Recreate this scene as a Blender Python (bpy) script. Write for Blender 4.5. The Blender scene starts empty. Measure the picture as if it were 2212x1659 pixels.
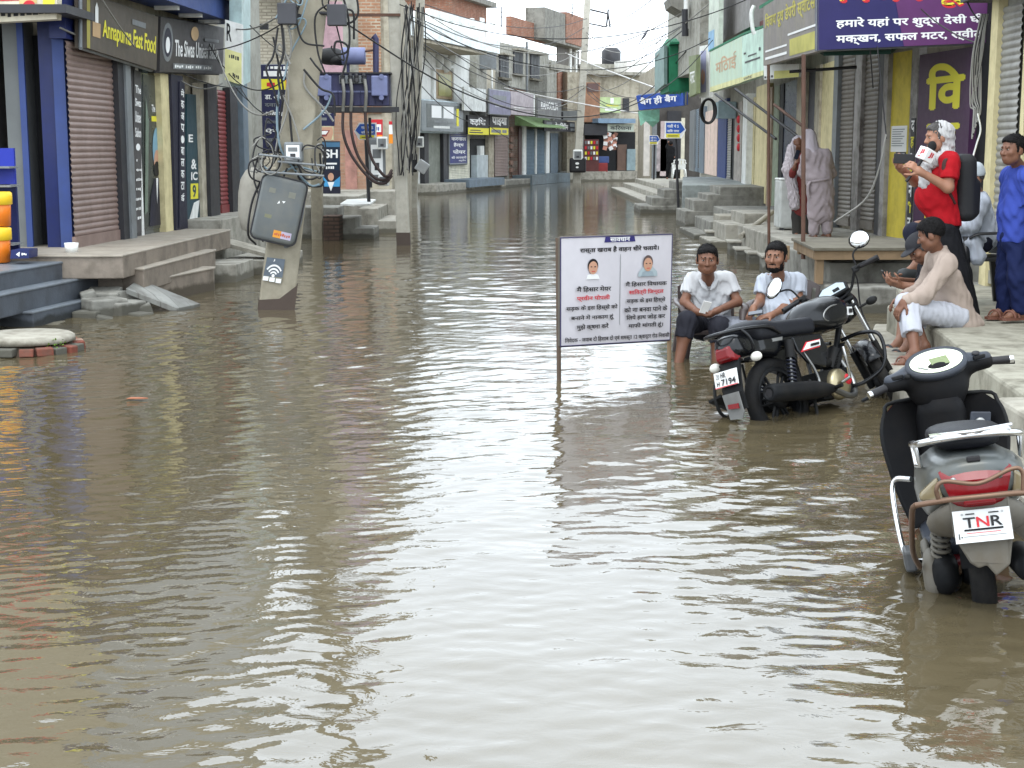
import bpy, math, random
import numpy as np
from mathutils import Vector as V, Matrix as M4
random.seed(7); RNG = np.random.default_rng(7)
C = bpy.context.scene.collection
SC = bpy.context.scene
# ---------------------------------------------------------------- camera, world, sun, exposure
F, PW, PH, CH, HZ = 3200.0, 2212.0, 1659.0, 1.8, 318.0     # focal in photo pixels, photo size, eye height, horizon row
PITCH = math.atan((PH / 2 - HZ) / F)
cam = bpy.data.cameras.new('camera'); cam.sensor_width = 36.0; cam.lens = 36.0 * F / PW
cam.clip_start = .1; cam.clip_end = 3000
co = bpy.data.objects.new('camera', cam); C.objects.link(co)
co.location = (0, 0, CH); co.rotation_euler = (math.pi / 2 - PITCH, 0, 0)
SC.camera = co
w = bpy.data.worlds.new('World'); SC.world = w; w.use_nodes = True
nt = w.node_tree; bg = nt.nodes['Background']
sky = nt.nodes.new('ShaderNodeTexSky'); sky.sky_type = 'NISHITA'; sky.sun_disc = False
SUN_EL, SUN_AZ = math.radians(62), math.radians(200)
sky.sun_elevation = SUN_EL; sky.sun_rotation = SUN_AZ; sky.dust_density = 1.0; sky.air_density = 1.0; sky.ozone_density = 1.0
# overcast: the sky's colour washed out by cloud, with faint cloud structure
hs = nt.nodes.new('ShaderNodeHueSaturation'); hs.inputs['Saturation'].default_value = .10
tc = nt.nodes.new('ShaderNodeTexCoord'); cn = nt.nodes.new('ShaderNodeTexNoise')
cn.inputs['Scale'].default_value = 2.6; cn.inputs['Detail'].default_value = 5
cr = nt.nodes.new('ShaderNodeMapRange'); cr.inputs[1].default_value = .3; cr.inputs[2].default_value = .7
cr.inputs[3].default_value = .9; cr.inputs[4].default_value = 1.08
mx = nt.nodes.new('ShaderNodeMix'); mx.data_type = 'RGBA'; mx.blend_type = 'MULTIPLY'; mx.inputs[0].default_value = 1
nt.links.new(sky.outputs[0], hs.inputs['Color']); nt.links.new(tc.outputs['Generated'], cn.inputs['Vector'])
cl = nt.nodes.new('ShaderNodeMix'); cl.data_type = 'RGBA'; cl.inputs[0].default_value = .86; cl.inputs[7].default_value = (9.0, 10.0, 11.0, 1)
nt.links.new(hs.outputs[0], cl.inputs[6])
nt.links.new(cn.outputs['Fac'], cr.inputs[0]); nt.links.new(cl.outputs[2], mx.inputs[6]); nt.links.new(cr.outputs[0], mx.inputs[7])
nt.links.new(mx.outputs[2], bg.inputs['Color']); bg.inputs['Strength'].default_value = .15
sl = bpy.data.lights.new('sun', 'SUN'); sl.energy = .6; sl.angle = math.radians(25); sl.color = (1, .98, .95)
so = bpy.data.objects.new('sun', sl); C.objects.link(so)
so.rotation_euler = (math.pi / 2 - SUN_EL, 0, math.pi - SUN_AZ)
SC.view_settings.view_transform = 'Standard'; SC.view_settings.look = 'None'; SC.view_settings.gamma = 1
SC.view_settings.exposure = 1.0
try:
    SC.cycles.use_denoising = True; SC.cycles.max_bounces = 8; SC.cycles.glossy_bounces = 5; SC.cycles.diffuse_bounces = 4
    SC.cycles.sample_clamp_indirect = 6
except Exception: pass

# ---------------------------------------------------------------- placing: picture rows and columns to points of the place
SP, CP = math.sin(PITCH), math.cos(PITCH)
def ray(u, v):
    a = (u - PW / 2) / F; b = (PH / 2 - v) / F
    return V((a, CP + b * SP, -SP + b * CP))
def G(u, v, z=0.0):
    d = ray(u, v); t = (z - CH) / d.z
    return V((d.x * t, d.y * t, z))
def D(u, v, y):
    d = ray(u, v); t = y / d.y
    return V((d.x * t, y, CH + d.z * t))
class Wall:
    """a vertical wall line through plan points A and B; n points to the street"""
    def __init__(s, A, B, side):
        s.A = V((A[0], A[1], 0)); s.e = (V((B[0], B[1], 0)) - s.A); s.L = s.e.length; s.e.normalize()
        s.n = V((s.e.y, -s.e.x, 0)) * side
    def hit(s, u, v, off=0.0):
        d = ray(u, v); P0 = s.A + s.n * off
        t = (P0 - V((0, 0, CH))).dot(s.n) / d.dot(s.n)
        return V((0, 0, CH)) + d * t
    def s_(s, u, off=0.0): return (s.hit(u, 318, off) - s.A).dot(s.e)
    def z_(s, u, v, off=0.0): return s.hit(u, v, off).z
    def pt(s, a, off, z): return s.A + s.e * a + s.n * off + V((0, 0, z))

# ---------------------------------------------------------------- materials
def S(r, g, b):
    f = lambda c: (c / 255 / 12.92) if c / 255 <= .04045 else ((c / 255 + .055) / 1.055) ** 2.4
    return (f(r), f(g), f(b))
MATS = {}
def mat(name, rgb, rough=.7, metal=0.0, var=.18, scale=3.0, dirt=0.0, dirtc=(60, 52, 42), bump=0.0, bscale=40, spec=.4, brick=None, emit=0, coat=0.0, coord='Object', wet=0):
    if name in MATS: return MATS[name]
    m = bpy.data.materials.new(name); m.use_nodes = True; MATS[name] = m
    n = m.node_tree.nodes; l = m.node_tree.links; p = n['Principled BSDF']
    c = S(*rgb); p.inputs['Roughness'].default_value = rough; p.inputs['Metallic'].default_value = metal
    p.inputs['Specular IOR Level'].default_value = spec; p.inputs['Coat Weight'].default_value = coat
    t = n.new('ShaderNodeTexCoord'); src = t.outputs[coord]
    col = None
    def noise(sc, det=4, sv=None):
        q = n.new('ShaderNodeTexNoise'); q.inputs['Scale'].default_value = sc; q.inputs['Detail'].default_value = det; q.inputs['Roughness'].default_value = .6
        if sv:
            mp = n.new('ShaderNodeMapping'); mp.inputs['Scale'].default_value = sv; l.new(src, mp.inputs[0]); l.new(mp.outputs[0], q.inputs['Vector'])
        else: l.new(src, q.inputs['Vector'])
        return q.outputs['Fac']
    def ramp(fac, a, b, ca, cb):
        r = n.new('ShaderNodeMapRange'); r.inputs[1].default_value = a; r.inputs[2].default_value = b; l.new(fac, r.inputs[0])
        x = n.new('ShaderNodeMix'); x.data_type = 'RGBA'; l.new(r.outputs[0], x.inputs[0])
        for k, cc in ((6, ca), (7, cb)):
            if isinstance(cc, tuple): x.inputs[k].default_value = (*cc, 1)
            else: l.new(cc, x.inputs[k])
        return x.outputs[2]
    hgt = None
    if brick:
        bk = n.new('ShaderNodeTexBrick'); bk.inputs['Scale'].default_value = 1; bk.inputs['Brick Width'].default_value = brick[0]; bk.inputs['Row Height'].default_value = brick[1]
        bk.inputs['Mortar Size'].default_value = brick[2]; bk.inputs['Mortar'].default_value = (*S(*brick[3]), 1)
        bk.inputs['Color1'].default_value = (*[x * (1 - var) for x in c], 1); bk.inputs['Color2'].default_value = (*[min(1, x * (1 + var)) for x in c], 1)
        # wall coordinates: along the wall and up
        sx = n.new('ShaderNodeSeparateXYZ'); l.new(src, sx.inputs[0]); ad = n.new('ShaderNodeMath'); ad.operation = 'ADD'
        l.new(sx.outputs[0], ad.inputs[0]); l.new(sx.outputs[1], ad.inputs[1]); cx = n.new('ShaderNodeCombineXYZ')
        l.new(ad.outputs[0], cx.inputs[0]); l.new(sx.outputs[2], cx.inputs[1]); l.new(cx.outputs[0], bk.inputs['Vector'])
        col = ramp(noise(scale), .35, .75, bk.outputs['Color'], tuple(x * .7 for x in c)); hgt = bk.outputs['Fac']
    else:
        col = ramp(noise(scale), .3, .7, tuple(x * (1 - var) for x in c), tuple(min(1, x * (1 + var)) for x in c))
    if dirt:
        k = S(*dirtc)
        a = noise(1.3, 6, (2.2, 2.2, .35)); b = noise(7.0, 6)
        mm = n.new('ShaderNodeMath'); mm.operation = 'MULTIPLY'; l.new(a, mm.inputs[0]); l.new(b, mm.inputs[1])
        r = n.new('ShaderNodeMapRange'); r.inputs[1].default_value = .2; r.inputs[2].default_value = .42; r.inputs[4].default_value = dirt; l.new(mm.outputs[0], r.inputs[0])
        x = n.new('ShaderNodeMix'); x.data_type = 'RGBA'; l.new(r.outputs[0], x.inputs[0]); l.new(col, x.inputs[6]); x.inputs[7].default_value = (*k, 1); col = x.outputs[2]
    if wet:   # tide mark: the soaked dark band just above the flood, with an uneven edge
        sz = n.new('ShaderNodeSeparateXYZ'); l.new(src, sz.inputs[0]); a = n.new('ShaderNodeMath'); a.operation = 'MULTIPLY_ADD'; l.new(noise(3.5, 5), a.inputs[0]); a.inputs[1].default_value = -.16; l.new(sz.outputs[2], a.inputs[2])
        r = n.new('ShaderNodeMapRange'); r.inputs[1].default_value = wet - .06; r.inputs[2].default_value = wet - .10; l.new(a.outputs[0], r.inputs[0])
        x = n.new('ShaderNodeMix'); x.data_type = 'RGBA'; l.new(r.outputs[0], x.inputs[0]); l.new(col, x.inputs[6]); x.inputs[7].default_value = (*[q * .38 for q in (c[0], c[1] * .97, c[2] * .88)], 1); col = x.outputs[2]
    l.new(col, p.inputs['Base Color'])
    rr = n.new('ShaderNodeMapRange'); rr.inputs[3].default_value = max(.03, rough - .12); rr.inputs[4].default_value = min(1, rough + .12)
    l.new(noise(9), rr.inputs[0]); l.new(rr.outputs[0], p.inputs['Roughness'])
    if bump or hgt:
        bp = n.new('ShaderNodeBump'); bp.inputs['Strength'].default_value = bump or .5; bp.inputs['Distance'].default_value = .01
        if hgt: bp.invert = True; l.new(hgt, bp.inputs['Height'])
        else: l.new(noise(bscale, 5), bp.inputs['Height'])
        l.new(bp.outputs[0], p.inputs['Normal'])
    if emit:
        p.inputs['Emission Color'].default_value = (*c, 1); p.inputs['Emission Strength'].default_value = emit
    return m

# ---------------------------------------------------------------- mesh builder
ROOTM = {}
FCACHE = {}
def text_mesh(body, bold):
    k = (body, bold)
    if k not in FCACHE:
        cu = bpy.data.curves.new('lettering', 'FONT'); cu.body = body; cu.size = 1; cu.offset = bold; cu.resolution_u = 3
        o = bpy.data.objects.new('lettering', cu); me = bpy.data.meshes.new_from_object(o)
        vs = [tuple(v.co) for v in me.vertices]; fs = [tuple(f.vertices) for f in me.polygons]
        bpy.data.objects.remove(o); bpy.data.curves.remove(cu); bpy.data.meshes.remove(me); FCACHE[k] = (vs, fs)
    return FCACHE[k]
def basis(d):
    d = d.normalized(); a = V((0, 0, 1)) if abs(d.z) < .9 else V((1, 0, 0))
    x = d.cross(a).normalized(); return x, x.cross(d).normalized()
class MB:
    def __init__(s, X=None): s.v = []; s.f = []; s.m = []; s.sm = []; s.mats = []; s.X = X
    def mi(s, m):
        if m not in s.mats: s.mats.append(m)
        return s.mats.index(m)
    def add(s, vs, fs, m, smooth=False):
        k = len(s.v); i = s.mi(m)
        if s.X is not None: vs = [s.X @ V(v) for v in vs]
        s.v += [tuple(v) for v in vs]; s.f += [tuple(k + q for q in f) for f in fs]; s.m += [i] * len(fs); s.sm += [smooth] * len(fs)
        return s
    def hexa(s, p, m):   # p: 4 bottom (ccw) + 4 top
        return s.add(p, [(3, 2, 1, 0), (4, 5, 6, 7), (0, 1, 5, 4), (1, 2, 6, 5), (2, 3, 7, 6), (3, 0, 4, 7)], m)
    def box(s, c, d, m, R=None):
        c = V(c); h = [x / 2 for x in d]; q = []
        for z in (-1, 1):
            for x, y in ((-1, -1), (1, -1), (1, 1), (-1, 1)):
                p = V((x * h[0], y * h[1], z * h[2])); q.append(c + (R @ p if R is not None else p))
        return s.hexa(q, m)
    def bb(s, x0, x1, y0, y1, z0, z1, m): return s.box(((x0 + x1) / 2, (y0 + y1) / 2, (z0 + z1) / 2), (x1 - x0, y1 - y0, z1 - z0), m)
    def wbox(s, W, a0, a1, z0, z1, n0, n1, m):   # box on a wall line
        p = [W.pt(a0, n0, z0), W.pt(a1, n0, z0), W.pt(a1, n1, z0), W.pt(a0, n1, z0)]
        return s.hexa(p + [q + V((0, 0, z1 - z0)) for q in p], m)
    def prism(s, poly, vec, m, smooth=False):
        n = len(poly); vec = V(vec); a = [V(p) for p in poly]; b = [p + vec for p in a]
        return s.add(a + b, [tuple(range(n))[::-1], tuple(range(n, 2 * n))] + [(i, (i + 1) % n, n + (i + 1) % n, n + i) for i in range(n)], m, smooth)
    def tube(s, pts, r, m, n=8, closed=False, flat=1.0):
        pts = [V(p) for p in pts]; N = len(pts); R = r if isinstance(r, (list, tuple)) else [r] * N
        vs = []; fs = []; x = None
        for i, p in enumerate(pts):
            if closed: d = pts[(i + 1) % N] - pts[i - 1]
            else: d = pts[min(i + 1, N - 1)] - pts[max(i - 1, 0)]
            if d.length < 1e-9: d = V((0, 0, 1))
            d.normalize()
            if x is None: x, _ = basis(d)
            else:
                x = x - d * x.dot(d)
                x = x.normalized() if x.length > 1e-6 else basis(d)[0]
            y = d.cross(x)
            for k in range(n):
                t = 2 * math.pi * k / n; vs.append(p + x * math.cos(t) * R[i] + y * math.sin(t) * R[i] * flat)
        for i in range(N if closed else N - 1):
            j = (i + 1) % N
            for k in range(n): fs.append((i * n + k, i * n + (k + 1) % n, j * n + (k + 1) % n, j * n + k))
        s.add(vs, fs, m, True)
        if not closed:
            s.add(vs[:n], [tuple(range(n))[::-1]], m) if s.X is None else s._rawcap(vs[:n], True, m)
            s.add(vs[-n:], [tuple(range(n))], m) if s.X is None else s._rawcap(vs[-n:], False, m)
        return s
    def _rawcap(s, vs, rev, m):
        n = len(vs); return s.add(vs, [tuple(range(n))[::-1] if rev else tuple(range(n))], m)
    def lathe(s, prof, o, ax, m, n=24, smooth=True, sx=None, ang=None):
        ax = V(ax).normalized(); x, y = basis(ax); o = V(o); vs = []; fs = []; K = len(prof)
        N = n if ang is None else n + 1
        for i in range(N):
            t = 2 * math.pi * i / n if ang is None else ang[0] + (ang[1] - ang[0]) * i / n
            for r, h in prof: vs.append(o + ax * h + (x * math.cos(t) + y * math.sin(t)) * r)
        for i in range(n):
            j = (i + 1) % N
            for k in range(K - 1): fs.append((i * K + k, j * K + k, j * K + k + 1, i * K + k + 1))
        return s.add(vs, fs, m, smooth)
    def ell(s, c, r, m, R=None, n=14):
        c = V(c); vs = []; fs = []; k = n // 2
        for i in range(k + 1):
            for j in range(n):
                a = math.pi * i / k; b = 2 * math.pi * j / n
                p = V((r[0] * math.sin(a) * math.cos(b), r[1] * math.sin(a) * math.sin(b), r[2] * math.cos(a))); vs.append(c + (R @ p if R is not None else p))
        for i in range(k):
            for j in range(n): fs.append((i * n + j, (i + 1) * n + j, (i + 1) * n + (j + 1) % n, i * n + (j + 1) % n))
        return s.add(vs, fs, m, True)
    def loft(s, rings, m, smooth=True, caps=True):
        n = len(rings[0]); vs = [p for r in rings for p in r]; fs = []
        for i in range(len(rings) - 1):
            for k in range(n): fs.append((i * n + k, i * n + (k + 1) % n, (i + 1) * n + (k + 1) % n, (i + 1) * n + k))
        if caps: fs += [tuple(range(n))[::-1], tuple(range((len(rings) - 1) * n, len(rings) * n))]
        return s.add(vs, fs, m, smooth)
    def corr(s, W, a0, a1, z0, z1, off, m, pitch=.07, amp=.0085, k=8):   # corrugated roller shutter
        zs = np.linspace(z0, z1, max(4, int((z1 - z0) / pitch * k))); vs = []; fs = []
        for z in zs:
            o = off + amp * abs(math.sin(math.pi * (z - z0) / pitch)) * 2
            vs += [W.pt(a0, o, z), W.pt(a1, o, z)]
        for i in range(len(zs) - 1): fs.append((2 * i, 2 * i + 1, 2 * i + 3, 2 * i + 2))
        return s.add(vs, fs, m, False)
    def items(s, q, its, up=.003):
        """flat lettering and shapes laid on the quad q (bottom left, bottom right, top right, top left), each a few mm above the last"""
        q = [V(p) for p in q]; nrm = (q[1] - q[0]).cross(q[3] - q[0]).normalized(); h = up
        def mp(x, y): return q[0] * (1 - x) * (1 - y) + q[1] * x * (1 - y) + q[2] * x * y + q[3] * (1 - x) * y
        for it in its:
            h += .0012
            if it[0] == 't':
                _, body, x0, y0, x1, y1, m = it[:7]; bo = it[7] if len(it) > 7 else .02; vs, fs = text_mesh(body, min(bo, .01))
                if bo > .012:   # bold: the strokes laid again a little to each side
                    nv = len(vs); e = bo * .55; sh = ((0, 0), (e, 0), (-e, 0), (0, e * .8), (0, -e * .8))
                    fs = [tuple(q + nv * k for q in f) for k in range(5) for f in fs]; vs = [(v[0] + dx, v[1] + dy, -.0002 * k) for k, (dx, dy) in enumerate(sh) for v in vs]
                if not vs: continue
                a = [min(v[i] for v in vs) for i in (0, 1)]; b = [max(v[i] for v in vs) for i in (0, 1)]
                s.add([mp(x0 + (x1 - x0) * (v[0] - a[0]) / (b[0] - a[0]), y0 + (y1 - y0) * (v[1] - a[1]) / (b[1] - a[1])) + nrm * (h + (v[2] if len(v) > 2 else 0)) for v in vs], fs, m); h -= .0012
            elif it[0] == 's':   # print too small or worn to read: a row of uneven strokes
                _, x0, y0, x1, y1, m, n = it; rr = random.Random(int(x0 * 977 + y0 * 613 + n)); x = x0; wd = (x1 - x0) / n
                for i in range(n):
                    if rr.random() > .14:
                        a, b = x + wd * rr.uniform(0, .15), x + wd * rr.uniform(.6, .95); c, e = y0 + (y1 - y0) * rr.uniform(0, .25), y1 - (y1 - y0) * rr.uniform(0, .3)
                        s.add([mp(*p) + nrm * h for p in ((a, c), (b, c), (b, e), (a, e))], [(0, 1, 2, 3)], m)
                    x += wd
            elif it[0] == 'r':
                _, x0, y0, x1, y1, m = it; s.add([mp(x, y) + nrm * h for x, y in ((x0, y0), (x1, y0), (x1, y1), (x0, y1))], [(0, 1, 2, 3)], m)
            elif it[0] == 'p':
                s.add([mp(x, y) + nrm * h for x, y in it[1]], [tuple(range(len(it[1])))], it[2])
            elif it[0] == 'e':
                _, cx, cy, rx, ry, m = it; s.add([mp(cx + rx * math.cos(t), cy + ry * math.sin(t)) + nrm * h for t in np.linspace(0, 2 * math.pi, 28)[:-1]], [tuple(range(27))], m)
        return s
    def build(s, name, parent=None, label=None, cat=None, group=None, kind=None, bevel=0.0, local=False, sub=0):
        me = bpy.data.meshes.new(name); vs = s.v
        if parent is not None and not local:
            X = ROOTM[parent.name].inverted(); vs = [tuple(X @ V(v)) for v in vs]
        me.from_pydata(vs, [], s.f)
        for m in s.mats: me.materials.append(m)
        me.polygons.foreach_set('material_index', s.m); me.polygons.foreach_set('use_smooth', s.sm); me.update()
        o = bpy.data.objects.new(name, me); C.objects.link(o)
        if parent is not None: o.parent = parent; ROOTM[o.name] = ROOTM[parent.name]
        else: ROOTM[o.name] = M4.Identity(4)
        if bevel:
            b = o.modifiers.new('bevel', 'BEVEL'); b.width = bevel; b.segments = 2; b.limit_method = 'ANGLE'; b.angle_limit = .7
        tag(o, label, cat, group, kind); return o
def tag(o, label=None, cat=None, group=None, kind=None):
    for k, x in (('label', label), ('category', cat), ('group', group), ('kind', kind)):
        if x: o[k] = x
    return o
def thing(name, label, cat, loc=(0, 0, 0), X=None, group=None):
    o = bpy.data.objects.new(name, None); C.objects.link(o); o.empty_display_size = .1
    m = X if X is not None else M4.Translation(V(loc)); o.matrix_world = m
    ROOTM[o.name] = m.copy(); return tag(o, label, cat, group)
def copy_thing(o, X=None, label=None, dz=None):
    r = o.copy(); C.objects.link(r)
    if X is not None: r.matrix_world = X
    if label: r['label'] = label
    for ch in o.children:
        c = ch.copy(); C.objects.link(c); c.parent = r
        for g in ch.children: d = g.copy(); C.objects.link(d); d.parent = c
    return r
def catmull(pts, k=8):
    pts = [V(p) for p in pts]; P = [pts[0] * 2 - pts[1]] + pts + [pts[-1] * 2 - pts[-2]]; out = []
    for i in range(1, len(P) - 2):
        for j in range(k):
            t = j / k; a, b, c, d = P[i - 1:i + 3]
            out.append(.5 * ((2 * b) + (c - a) * t + (2 * a - 5 * b + 4 * c - d) * t * t + (3 * b - a - 3 * c + d) * t ** 3))
    return out + [pts[-1]]
# ---------------------------------------------------------------- palette
conc = mat('concrete', (156, 152, 141), .85, var=.16, dirt=.7, dirtc=(74, 68, 56), bump=.5, wet=.10)
conc2 = mat('concrete_grey', (132, 130, 122), .85, var=.18, dirt=.75, dirtc=(60, 56, 48), bump=.5, wet=.10)
conc3 = mat('concrete_pale', (154, 149, 136), .85, var=.14, dirt=.7, dirtc=(86, 78, 64), bump=.45, wet=.09)
tan = mat('tan_stone', (132, 121, 109), .6, var=.14, dirt=.65, dirtc=(80, 72, 62), bump=.25, spec=.3, wet=.12)
granite = mat('grey_granite', (78, 83, 90), .5, var=.16, dirt=.55, dirtc=(54, 54, 54), bump=.2, spec=.35, wet=.08)
plast = mat('grey_plaster', (160, 158, 148), .9, var=.16, dirt=.7, dirtc=(98, 94, 84), bump=.35)
plast2 = mat('warm_plaster', (176, 168, 150), .9, var=.15, dirt=.7, dirtc=(110, 100, 84), bump=.35)
cream = mat('cream_paint', (206, 194, 150), .75, var=.08, dirt=.45, dirtc=(128, 112, 78))
yelp = mat('yellow_paint', (206, 186, 70), .7, var=.08, dirt=.4, dirtc=(120, 104, 50))
white = mat('white_paint', (225, 226, 222), .7, var=.06, dirt=.4, dirtc=(150, 146, 136))
pinkp = mat('pink_paint', (196, 160, 168), .85, var=.12, dirt=.6, dirtc=(120, 104, 100))
peach = mat('peach_paint', (214, 190, 178), .85, var=.1, dirt=.6, dirtc=(140, 130, 96))
bluep = mat('blue_paint', (52, 70, 124), .55, var=.1, dirt=.3, dirtc=(60, 70, 90))
blueg = mat('blue_grey_paint', (108, 121, 132), .6, var=.12, dirt=.5, dirtc=(80, 84, 84))
navy = mat('navy_paint', (20, 32, 84), .45, var=.12, dirt=.2, dirtc=(30, 32, 44))
navyd = mat('dark_navy', (30, 30, 48), .5, var=.15)
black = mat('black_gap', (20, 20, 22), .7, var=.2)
dark = mat('dark_metal', (48, 48, 52), .5, var=.2, dirt=.3)
greym = mat('grey_metal', (118, 122, 124), .5, var=.12, dirt=.4, dirtc=(80, 72, 62))
shutb = mat('brown_shutter', (132, 112, 104), .5, var=.08, dirt=.35, dirtc=(86, 70, 62), scale=1)
shutr = mat('red_shutter', (128, 62, 62), .55, var=.08, dirt=.35, dirtc=(90, 50, 44))
shutg = mat('grey_shutter', (120, 114, 106), .5, var=.08, dirt=.5, dirtc=(74, 62, 54))
shutl = mat('light_shutter', (150, 148, 142), .5, var=.08, dirt=.4, dirtc=(96, 90, 82))
shutt = mat('blue_shutter', (96, 116, 130), .55, var=.08, dirt=.4, dirtc=(80, 84, 84))
brick = mat('red_brick', (150, 96, 74), .9, var=.25, brick=(.23, .075, .012, (150, 136, 120)), dirt=.3, dirtc=(110, 96, 84))
brick2 = mat('pale_brick', (176, 128, 98), .9, var=.22, brick=(.23, .075, .016, (190, 178, 158)), dirt=.35, dirtc=(130, 118, 100))
brickw = mat('whitewashed_brick', (188, 180, 162), .9, var=.14, brick=(.23, .075, .014, (140, 132, 118)), dirt=.4, dirtc=(120, 112, 98))
wood = mat('old_wood', (132, 110, 84), .8, var=.2, dirt=.5, dirtc=(86, 72, 54))
rust = mat('rusty_steel', (92, 66, 54), .75, var=.25, dirt=.3)
greent = mat('green_tarp', (30, 112, 78), .75, var=.18, dirt=.25, dirtc=(60, 90, 70), bump=.3)
teal = mat('teal_panel', (38, 66, 76), .45, var=.15)
glass = mat('dark_glass', (60, 68, 66), .12, var=.25, spec=.6)
wht = mat('lettering_white', (232, 232, 230), .6, var=.02)
blk = mat('lettering_black', (26, 24, 26), .6, var=.02)
yel = mat('lettering_yellow', (222, 212, 60), .6, var=.03)
redl = mat('lettering_red', (196, 40, 50), .6, var=.02)
blul = mat('lettering_blue', (40, 62, 140), .6, var=.02)
skin_t = mat('printed_skin', (196, 150, 124), .6, var=.05)

# ---------------------------------------------------------------- ground and water
GZ = -.22
m = MB(); m.add([(-400, -60, GZ), (400, -60, GZ), (400, 900, GZ), (-400, 900, GZ)], [(0, 1, 2, 3)], mat('road_silt', (96, 86, 66), .9, dirt=.4))
m.build('ground', kind='structure')
def water():
    rows = []
    v = 1900.0
    while v > 366: rows.append(G(1106, v).y); v -= 1.6 if v > 900 else 1.15
    ys = np.array([-3, 0, 1.5] + [y for y in rows if y > 1.6]); NX = 640
    t = np.linspace(-1, 1, NX); hw = np.where(ys < 26, 7.2, 7.2 + (ys - 26) * .2)
    cx = np.where(ys < 26, 0, (ys - 26) * .10)
    X = cx[:, None] + hw[:, None] * t[None, :]; Y = np.repeat(ys[:, None], NX, 1)
    dx = hw * 2 / NX; dy = np.gradient(ys); sp = np.maximum(dx, dy)[:, None]
    Z = np.zeros_like(X); r = np.random.default_rng(11)
    N = 110
    for i in range(N):
        lam = .08 * (1.6 / .08) ** (r.random() ** 1.15); a = r.normal(math.pi / 2 + .12, .62); k = 2 * math.pi / lam
        amp = .024 * lam / math.sqrt(N) * (1.9 if lam < .32 else 1.1 if lam < .6 else .6)
        ph = r.random() * 6.28; fil = np.clip(lam / (3.2 * sp) - .35, 0, 1)
        w1 = .55 + .45 * np.sin(X * r.uniform(.3, .9) + Y * r.uniform(-.5, .5) + r.random() * 6.28)      # groups of waves, not endless trains
        w1 = w1 * (.6 + .4 * np.sin(X * r.uniform(-.4, .4) + Y * r.uniform(.25, .7) + r.random() * 6.28))
        Z += amp * fil * w1 * np.sin(k * (X * math.cos(a) + Y * math.sin(a)) + ph + .6 * np.sin(X * 1.1 + Y * .7 + ph))
    # rings round the things that stand in the water
    for px, py, am in ((1.9, 5.6, .0014), (1.75, 9.9, .002), (.4, 11.5, .0012), (1.4, 12.5, .0015), (-2.6, 16.3, .001)):
        d = np.hypot(X - px, Y - py); Z += am * np.exp(-d / 1.3) * np.sin(d * 26 - py) * np.clip(.24 / (3.2 * sp) - .35, 0, 1)
    calm = .72 + .42 * (np.sin(X * .55 + 1.0) * np.sin(Y * .31 + .4) + .5 * np.sin(X * 1.3 + Y * .8))
    Z *= np.clip(calm, .32, 1.25) * np.clip(.66 + (Y - 4.5) * .065, .66, 1.3)
    NY = len(ys); me = bpy.data.meshes.new('water'); me.vertices.add(NX * NY)
    me.vertices.foreach_set('co', np.stack([X, Y, Z], -1).astype(np.float32).ravel())
    i = np.arange(NY - 1)[:, None] * NX + np.arange(NX - 1)[None, :]
    q = np.stack([i, i + 1, i + NX + 1, i + NX], -1).reshape(-1, 4); nf = len(q)
    me.loops.add(nf * 4); me.polygons.add(nf); me.loops.foreach_set('vertex_index', q.ravel().astype(np.int32))
    me.polygons.foreach_set('loop_start', (np.arange(nf) * 4).astype(np.int32)); me.polygons.foreach_set('use_smooth', np.ones(nf, bool))
    me.update(calc_edges=True)
    mt = bpy.data.materials.new('muddy_water'); mt.use_nodes = True; n = mt.node_tree.nodes; l = mt.node_tree.links; p = n['Principled BSDF']
    tcn = n.new('ShaderNodeTexCoord'); nz = n.new('ShaderNodeTexNoise'); nz.inputs['Scale'].default_value = .35; nz.inputs['Detail'].default_value = 6
    l.new(tcn.outputs['Object'], nz.inputs['Vector']); mr = n.new('ShaderNodeMix'); mr.data_type = 'RGBA'
    mr.inputs[6].default_value = (*S(74, 66, 49), 1); mr.inputs[7].default_value = (*S(94, 84, 63), 1)
    l.new(nz.outputs['Fac'], mr.inputs[0]); l.new(mr.outputs[2], p.inputs['Base Color'])
    p.inputs['Roughness'].default_value = .025; p.inputs['IOR'].default_value = 1.95; p.inputs['Specular IOR Level'].default_value = .5
    mp = n.new('ShaderNodeMapping'); mp.inputs['Scale'].default_value = (5.0, 7.5, 1); l.new(tcn.outputs['Object'], mp.inputs[0])
    n2 = n.new('ShaderNodeTexNoise'); n2.inputs['Scale'].default_value = 1.0; n2.inputs['Detail'].default_value = 4; n2.inputs['Roughness'].default_value = .5; n2.inputs['Distortion'].default_value = .4
    l.new(mp.outputs[0], n2.inputs['Vector']); b = n.new('ShaderNodeBump'); b.inputs['Strength'].default_value = .23; b.inputs['Distance'].default_value = .02
    l.new(n2.outputs['Fac'], b.inputs['Height']); l.new(b.outputs[0], p.inputs['Normal'])
    me.materials.append(mt); o = bpy.data.objects.new('water', me); C.objects.link(o); tag(o, kind='structure')
water()

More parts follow.
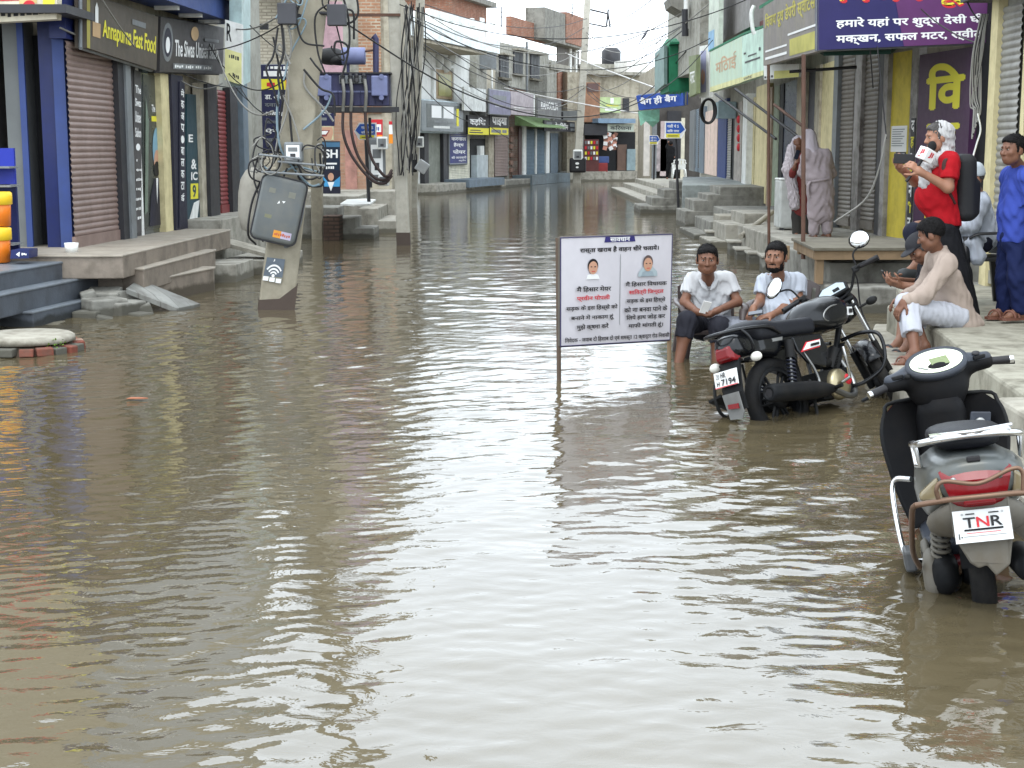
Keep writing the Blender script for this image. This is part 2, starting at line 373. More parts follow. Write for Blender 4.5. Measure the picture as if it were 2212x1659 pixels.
# ---------------------------------------------------------------- steps and platforms, left
def steps(name, label, boxes, m, bev=.012, cat='steps', group=None, nose=None):
    mb = MB()
    for p, z0, z1 in boxes:
        mb.prism([(*q, z0) for q in p], (0, 0, z1 - z0), m)
        if nose:   # tread slabs a little proud of the risers, paler to paint their lit tops
            c = sum((V((*q, 0)) for q in p), V((0, 0, 0))) / len(p); mb.prism([V((*q, z1 - .022)) + (V((*q, 0)) - c).normalized() * .022 for q in p], (0, 0, .028), nose)
    return mb.build(name, None, label, cat, group, bevel=bev)
B0 = -.3
steps('shop_steps', 'dark grey granite steps below the blue shop front, three treads', [
    ([(-5.32, 14.95), (-4.84, 14.9), (-4.58, 16.45), (-5.05, 16.7)], B0, .155),
    ([(-9, 12.0), (-5.3, 12.4), (-4.62, 17.1), (-4.9, 17.9), (-9, 17.9)], .14, .375),
    ([(-9, 11.0), (-5.62, 11.6), (-4.81, 16.8), (-5.0, 18.0), (-9, 18.0)], .36, .565)], granite, nose=mat('granite_lit_tread', (104, 110, 116), .45, var=.14, dirt=.4, dirtc=(70, 70, 70), bump=.1))
steps('shop_steps', 'long tan stone terrace with two steps below the brown shutter', [
    ([(-6, 17.3), (-4.6, 17.2), (-4.18, 17.1), (-3.80, 18.85), (-3.82, 19.0), (-6, 19.2)], B0, .285),
    ([(-6, 16.75), (-4.4, 16.7), (-4.13, 16.6), (-3.93, 19.6), (-3.95, 19.75), (-6, 19.9)], .2, .455),
    ([(-6, 16.2), (-4.6, 16.15), (-4.25, 16.2), (-4.02, 21.2), (-4.05, 21.35), (-6, 21.6)], .38, .635)], tan, nose=mat('tan_lit_tread', (150, 141, 128), .6, var=.14, dirt=.5, dirtc=(104, 96, 84), bump=.2))
steps('side_block', 'grey concrete block at the far end of the tan terrace', [
    ([(-4.4, 19.95), (-3.72, 19.95), (-3.66, 21.0), (-4.3, 21.0)], B0, .24), ([(-6, 21.7), (-4.25, 21.7), (-4.05, 27), (-6, 27)], B0, .75),
    ([(-4.2, 21.4), (-3.5, 21.2), (-3.3, 23.4), (-4.0, 23.6)], B0, .2)], conc)
m = MB(); m.hexa([V(p) for p in ((-4.25, 21.5, .4), (-3.5, 21.4, .22), (-3.4, 21.9, .22), (-4.15, 22.0, .4), (-4.25, 21.5, .46), (-3.5, 21.4, .27), (-3.4, 21.9, .27), (-4.15, 22.0, .46))], conc3)
m.build('plank_ramp', None, 'pale sloping plank ramp beside the leaning concrete pole', 'ramp')
# broken slab and rubble between the two flights
m = MB(); a = [G(272, 625, .26), G(382, 668, .02), G(433, 658, .02), G(300, 605, .3)]
m.hexa([V(p) - V((0, 0, .05)) for p in a] + [V(p) + V((0, 0, .012)) for p in a], mat('slab_tile', (128, 128, 122), .6, dirt=.7, bump=.3, brick=(.3, .3, .01, (96, 94, 88))))
m.build('broken_slab', None, 'tilted tiled slab sliding into the water between the two flights of steps', 'broken slab', bevel=.006)
m = MB(); r = random.Random(3)
for x, y, z, s in ((-4.42, 16.0, .08, .3), (-4.25, 16.12, .04, .3), (-4.1, 16.3, .0, .24), (-4.5, 16.3, .16, .26), (-4.3, 16.4, .14, .24), (-4.55, 15.8, .0, .2), (-4.05, 16.0, -.04, .2), (-4.62, 16.1, .2, .16), (-4.35, 15.75, -.06, .22), (-4.2, 16.6, .1, .22)):
    m.box((x, y, z), (s * 1.4, s, s * .7), conc2, M4.Rotation(r.random() * 3, 3, 'Z') @ M4.Rotation(r.uniform(-.35, .35), 3, 'X'))
m.build('rubble', None, 'broken grey concrete rubble under the tilted slab', 'rubble', kind='stuff', bevel=.02)
# mud bank that rises out of the water in front of the granite steps
vs = []; fs = []; K = 22
for i in range(K):
    for j in range(K):
        x = -6.8 + 3.1 * i / (K - 1); y = 13.6 + 3.6 * j / (K - 1); d = ((x + 5.2) / 1.05) ** 2 + ((y - 15.6) / 1.7) ** 2
        vs.append((x, y, -.18 + .215 * math.exp(-d) + .012 * math.sin(x * 9 + y * 5) + .008 * math.sin(x * 17 - y * 13)))
for i in range(K - 1):
    for j in range(K - 1): fs.append((i * K + j, (i + 1) * K + j, (i + 1) * K + j + 1, i * K + j + 1))
m = MB(); m.add(vs, fs, mat('wet_mud', (104, 98, 84), .45, var=.15, bump=.3), True); m.build('mud', kind='structure')
# manhole cover on its brick ring
t = thing('manhole', 'round concrete manhole cover raised on a ring of red bricks beside the water', 'manhole', G(40, 745))
mc = G(55, 735, .09)
m = MB(); m.lathe([(0, .06), (.40, .06), (.43, .04), (.435, 0), (.40, -.012), (0, -.012)], mc, (0, 0, 1), conc3, 40); m.build('cover', t)
m = MB()
bo = mat('brick_orange', (116, 62, 48), .9, var=.3, dirt=.9, dirtc=(80, 72, 62), bump=.5); r = random.Random(4)
for i in range(20):
    a = 2 * math.pi * i / 20 + r.uniform(-.05, .05)
    m.box(mc + V((.45 * math.cos(a), .45 * math.sin(a), -.058 + r.uniform(-.008, .008))) * 1, (r.uniform(.09, .15), r.uniform(.11, .14), .07), (conc2, bo, brick, bo, conc2)[r.randrange(5)], M4.Rotation(a + math.pi / 2 + r.uniform(-.25, .25), 3, 'Z') @ M4.Rotation(r.uniform(-.12, .12), 3, 'X'))
    m.box(mc + V((.52 * math.cos(a + .17), .52 * math.sin(a + .17), -.14)), (r.uniform(.12, .2), r.uniform(.12, .2), .08), (conc2, brick, bo)[r.randrange(3)], M4.Rotation(a + math.pi / 2 + r.uniform(-.3, .3), 3, 'Z'))
m.lathe([(.40, -.02), (.44, -.1), (.5, -.3), (0, -.3)], mc, (0, 0, 1), mat('ring_mortar', (84, 72, 60), .9, bump=.4), 30); m.build('brick_ring', t, bevel=.01)
m = MB()
for i in range(60):
    c = G(116, 758, .03) + V((random.gauss(0, .045), random.gauss(0, .03), random.uniform(0, .1))); d = V((random.gauss(0, 1), random.gauss(0, 1), random.gauss(.3, .6))).normalized() * .03; x, y = basis(d)
    m.add([c, c + d * .5 + x * .009, c + d, c + d * .5 - x * .009], [(0, 1, 2, 3)], mat('weed_green', (96, 128, 40), .7, var=.3))
m.build('weed', None, 'small green weed growing at the foot of the manhole bricks', 'weed')

# ---------------------------------------------------------------- left buildings
WL = Wall((-5.12, 17.2), (-4.70, 24.1), 1)
def shell(name, label, poly, z1, m, z0=B0, group=None, X=None):
    t = thing(name, label, 'building', (*poly[0], 0), group=group)
    mb = MB(); mb.prism([(*p, z0) for p in poly], (0, 0, z1 - z0), m); mb.build('wall', t); return t
# blue shop at the picture's edge
t = shell('shop_building', 'blue and grey shop with a dark entrance above the granite steps', [(-9.5, 17.95), (-5.2, 17.95), (-5.2, 23), (-9.5, 23)], 8.2, plast2)
def fb(parent, name, u0, u1, zb, zt, y0, y1, mm, **k):
    mb = MB(); mb.bb(D(u0, 400, y0).x, D(u1, 400, y0).x, y0, y1, zb, zt, mm); return mb.build(name, parent, **k)
fb(t, 'pillar', 22, 62, .56, 3.3, 17.5, 17.95, mat('grey_stone', (104, 106, 104), .6, var=.1)); fb(t, 'pillar', -60, 2, .56, 3.3, 17.5, 17.95, dark)
fb(t, 'door', 66, 97, .56, 3.1, 17.9, 17.95, black); fb(t, 'trim_strip', 52, 65, .62, 3.3, 17.46, 17.5, bluep); fb(t, 'door', 0, 22, .56, 3.1, 17.9, 17.945, black)  # flat black panels paint in the dark of the entrance recess
fb(t, 'corner_post', 97, 126, .56, 3.3, 17.42, 17.95, navy); fb(t, 'corner_post', 126, 151, .56, 3.3, 17.38, 17.95, bluep)
fb(t, 'fascia', 122, 157, 3.02, 4.4, 17.2, 17.6, navy); fb(t, 'soffit', -120, 160, 3.25, 3.34, 16.6, 17.9, dark)
y = 16.7; q = [D(-90, 52, y), D(122, 41, y), D(124, -60, y), D(-90, -60, y)]
m = MB(); m.prism(q, (0, .18, 0), mat('sign_cream', (212, 202, 178), .6, dirt=.3))
m.items(q, [('r', .05, .42, .62, 1, redl), ('r', .62, .35, .8, 1, mat('sign_straw', (206, 180, 120), .6)), ('e', .72, .32, .06, .1, redl), ('r', .86, .3, .98, .9, yel), ('s', .04, .08, .95, .26, blk, 14)])
m.build('shop_sign', None, 'cream shop sign with red panels cut by the top corner of the photo', 'sign')
# building with the brown shutter
t = shell('shop_building', 'row of shops with a brown roller shutter and dark sign boards on top', [(-5.125, 18.08), (-4.73, 24.4), (-10, 24.4), (-10, 18.08)], 8.6, plast2)
a_ = lambda u, o=.0: WL.s_(u, o)
def wcol(W, parent, name, u0, u1, zb, zt, n0, n1, mm, shut=False, **k):
    mb = MB(); s0, s1 = sorted((W.s_(u0, n1), W.s_(u1, n1)))
    if shut: mb.corr(W, s0, s1, zb + .12, zt, n1, mm); mb.wbox(W, s0, s1, zb, zb + .13, n0, n1 + .03, mm)
    else: mb.wbox(W, s0, s1, zb, zt, n0, n1, mm)
    return mb.build(name, parent, **k)
wcol(WL, t, 'shutter', 150, 262, .64, 3.0, 0, .02, shutb, True)
for u0, u1, mm, n1 in ((261, 278, dark, .1), (278, 289, greym, .13), (290, 306, mat('sign_post_grey', (70, 68, 68), .5), .04)): wcol(WL, t, 'pillar', u0, u1, .64, 2.95, 0, n1, mm)
wcol(WL, t, 'door', 306, 352, .64, 2.9, 0, .03, glass); wcol(WL, t, 'door_frame', 300, 305, .64, 2.9, 0, .05, white)
wcol(WL, t, 'pillar', 352, 375, .64, 2.8, 0, .12, cream); wcol(WL, t, 'pillar', 375, 400, .64, 2.8, 0, .16, navyd)
wcol(WL, t, 'pillar', 434, 452, .64, 2.75, 0, .1, plast2); wcol(WL, t, 'pillar', 452, 472, .64, 2.75, 0, .16, dark)
wcol(WL, t, 'shutter', 472, 501, .75, 2.7, 0, .03, shutr, True); wcol(WL, t, 'pillar', 500, 516, .75, 2.75, 0, .12, dark)
def wquad(W, u0, u1, zb, zt, off):
    s0, s1 = W.s_(u0, off), W.s_(u1, off)
    lo, hi = (s0, s1)
    return [W.pt(lo, off, zb), W.pt(hi, off, zb), W.pt(hi, off, zt), W.pt(lo, off, zt)]
def vquad(W, pts, off): return [W.hit(u, v, off) for u, v in pts]
# letters down the shop posts, posters on the glass and the teal door
def wsign(name, label, q, thick, board, its, cat='sign', group=None, frame=None, parent=None, bevel=0, up=.003):
    q = [V(p) for p in q]; nrm = (q[1] - q[0]).cross(q[3] - q[0]).normalized()
    mb = MB(); mb.prism(q, -nrm * thick, board); mb.items(q, its, up)
    if frame:
        fr = MB()
        for i in range(4): fr.tube([q[i] - nrm * thick * .5, q[(i + 1) % 4] - nrm * thick * .5], frame[0], frame[1], 6)
        if parent is None:
            t = thing(name, label, cat, q[0], group=group); mb.build('board', t); fr.build('frame', t); return t
        fr.build('frame', parent)
    return mb.build(name, parent, label, cat, group, bevel=bevel)
W = WL
q = vquad(W, [(290, 505), (306, 501), (305, 156), (290, 150)], .055)
wsign('letter_strip', None, q, .01, mat('strip_grey', (74, 72, 72), .5), [('t', c, .1, y, .92, y + h, wht, .03) for c, y, h in (('The', .86, .05), ('Siwas', .78, .05), ('Unisex', .68, .07), ('Salon', .59, .06))] + [('e', .5, .53, .3, .022, wht)] + [('s', .15, .08 + i * .06, .9, .10 + i * .06, wht, 3 + i % 3) for i in range(7)], parent=t, cat=None)
q = vquad(W, [(309, 498), (351, 491), (350, 165), (309, 160)], .04)
wsign('poster', None, q, .01, mat('poster_dark', (62, 66, 62), .3, var=.25, spec=.5), [
    ('t', 'The Siwas', .42, .76, .92, .81, wht), ('r', .42, .70, .95, .735, yel), ('e', .68, .53, .21, .13, mat('turban_blue', (120, 160, 178), .5)), ('e', .68, .44, .14, .075, skin_t), ('e', .68, .39, .15, .05, blk),
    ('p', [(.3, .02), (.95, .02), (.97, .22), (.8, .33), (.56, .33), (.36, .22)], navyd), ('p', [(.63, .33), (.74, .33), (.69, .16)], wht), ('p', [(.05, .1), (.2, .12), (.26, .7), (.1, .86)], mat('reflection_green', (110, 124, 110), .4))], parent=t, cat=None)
q = vquad(W, [(388, 492), (400, 490), (399, 180), (388, 176)], .175)
wsign('letter_strip', None, q, .01, navyd, [('t', c, .2, .9 - i * .08, .85, .955 - i * .08, wht, .03) for i, c in enumerate(['मे', 'क', 'अ', 'प', '\u25cf', 'बा', 'ल', 'क', 'टा', 'ई'])], parent=t, cat=None)
q = vquad(W, [(404, 484), (432, 481), (431, 205), (404, 203)], .05)
wsign('poster', None, q, .03, teal, [('t', 'E', .1, .63, .45, .69, wht, .04), ('t', '&', .3, .42, .72, .5, wht, .04), ('t', 'IC', .3, .335, .8, .4, wht, .04), ('r', .25, .19, .85, .31, yel), ('t', '9', .4, .2, .68, .3, teal, .05), ('p', [(.1, .02), (.75, .02), (.95, .18), (.5, .16)], white)], parent=t, cat=None)
# sign boards above
q = vquad(WL, [(187, 103), (338, 152), (342, 36), (187, -14)], .22)
wsign('shop_sign', 'brown fast food sign with tall yellow lettering above the brown shutter', q, .14, mat('sign_brown', (74, 66, 56), .55, var=.15, dirt=.25, dirtc=(96, 84, 60)), [
    ('t', 'Annapurna Fast Food', .2, .2, .97, .62, yel, .03), ('r', .0, 0, .04, 1, mat('sign_oliv', (150, 140, 60), .6)), ('r', .07, .25, .17, .52, mat('bottle_tan', (168, 138, 100), .6)), ('p', [(.1, .52), (.14, .52), (.14, .8), (.12, .9), (.1, .8)], white), ('r', .6, .7, .8, .8, greym)], frame=(.025, greym))
q = vquad(WL, [(345, 155), (481, 160), (484, 60), (347, 36)], .2)
wsign('shop_sign', 'dark salon sign with white script lettering and a silver ring', q, .14, mat('sign_charcoal', (60, 56, 56), .5, var=.12, dirt=.2), [
    ('e', .1, .55, .075, .36, greym), ('e', .1, .55, .055, .27, navyd), ('e', .1, .5, .03, .15, wht), ('t', 'The Siwas Unisex Salon', .2, .3, .9, .62, wht, .02), ('e', .5, .78, .06, .14, mat('sign_gold', (190, 160, 120), .6)), ('r', .18, .06, .8, .17, greym), ('s', .2, .08, .78, .15, wht, 18), ('r', .66, .66, .9, .72, greym)], frame=(.02, dark))
m = MB(); s0, s1 = WL.s_(250, .5), WL.s_(523, .5); z = 3.68
m.wbox(WL, s0, s1, z, z + .3, .0, .5, bluep); m.build('canopy_beam', t)
m = MB(); m.wbox(WL, s0, s1 + .1, z + .31, z + .6, -.1, .62, white); m.build('cornice', t)
m = MB(); m.wbox(WL, s0, s1, z + .64, 6.3, 0, .45, mat('panel_silver', (150, 156, 162), .4, dirt=.2)); m.build('upper_panel', t)
for u in (375, 425, 465): m = MB(); s = WL.s_(u, .3); m.wbox(WL, s, s + .1, z - .05, z, .1, .42, white); m.build('soffit_lamp', t)
# perpendicular light box
y = 22.3; q = [D(486, 172, y), D(522, 184, y), D(522, 52, y), D(486, 42, y)]
wsign('light_box', 'white and yellow projecting light box beyond the salon sign', q, .14, white, [('r', 0, 0, 1, .52, mat('box_yellow', (216, 212, 150), .6)), ('t', 'R', .1, .66, .4, .95, blk), ('s', .1, .38, .85, .46, dark, 6), ('s', .45, .08, .85, .16, dark, 4)])
y = 22.4; m = MB(); q = [D(522, 186, y), D(541, 176, y + .8), D(541, -20, y + .8), D(522, -20, y)]; m.prism(q, (-.2, .1, 0), mat('pipe_mint', (170, 190, 188), .5, dirt=.4)); m.build('mint_panel', None, 'pale mint metal panel standing up beside the white and yellow light box', 'panel')
# rack and paint tubs by the entrance
y = 16.2; t = thing('display_rack', 'blue metal display rack with jutting steel shelf ends beside the entrance', 'rack', D(5, 560, y))
m = MB(); x0, x1 = D(-60, 400, y).x, D(33, 400, y).x; zt = D(0, 320, y).z; m.bb(x0, x1, y, y + .05, D(0, 398, y).z, zt, mat('rack_blue', (24, 42, 150), .4, var=.05)); m.bb(x0, x1, y + .01, y + .06, .57, D(0, 402, y).z, navy); m.build('back_panel', t)
for v in (363, 403, 527): m = MB(); z = D(0, v, y).z; m.bb(x0, x1 + .04, y - .28, y + .02, z, z + .02, greym); m.build('shelf', t)
def tub(u, v0, v1, y, body, lid, label):
    c = D(u, v1, y); h = D(u, v0, y).z - c.z; t = thing('paint_tub', label, 'paint tub', c, group='paint tubs on the rack')
    m = MB(); m.lathe([(0, 0), (.112, 0), (.125, h * .8), (0, h * .8)], c, (0, 0, 1), body, 24); m.build('body', t)
    m = MB(); m.lathe([(.127, h * .62), (.14, h * .64), (.14, h * .96), (.12, h), (0, h)], c, (0, 0, 1), lid, 24); m.build('lid', t)
    m = MB(); m.lathe([(.1275, h * .2), (.1275, h * .5)], c, (0, 0, 1), wht, 16, ang=(-2.2, -.4)); m.build('paper_label', t)
org = mat('tub_orange', (226, 120, 30), .35, var=.05); tyl = mat('tub_yellow', (232, 190, 40), .35, var=.05)
tub(0, 414, 488, 15.9, org, tyl, 'orange paint tub with a yellow lid on the upper shelf of the blue rack'); tub(-1, 490, 566, 15.9, org, tyl, 'orange paint tub with a yellow lid at the foot of the blue rack')
q = [D(22, 559, 15.7), D(62, 558, 15.7), D(62, 540, 15.7), D(24, 540, 15.7)]
wsign('carton', 'dark blue carton with white lettering lying beside the paint tubs', q, .3, navy, [('p', [(.3, .5), (.5, .8), (.5, .2)], wht), ('s', .5, .35, .92, .65, wht, 4)], cat='carton')
c = G(155, 545, .64); m = MB(); m.lathe([(0, 0), (.065, 0), (.078, .105), (.071, .105), (.06, .02), (0, .02)], c, (0, 0, 1), white, 20); m.build('plastic_cup', None, 'small white plastic pot on the terrace beside the brown shutter', 'pot')

# specks of scum and bubbles drifting on the water
m = MB(); r = random.Random(17); fo = mat('scum', (140, 132, 112), .6, var=.2)
for i in range(150):
    y = 5.5 + 16 * r.random() ** 1.2; x = r.uniform(-.34, .34) * y; s = r.uniform(.002, .006) * (1 + .03 * y)
    if x > 2.2: continue
    z = .012 + .002 * y * .2; a0 = r.random() * 6
    m.add([(x + s * math.cos(a0 + k * 1.05) * r.uniform(.6, 1.3), y + s * math.sin(a0 + k * 1.05) * r.uniform(.6, 1.3), z) for k in range(6)], [(0, 1, 2, 3, 4, 5)], fo)
m.build('scum', None, 'tiny pale specks of scum scattered over the brown water', 'scum', kind='stuff')
# ---------------------------------------------------------------- left, beyond the leaning pole
t = shell('plaster_house', 'plain grey plastered house between the red shutter and the leaning pole', [(-4.74, 24.45), (-4.55, 27.4), (-11, 27.4), (-11, 24.45)], 9.0, plast)
m = MB(); m.bb(-5.2, -4.4, 27.4, 27.5, 3.9, 4.0, dark); m.build('ledge', t)
m = MB(); s = WL.s_(522, .1); m.wbox(WL, s, s + .35, .75, 2.9, 0, .14, blueg); m.build('door_post', t)
YB = 36.0
xx = lambda u, y=YB: D(u, 300, y).x
t = shell('brick_house', 'tall narrow house of whitewashed and raw brick behind the transformer', [(xx(500), YB), (xx(792), YB), (xx(792), 44), (xx(500), 44)], 9.2, brickw)
m = MB(); m.prism([(xx(792), YB, B0), (xx(846), YB, B0), (xx(846), 43, B0), (xx(792), 43, B0)], (0, 0, 6.0), plast2); m.build('side_wing', t)
def panel(parent, name, u0, u1, zb, zt, y, th, mm, **k):
    mb = MB(); mb.bb(D(u0, 300, y).x, D(u1, 300, y).x, y - th, y, zb, zt, mm); return mb.build(name, parent, **k)
panel(t, 'painted_panel', 700, 745, 3.1, 5.2, YB, .03, pinkp); panel(t, 'plaster_strip', 745, 778, 3.0, 6.5, YB, .025, plast); panel(t, 'brick_pier', 778, 826, 2.6, 5.9, YB, .06, brick2); panel(t, 'plaster_strip', 832, 846, 1, 5.9, YB, .03, plast2)
panel(t, 'painted_panel', 740, 790, 5.3, 8, YB, .03, mat('lilac_paint', (180, 160, 176), .8, dirt=.4)); panel(t, 'brick_base', 716, 795, .8, 2.75, YB, .05, mat('peeling_brick', (176, 136, 112), .9, var=.22, brick=(.23, .075, .008, (170, 150, 132)), dirt=.5, dirtc=(150, 128, 108)))
panel(t, 'shutter', 745, 770, .8, 2.2, YB - .05, .02, mat('salmon_shutter', (176, 130, 118), .6, dirt=.4))
m = MB(); m.bb(xx(560), xx(700), YB - 1.4, YB, 5.6, 5.75, plast2); m.build('balcony_slab', t)
steps('terrace', 'pale concrete terrace in front of the whitewashed brick house', [([(xx(640), 34.4), (xx(880), 34.4), (xx(880), 36), (xx(640), 36)], B0, .8)], conc)
fl = MB()
def flight(mb, x0, x1, n, y0, y1, zt, m, dx):   # steps falling from x0 towards x1
    for k in range(n): e = .004 * k; mb.prism([(x0 + e, y0 + e, B0), (x1 + (dx * (k - n + 1)), y0 + e, B0), (x1 + dx * (k - n + 1), y1 - e, B0), (x0 + e, y1 - e, B0)], (0, 0, zt * (n - k) / n - B0 + .001 * k), m)
flight(fl, -4.3, -2.75, 3, 29.6, 30.8, .62, conc2, .36); fl.build('stairs', None, 'worn grey steps beside the dark brick cheek wall at the pole foot', 'steps', bevel=.02)
fl = MB(); flight(fl, -4.3, -2.45, 3, 31.6, 34.3, .78, conc, .4); fl.build('stairs', None, 'second flight of worn grey steps farther from the leaning pole', 'steps', bevel=.02)
m = MB(); c0 = G(698, 520); c1 = G(737, 518); m.bb(c0.x, c1.x, 29.0, 29.6, B0, .48, mat('dark_brick', (84, 66, 56), .9, var=.2, brick=(.23, .075, .014, (50, 44, 40)))); m.build('cheek_wall', None, 'dark brick cheek wall rising from the water beside the second pole', 'low wall', bevel=.015)
m = MB(); q = [G(u, v, .72) for u, v in ((735, 443), (762, 448), (800, 444), (812, 436), (790, 432), (750, 436))]; m.prism([p + V((0, 0, .02 * (i % 2))) for i, p in enumerate(q)], (0, 0, .03), mat('cloth_white', (205, 205, 200), .8, bump=.3)); m.build('cloth', None, 'crumpled whitish sheet spread over the steps below the smiling poster', 'sheet')
# clinic signs
y = 30.6
def fq(u0, v0, u1, v1, y): return [D(u0, v1, y), D(u1, v1, y), D(u1, v0, y), D(u0, v0, y)]
nav2 = mat('sign_navy', (34, 36, 70), .5, var=.1)
its = [('r', 0, .72, 1, .84, yel), ('r', .17, .755, .40, .80, redl), ('r', .25, .735, .32, .825, redl), ('r', .7, .72, .86, .84, mat('sign_orange', (230, 140, 40), .5)), ('r', .08, .87, .9, .93, wht), ('s', .14, .945, .86, .985, wht, 6)]
for i, (tx, a, b) in enumerate((('डा. अशोक', .61, .68), ('दवाई घर', .52, .58), ('आंख कान', .42, .48), ('जांच केंद्र', .32, .38), ('ऐनक', .22, .28), ('ख ऐ ल', .12, .18))): its.append(('t', tx, .12, a, .82, b, greym if i % 2 else wht, .02))
wsign('clinic_sign', 'tall navy clinic sign with a red cross on a yellow band', fq(563, 140, 640, 330, y), .12, nav2, its, frame=(.02, greym))
y = 33.2
wsign('clinic_sign', 'navy dentist boards with white lines of text under the transformer', fq(681, 212, 722, 272, y), .1, nav2, [('t', 'दांतों का', .1, .66, .9, .9, wht), ('t', 'अस्पताल', .15, .38, .85, .58, wht), ('r', .1, .2, .6, .3, greym)])
wsign('poster_board', 'poster of a smiling mouth on a cream board', fq(680, 273, 720, 302, y), .08, mat('poster_cream', (206, 200, 160), .6), [('p', [(.12, .0), (.88, .0), (1, .5), (.95, .95), (.05, .95), (0, .5)], skin_t), ('p', [(.18, .72), (.82, .72), (.62, .25), (.36, .25)], mat('lip_red', (140, 60, 60), .5)), ('p', [(.26, .66), (.74, .66), (.6, .4), (.38, .4)], wht)])
wsign('poster_board', 'dark blue poster with the big white word push', fq(672, 305, 734, 368, y), .08, mat('poster_navy', (22, 36, 54), .5), [('r', 0, .8, 1, .96, mat('poster_steel', (70, 110, 140), .5)), ('t', 'PUSH', -.0, .42, .93, .72, wht, .04), ('r', .2, .2, .9, .26, wht), ('s', .2, .04, .9, .15, wht, 9)])
wsign('poster_board', 'poster of a person in a bright blue top beside pale round badges', fq(682, 368, 735, 418, y), .08, navyd, [('e', .62, .72, .12, .17, skin_t), ('p', [(.3, .75), (.5, .5), (.72, .5), (1, .75), (.98, .3), (.35, .3)], mat('top_blue', (70, 150, 200), .5)), ('p', [(.48, .5), (.76, .5), (.62, .1)], wht)] + [('e', .12, .1 + i * .2, .11, .08, white) for i in range(5)])
wsign('shop_sign', 'small red and white shop sign seen between the two poles', fq(800, 258, 812 + 14, 300, 35.4), .1, redl, [('r', .1, .35, .9, .75, wht), ('s', .2, .4, .8, .7, blul, 3), ('r', 0, 0, 1, .2, mat('sign_orange', (230, 140, 40), .5))])
wsign('shop_sign', 'small white and orange shop sign just behind the pole with meters', fq(840, 262, 856, 310, 35.4), .1, wht, [('r', 0, 0, 1, .42, mat('sign_orange', (230, 140, 40), .5)), ('r', 0, .85, 1, 1, redl)])

# ---------------------------------------------------------------- far left row
e4 = V((7.05, 24.6, 0)).normalized(); n4 = V((e4.y, -e4.x, 0)); A4 = V((-3.63, 54.9, 0)) - n4 * 1.2; B4 = V((3.42, 79.5, 0)) - n4 * 1.2
W4 = Wall(A4, B4, 1)
def z4(u, v, o=0.0): return W4.z_(u, v, o)
def w4(parent, name, u0, u1, v0, v1, n0, n1, mm, shut=False, **k):   # v1 is the lower row; heights read at the middle column
    um = (u0 + u1) / 2
    return wcol(W4, parent, name, u0, u1, z4(um, v1, n1), z4(um, v0, n1), n0, n1, mm, shut, **k)
def hb(name, label, u0, u1, ztop, m, depth=8.0):
    s0, s1 = W4.s_(u0), W4.s_(u1); q = [W4.pt(s0, 0, 0), W4.pt(s1, 0, 0), W4.pt(s1, -depth, 0), W4.pt(s0, -depth, 0)]
    return shell(name, label, [(p.x, p.y) for p in q], ztop, m)
def w4q(u0, v0, u1, v1, off):
    um = (u0 + u1) / 2; return wquad(W4, u0, u1, z4(um, v1, off), z4(um, v0, off), off)
m = MB(); sA, sB = W4.s_(880), W4.s_(1252)
m.wbox(W4, sA, W4.s_(1040), B0, .38, 0, 1.15, conc); m.wbox(W4, W4.s_(1040), sB, B0, .32, 0, .9, conc2); m.build('pavement', kind='structure', bevel=.03)
t = hb('white_house', 'white painted house with a broad balcony and a shuttered shop below', 835, 1050, 7.0, white)
w4(t, 'door', 926, 959, 288, 398, 0, .05, mat('door_sage', (128, 132, 122), .6, dirt=.3)); w4(t, 'door_post', 917, 926, 285, 400, 0, .2, dark); w4(t, 'door_post', 958, 969, 285, 400, 0, .2, dark)
w4(t, 'shutter', 969, 1014, 287, 400, 0, .12, mat('cream_shutter', (208, 204, 184), .6, dirt=.3), True)
w4(t, 'window', 943, 981, 152, 214, 0, .06, mat('window_wood', (150, 130, 100), .6)); w4(t, 'pane', 949, 976, 160, 208, .06, .08, mat('pane_olive', (150, 146, 90), .35))
w4(t, 'window_frame', 938, 943, 148, 218, 0, .12, white); w4(t, 'window_frame', 981, 986, 148, 218, 0, .12, white)
w4(t, 'band', 890, 1050, 222, 232, 0, .25, mat('band_grey', (120, 116, 124), .7)); w4(t, 'soffit', 850, 1052, 92, 98, 0, 1.6, plast2)
w4(t, 'balcony_parapet', 850, 1080, 60, 92, .0, 1.7, mat('parapet_white', (226, 232, 232), .7, dirt=.2)); w4(t, 'parapet_rail', 930, 1060, 36, 50, 1.5, 1.65, white)
for u in range(935, 1080, 22): w4(t, 'baluster', u, u + 3, 40, 62, 1.5, 1.64, white)
w4(t, 'side_pier', 1030, 1052, 95, 210, 0, .3, plast)
m = MB(); s0, s1 = W4.s_(935, -4), W4.s_(1012, -4); m.wbox(W4, s0, s1, 6.5, 8.9, -7, -3, brick); m.build('roof_room', t)
m = MB(); m.wbox(W4, s1 - 1.2, s1 - .5, 7.1, 8.3, -3.01, -2.96, white); m.build('roof_window', t)
m = MB(); m.wbox(W4, s0 - .4, s1 + .5, 8.9, 9.15, -7.3, -2.6, conc2); m.build('roof_slab', t)
for u, v, sc_ in ((948, 132, .5), (962, 140, .6), (975, 128, .5)):
    m = MB(); c = W4.hit(u, v, .1); m.ell(c, (.42 * sc_, .12, .55 * sc_), white); m.build('plaster_scroll', t)
wsign('shop_front_box', 'grey glass shop front box with white papers stuck inside', w4q(912, 220, 1001, 284, .6), .6, mat('box_steel', (124, 130, 132), .4), [('r', .1, .12, .9, .9, mat('box_glass', (98, 104, 104), .2)), ('r', .22, .45, .45, .85, wht), ('r', .5, .45, .75, .85, wht), ('r', .28, .28, .58, .36, greym), ('r', .26, .1, .65, .18, white), ('r', .82, .2, .88, .8, yel)], frame=(.08, mat('box_frame', (178, 194, 198), .4)), cat='shop front')
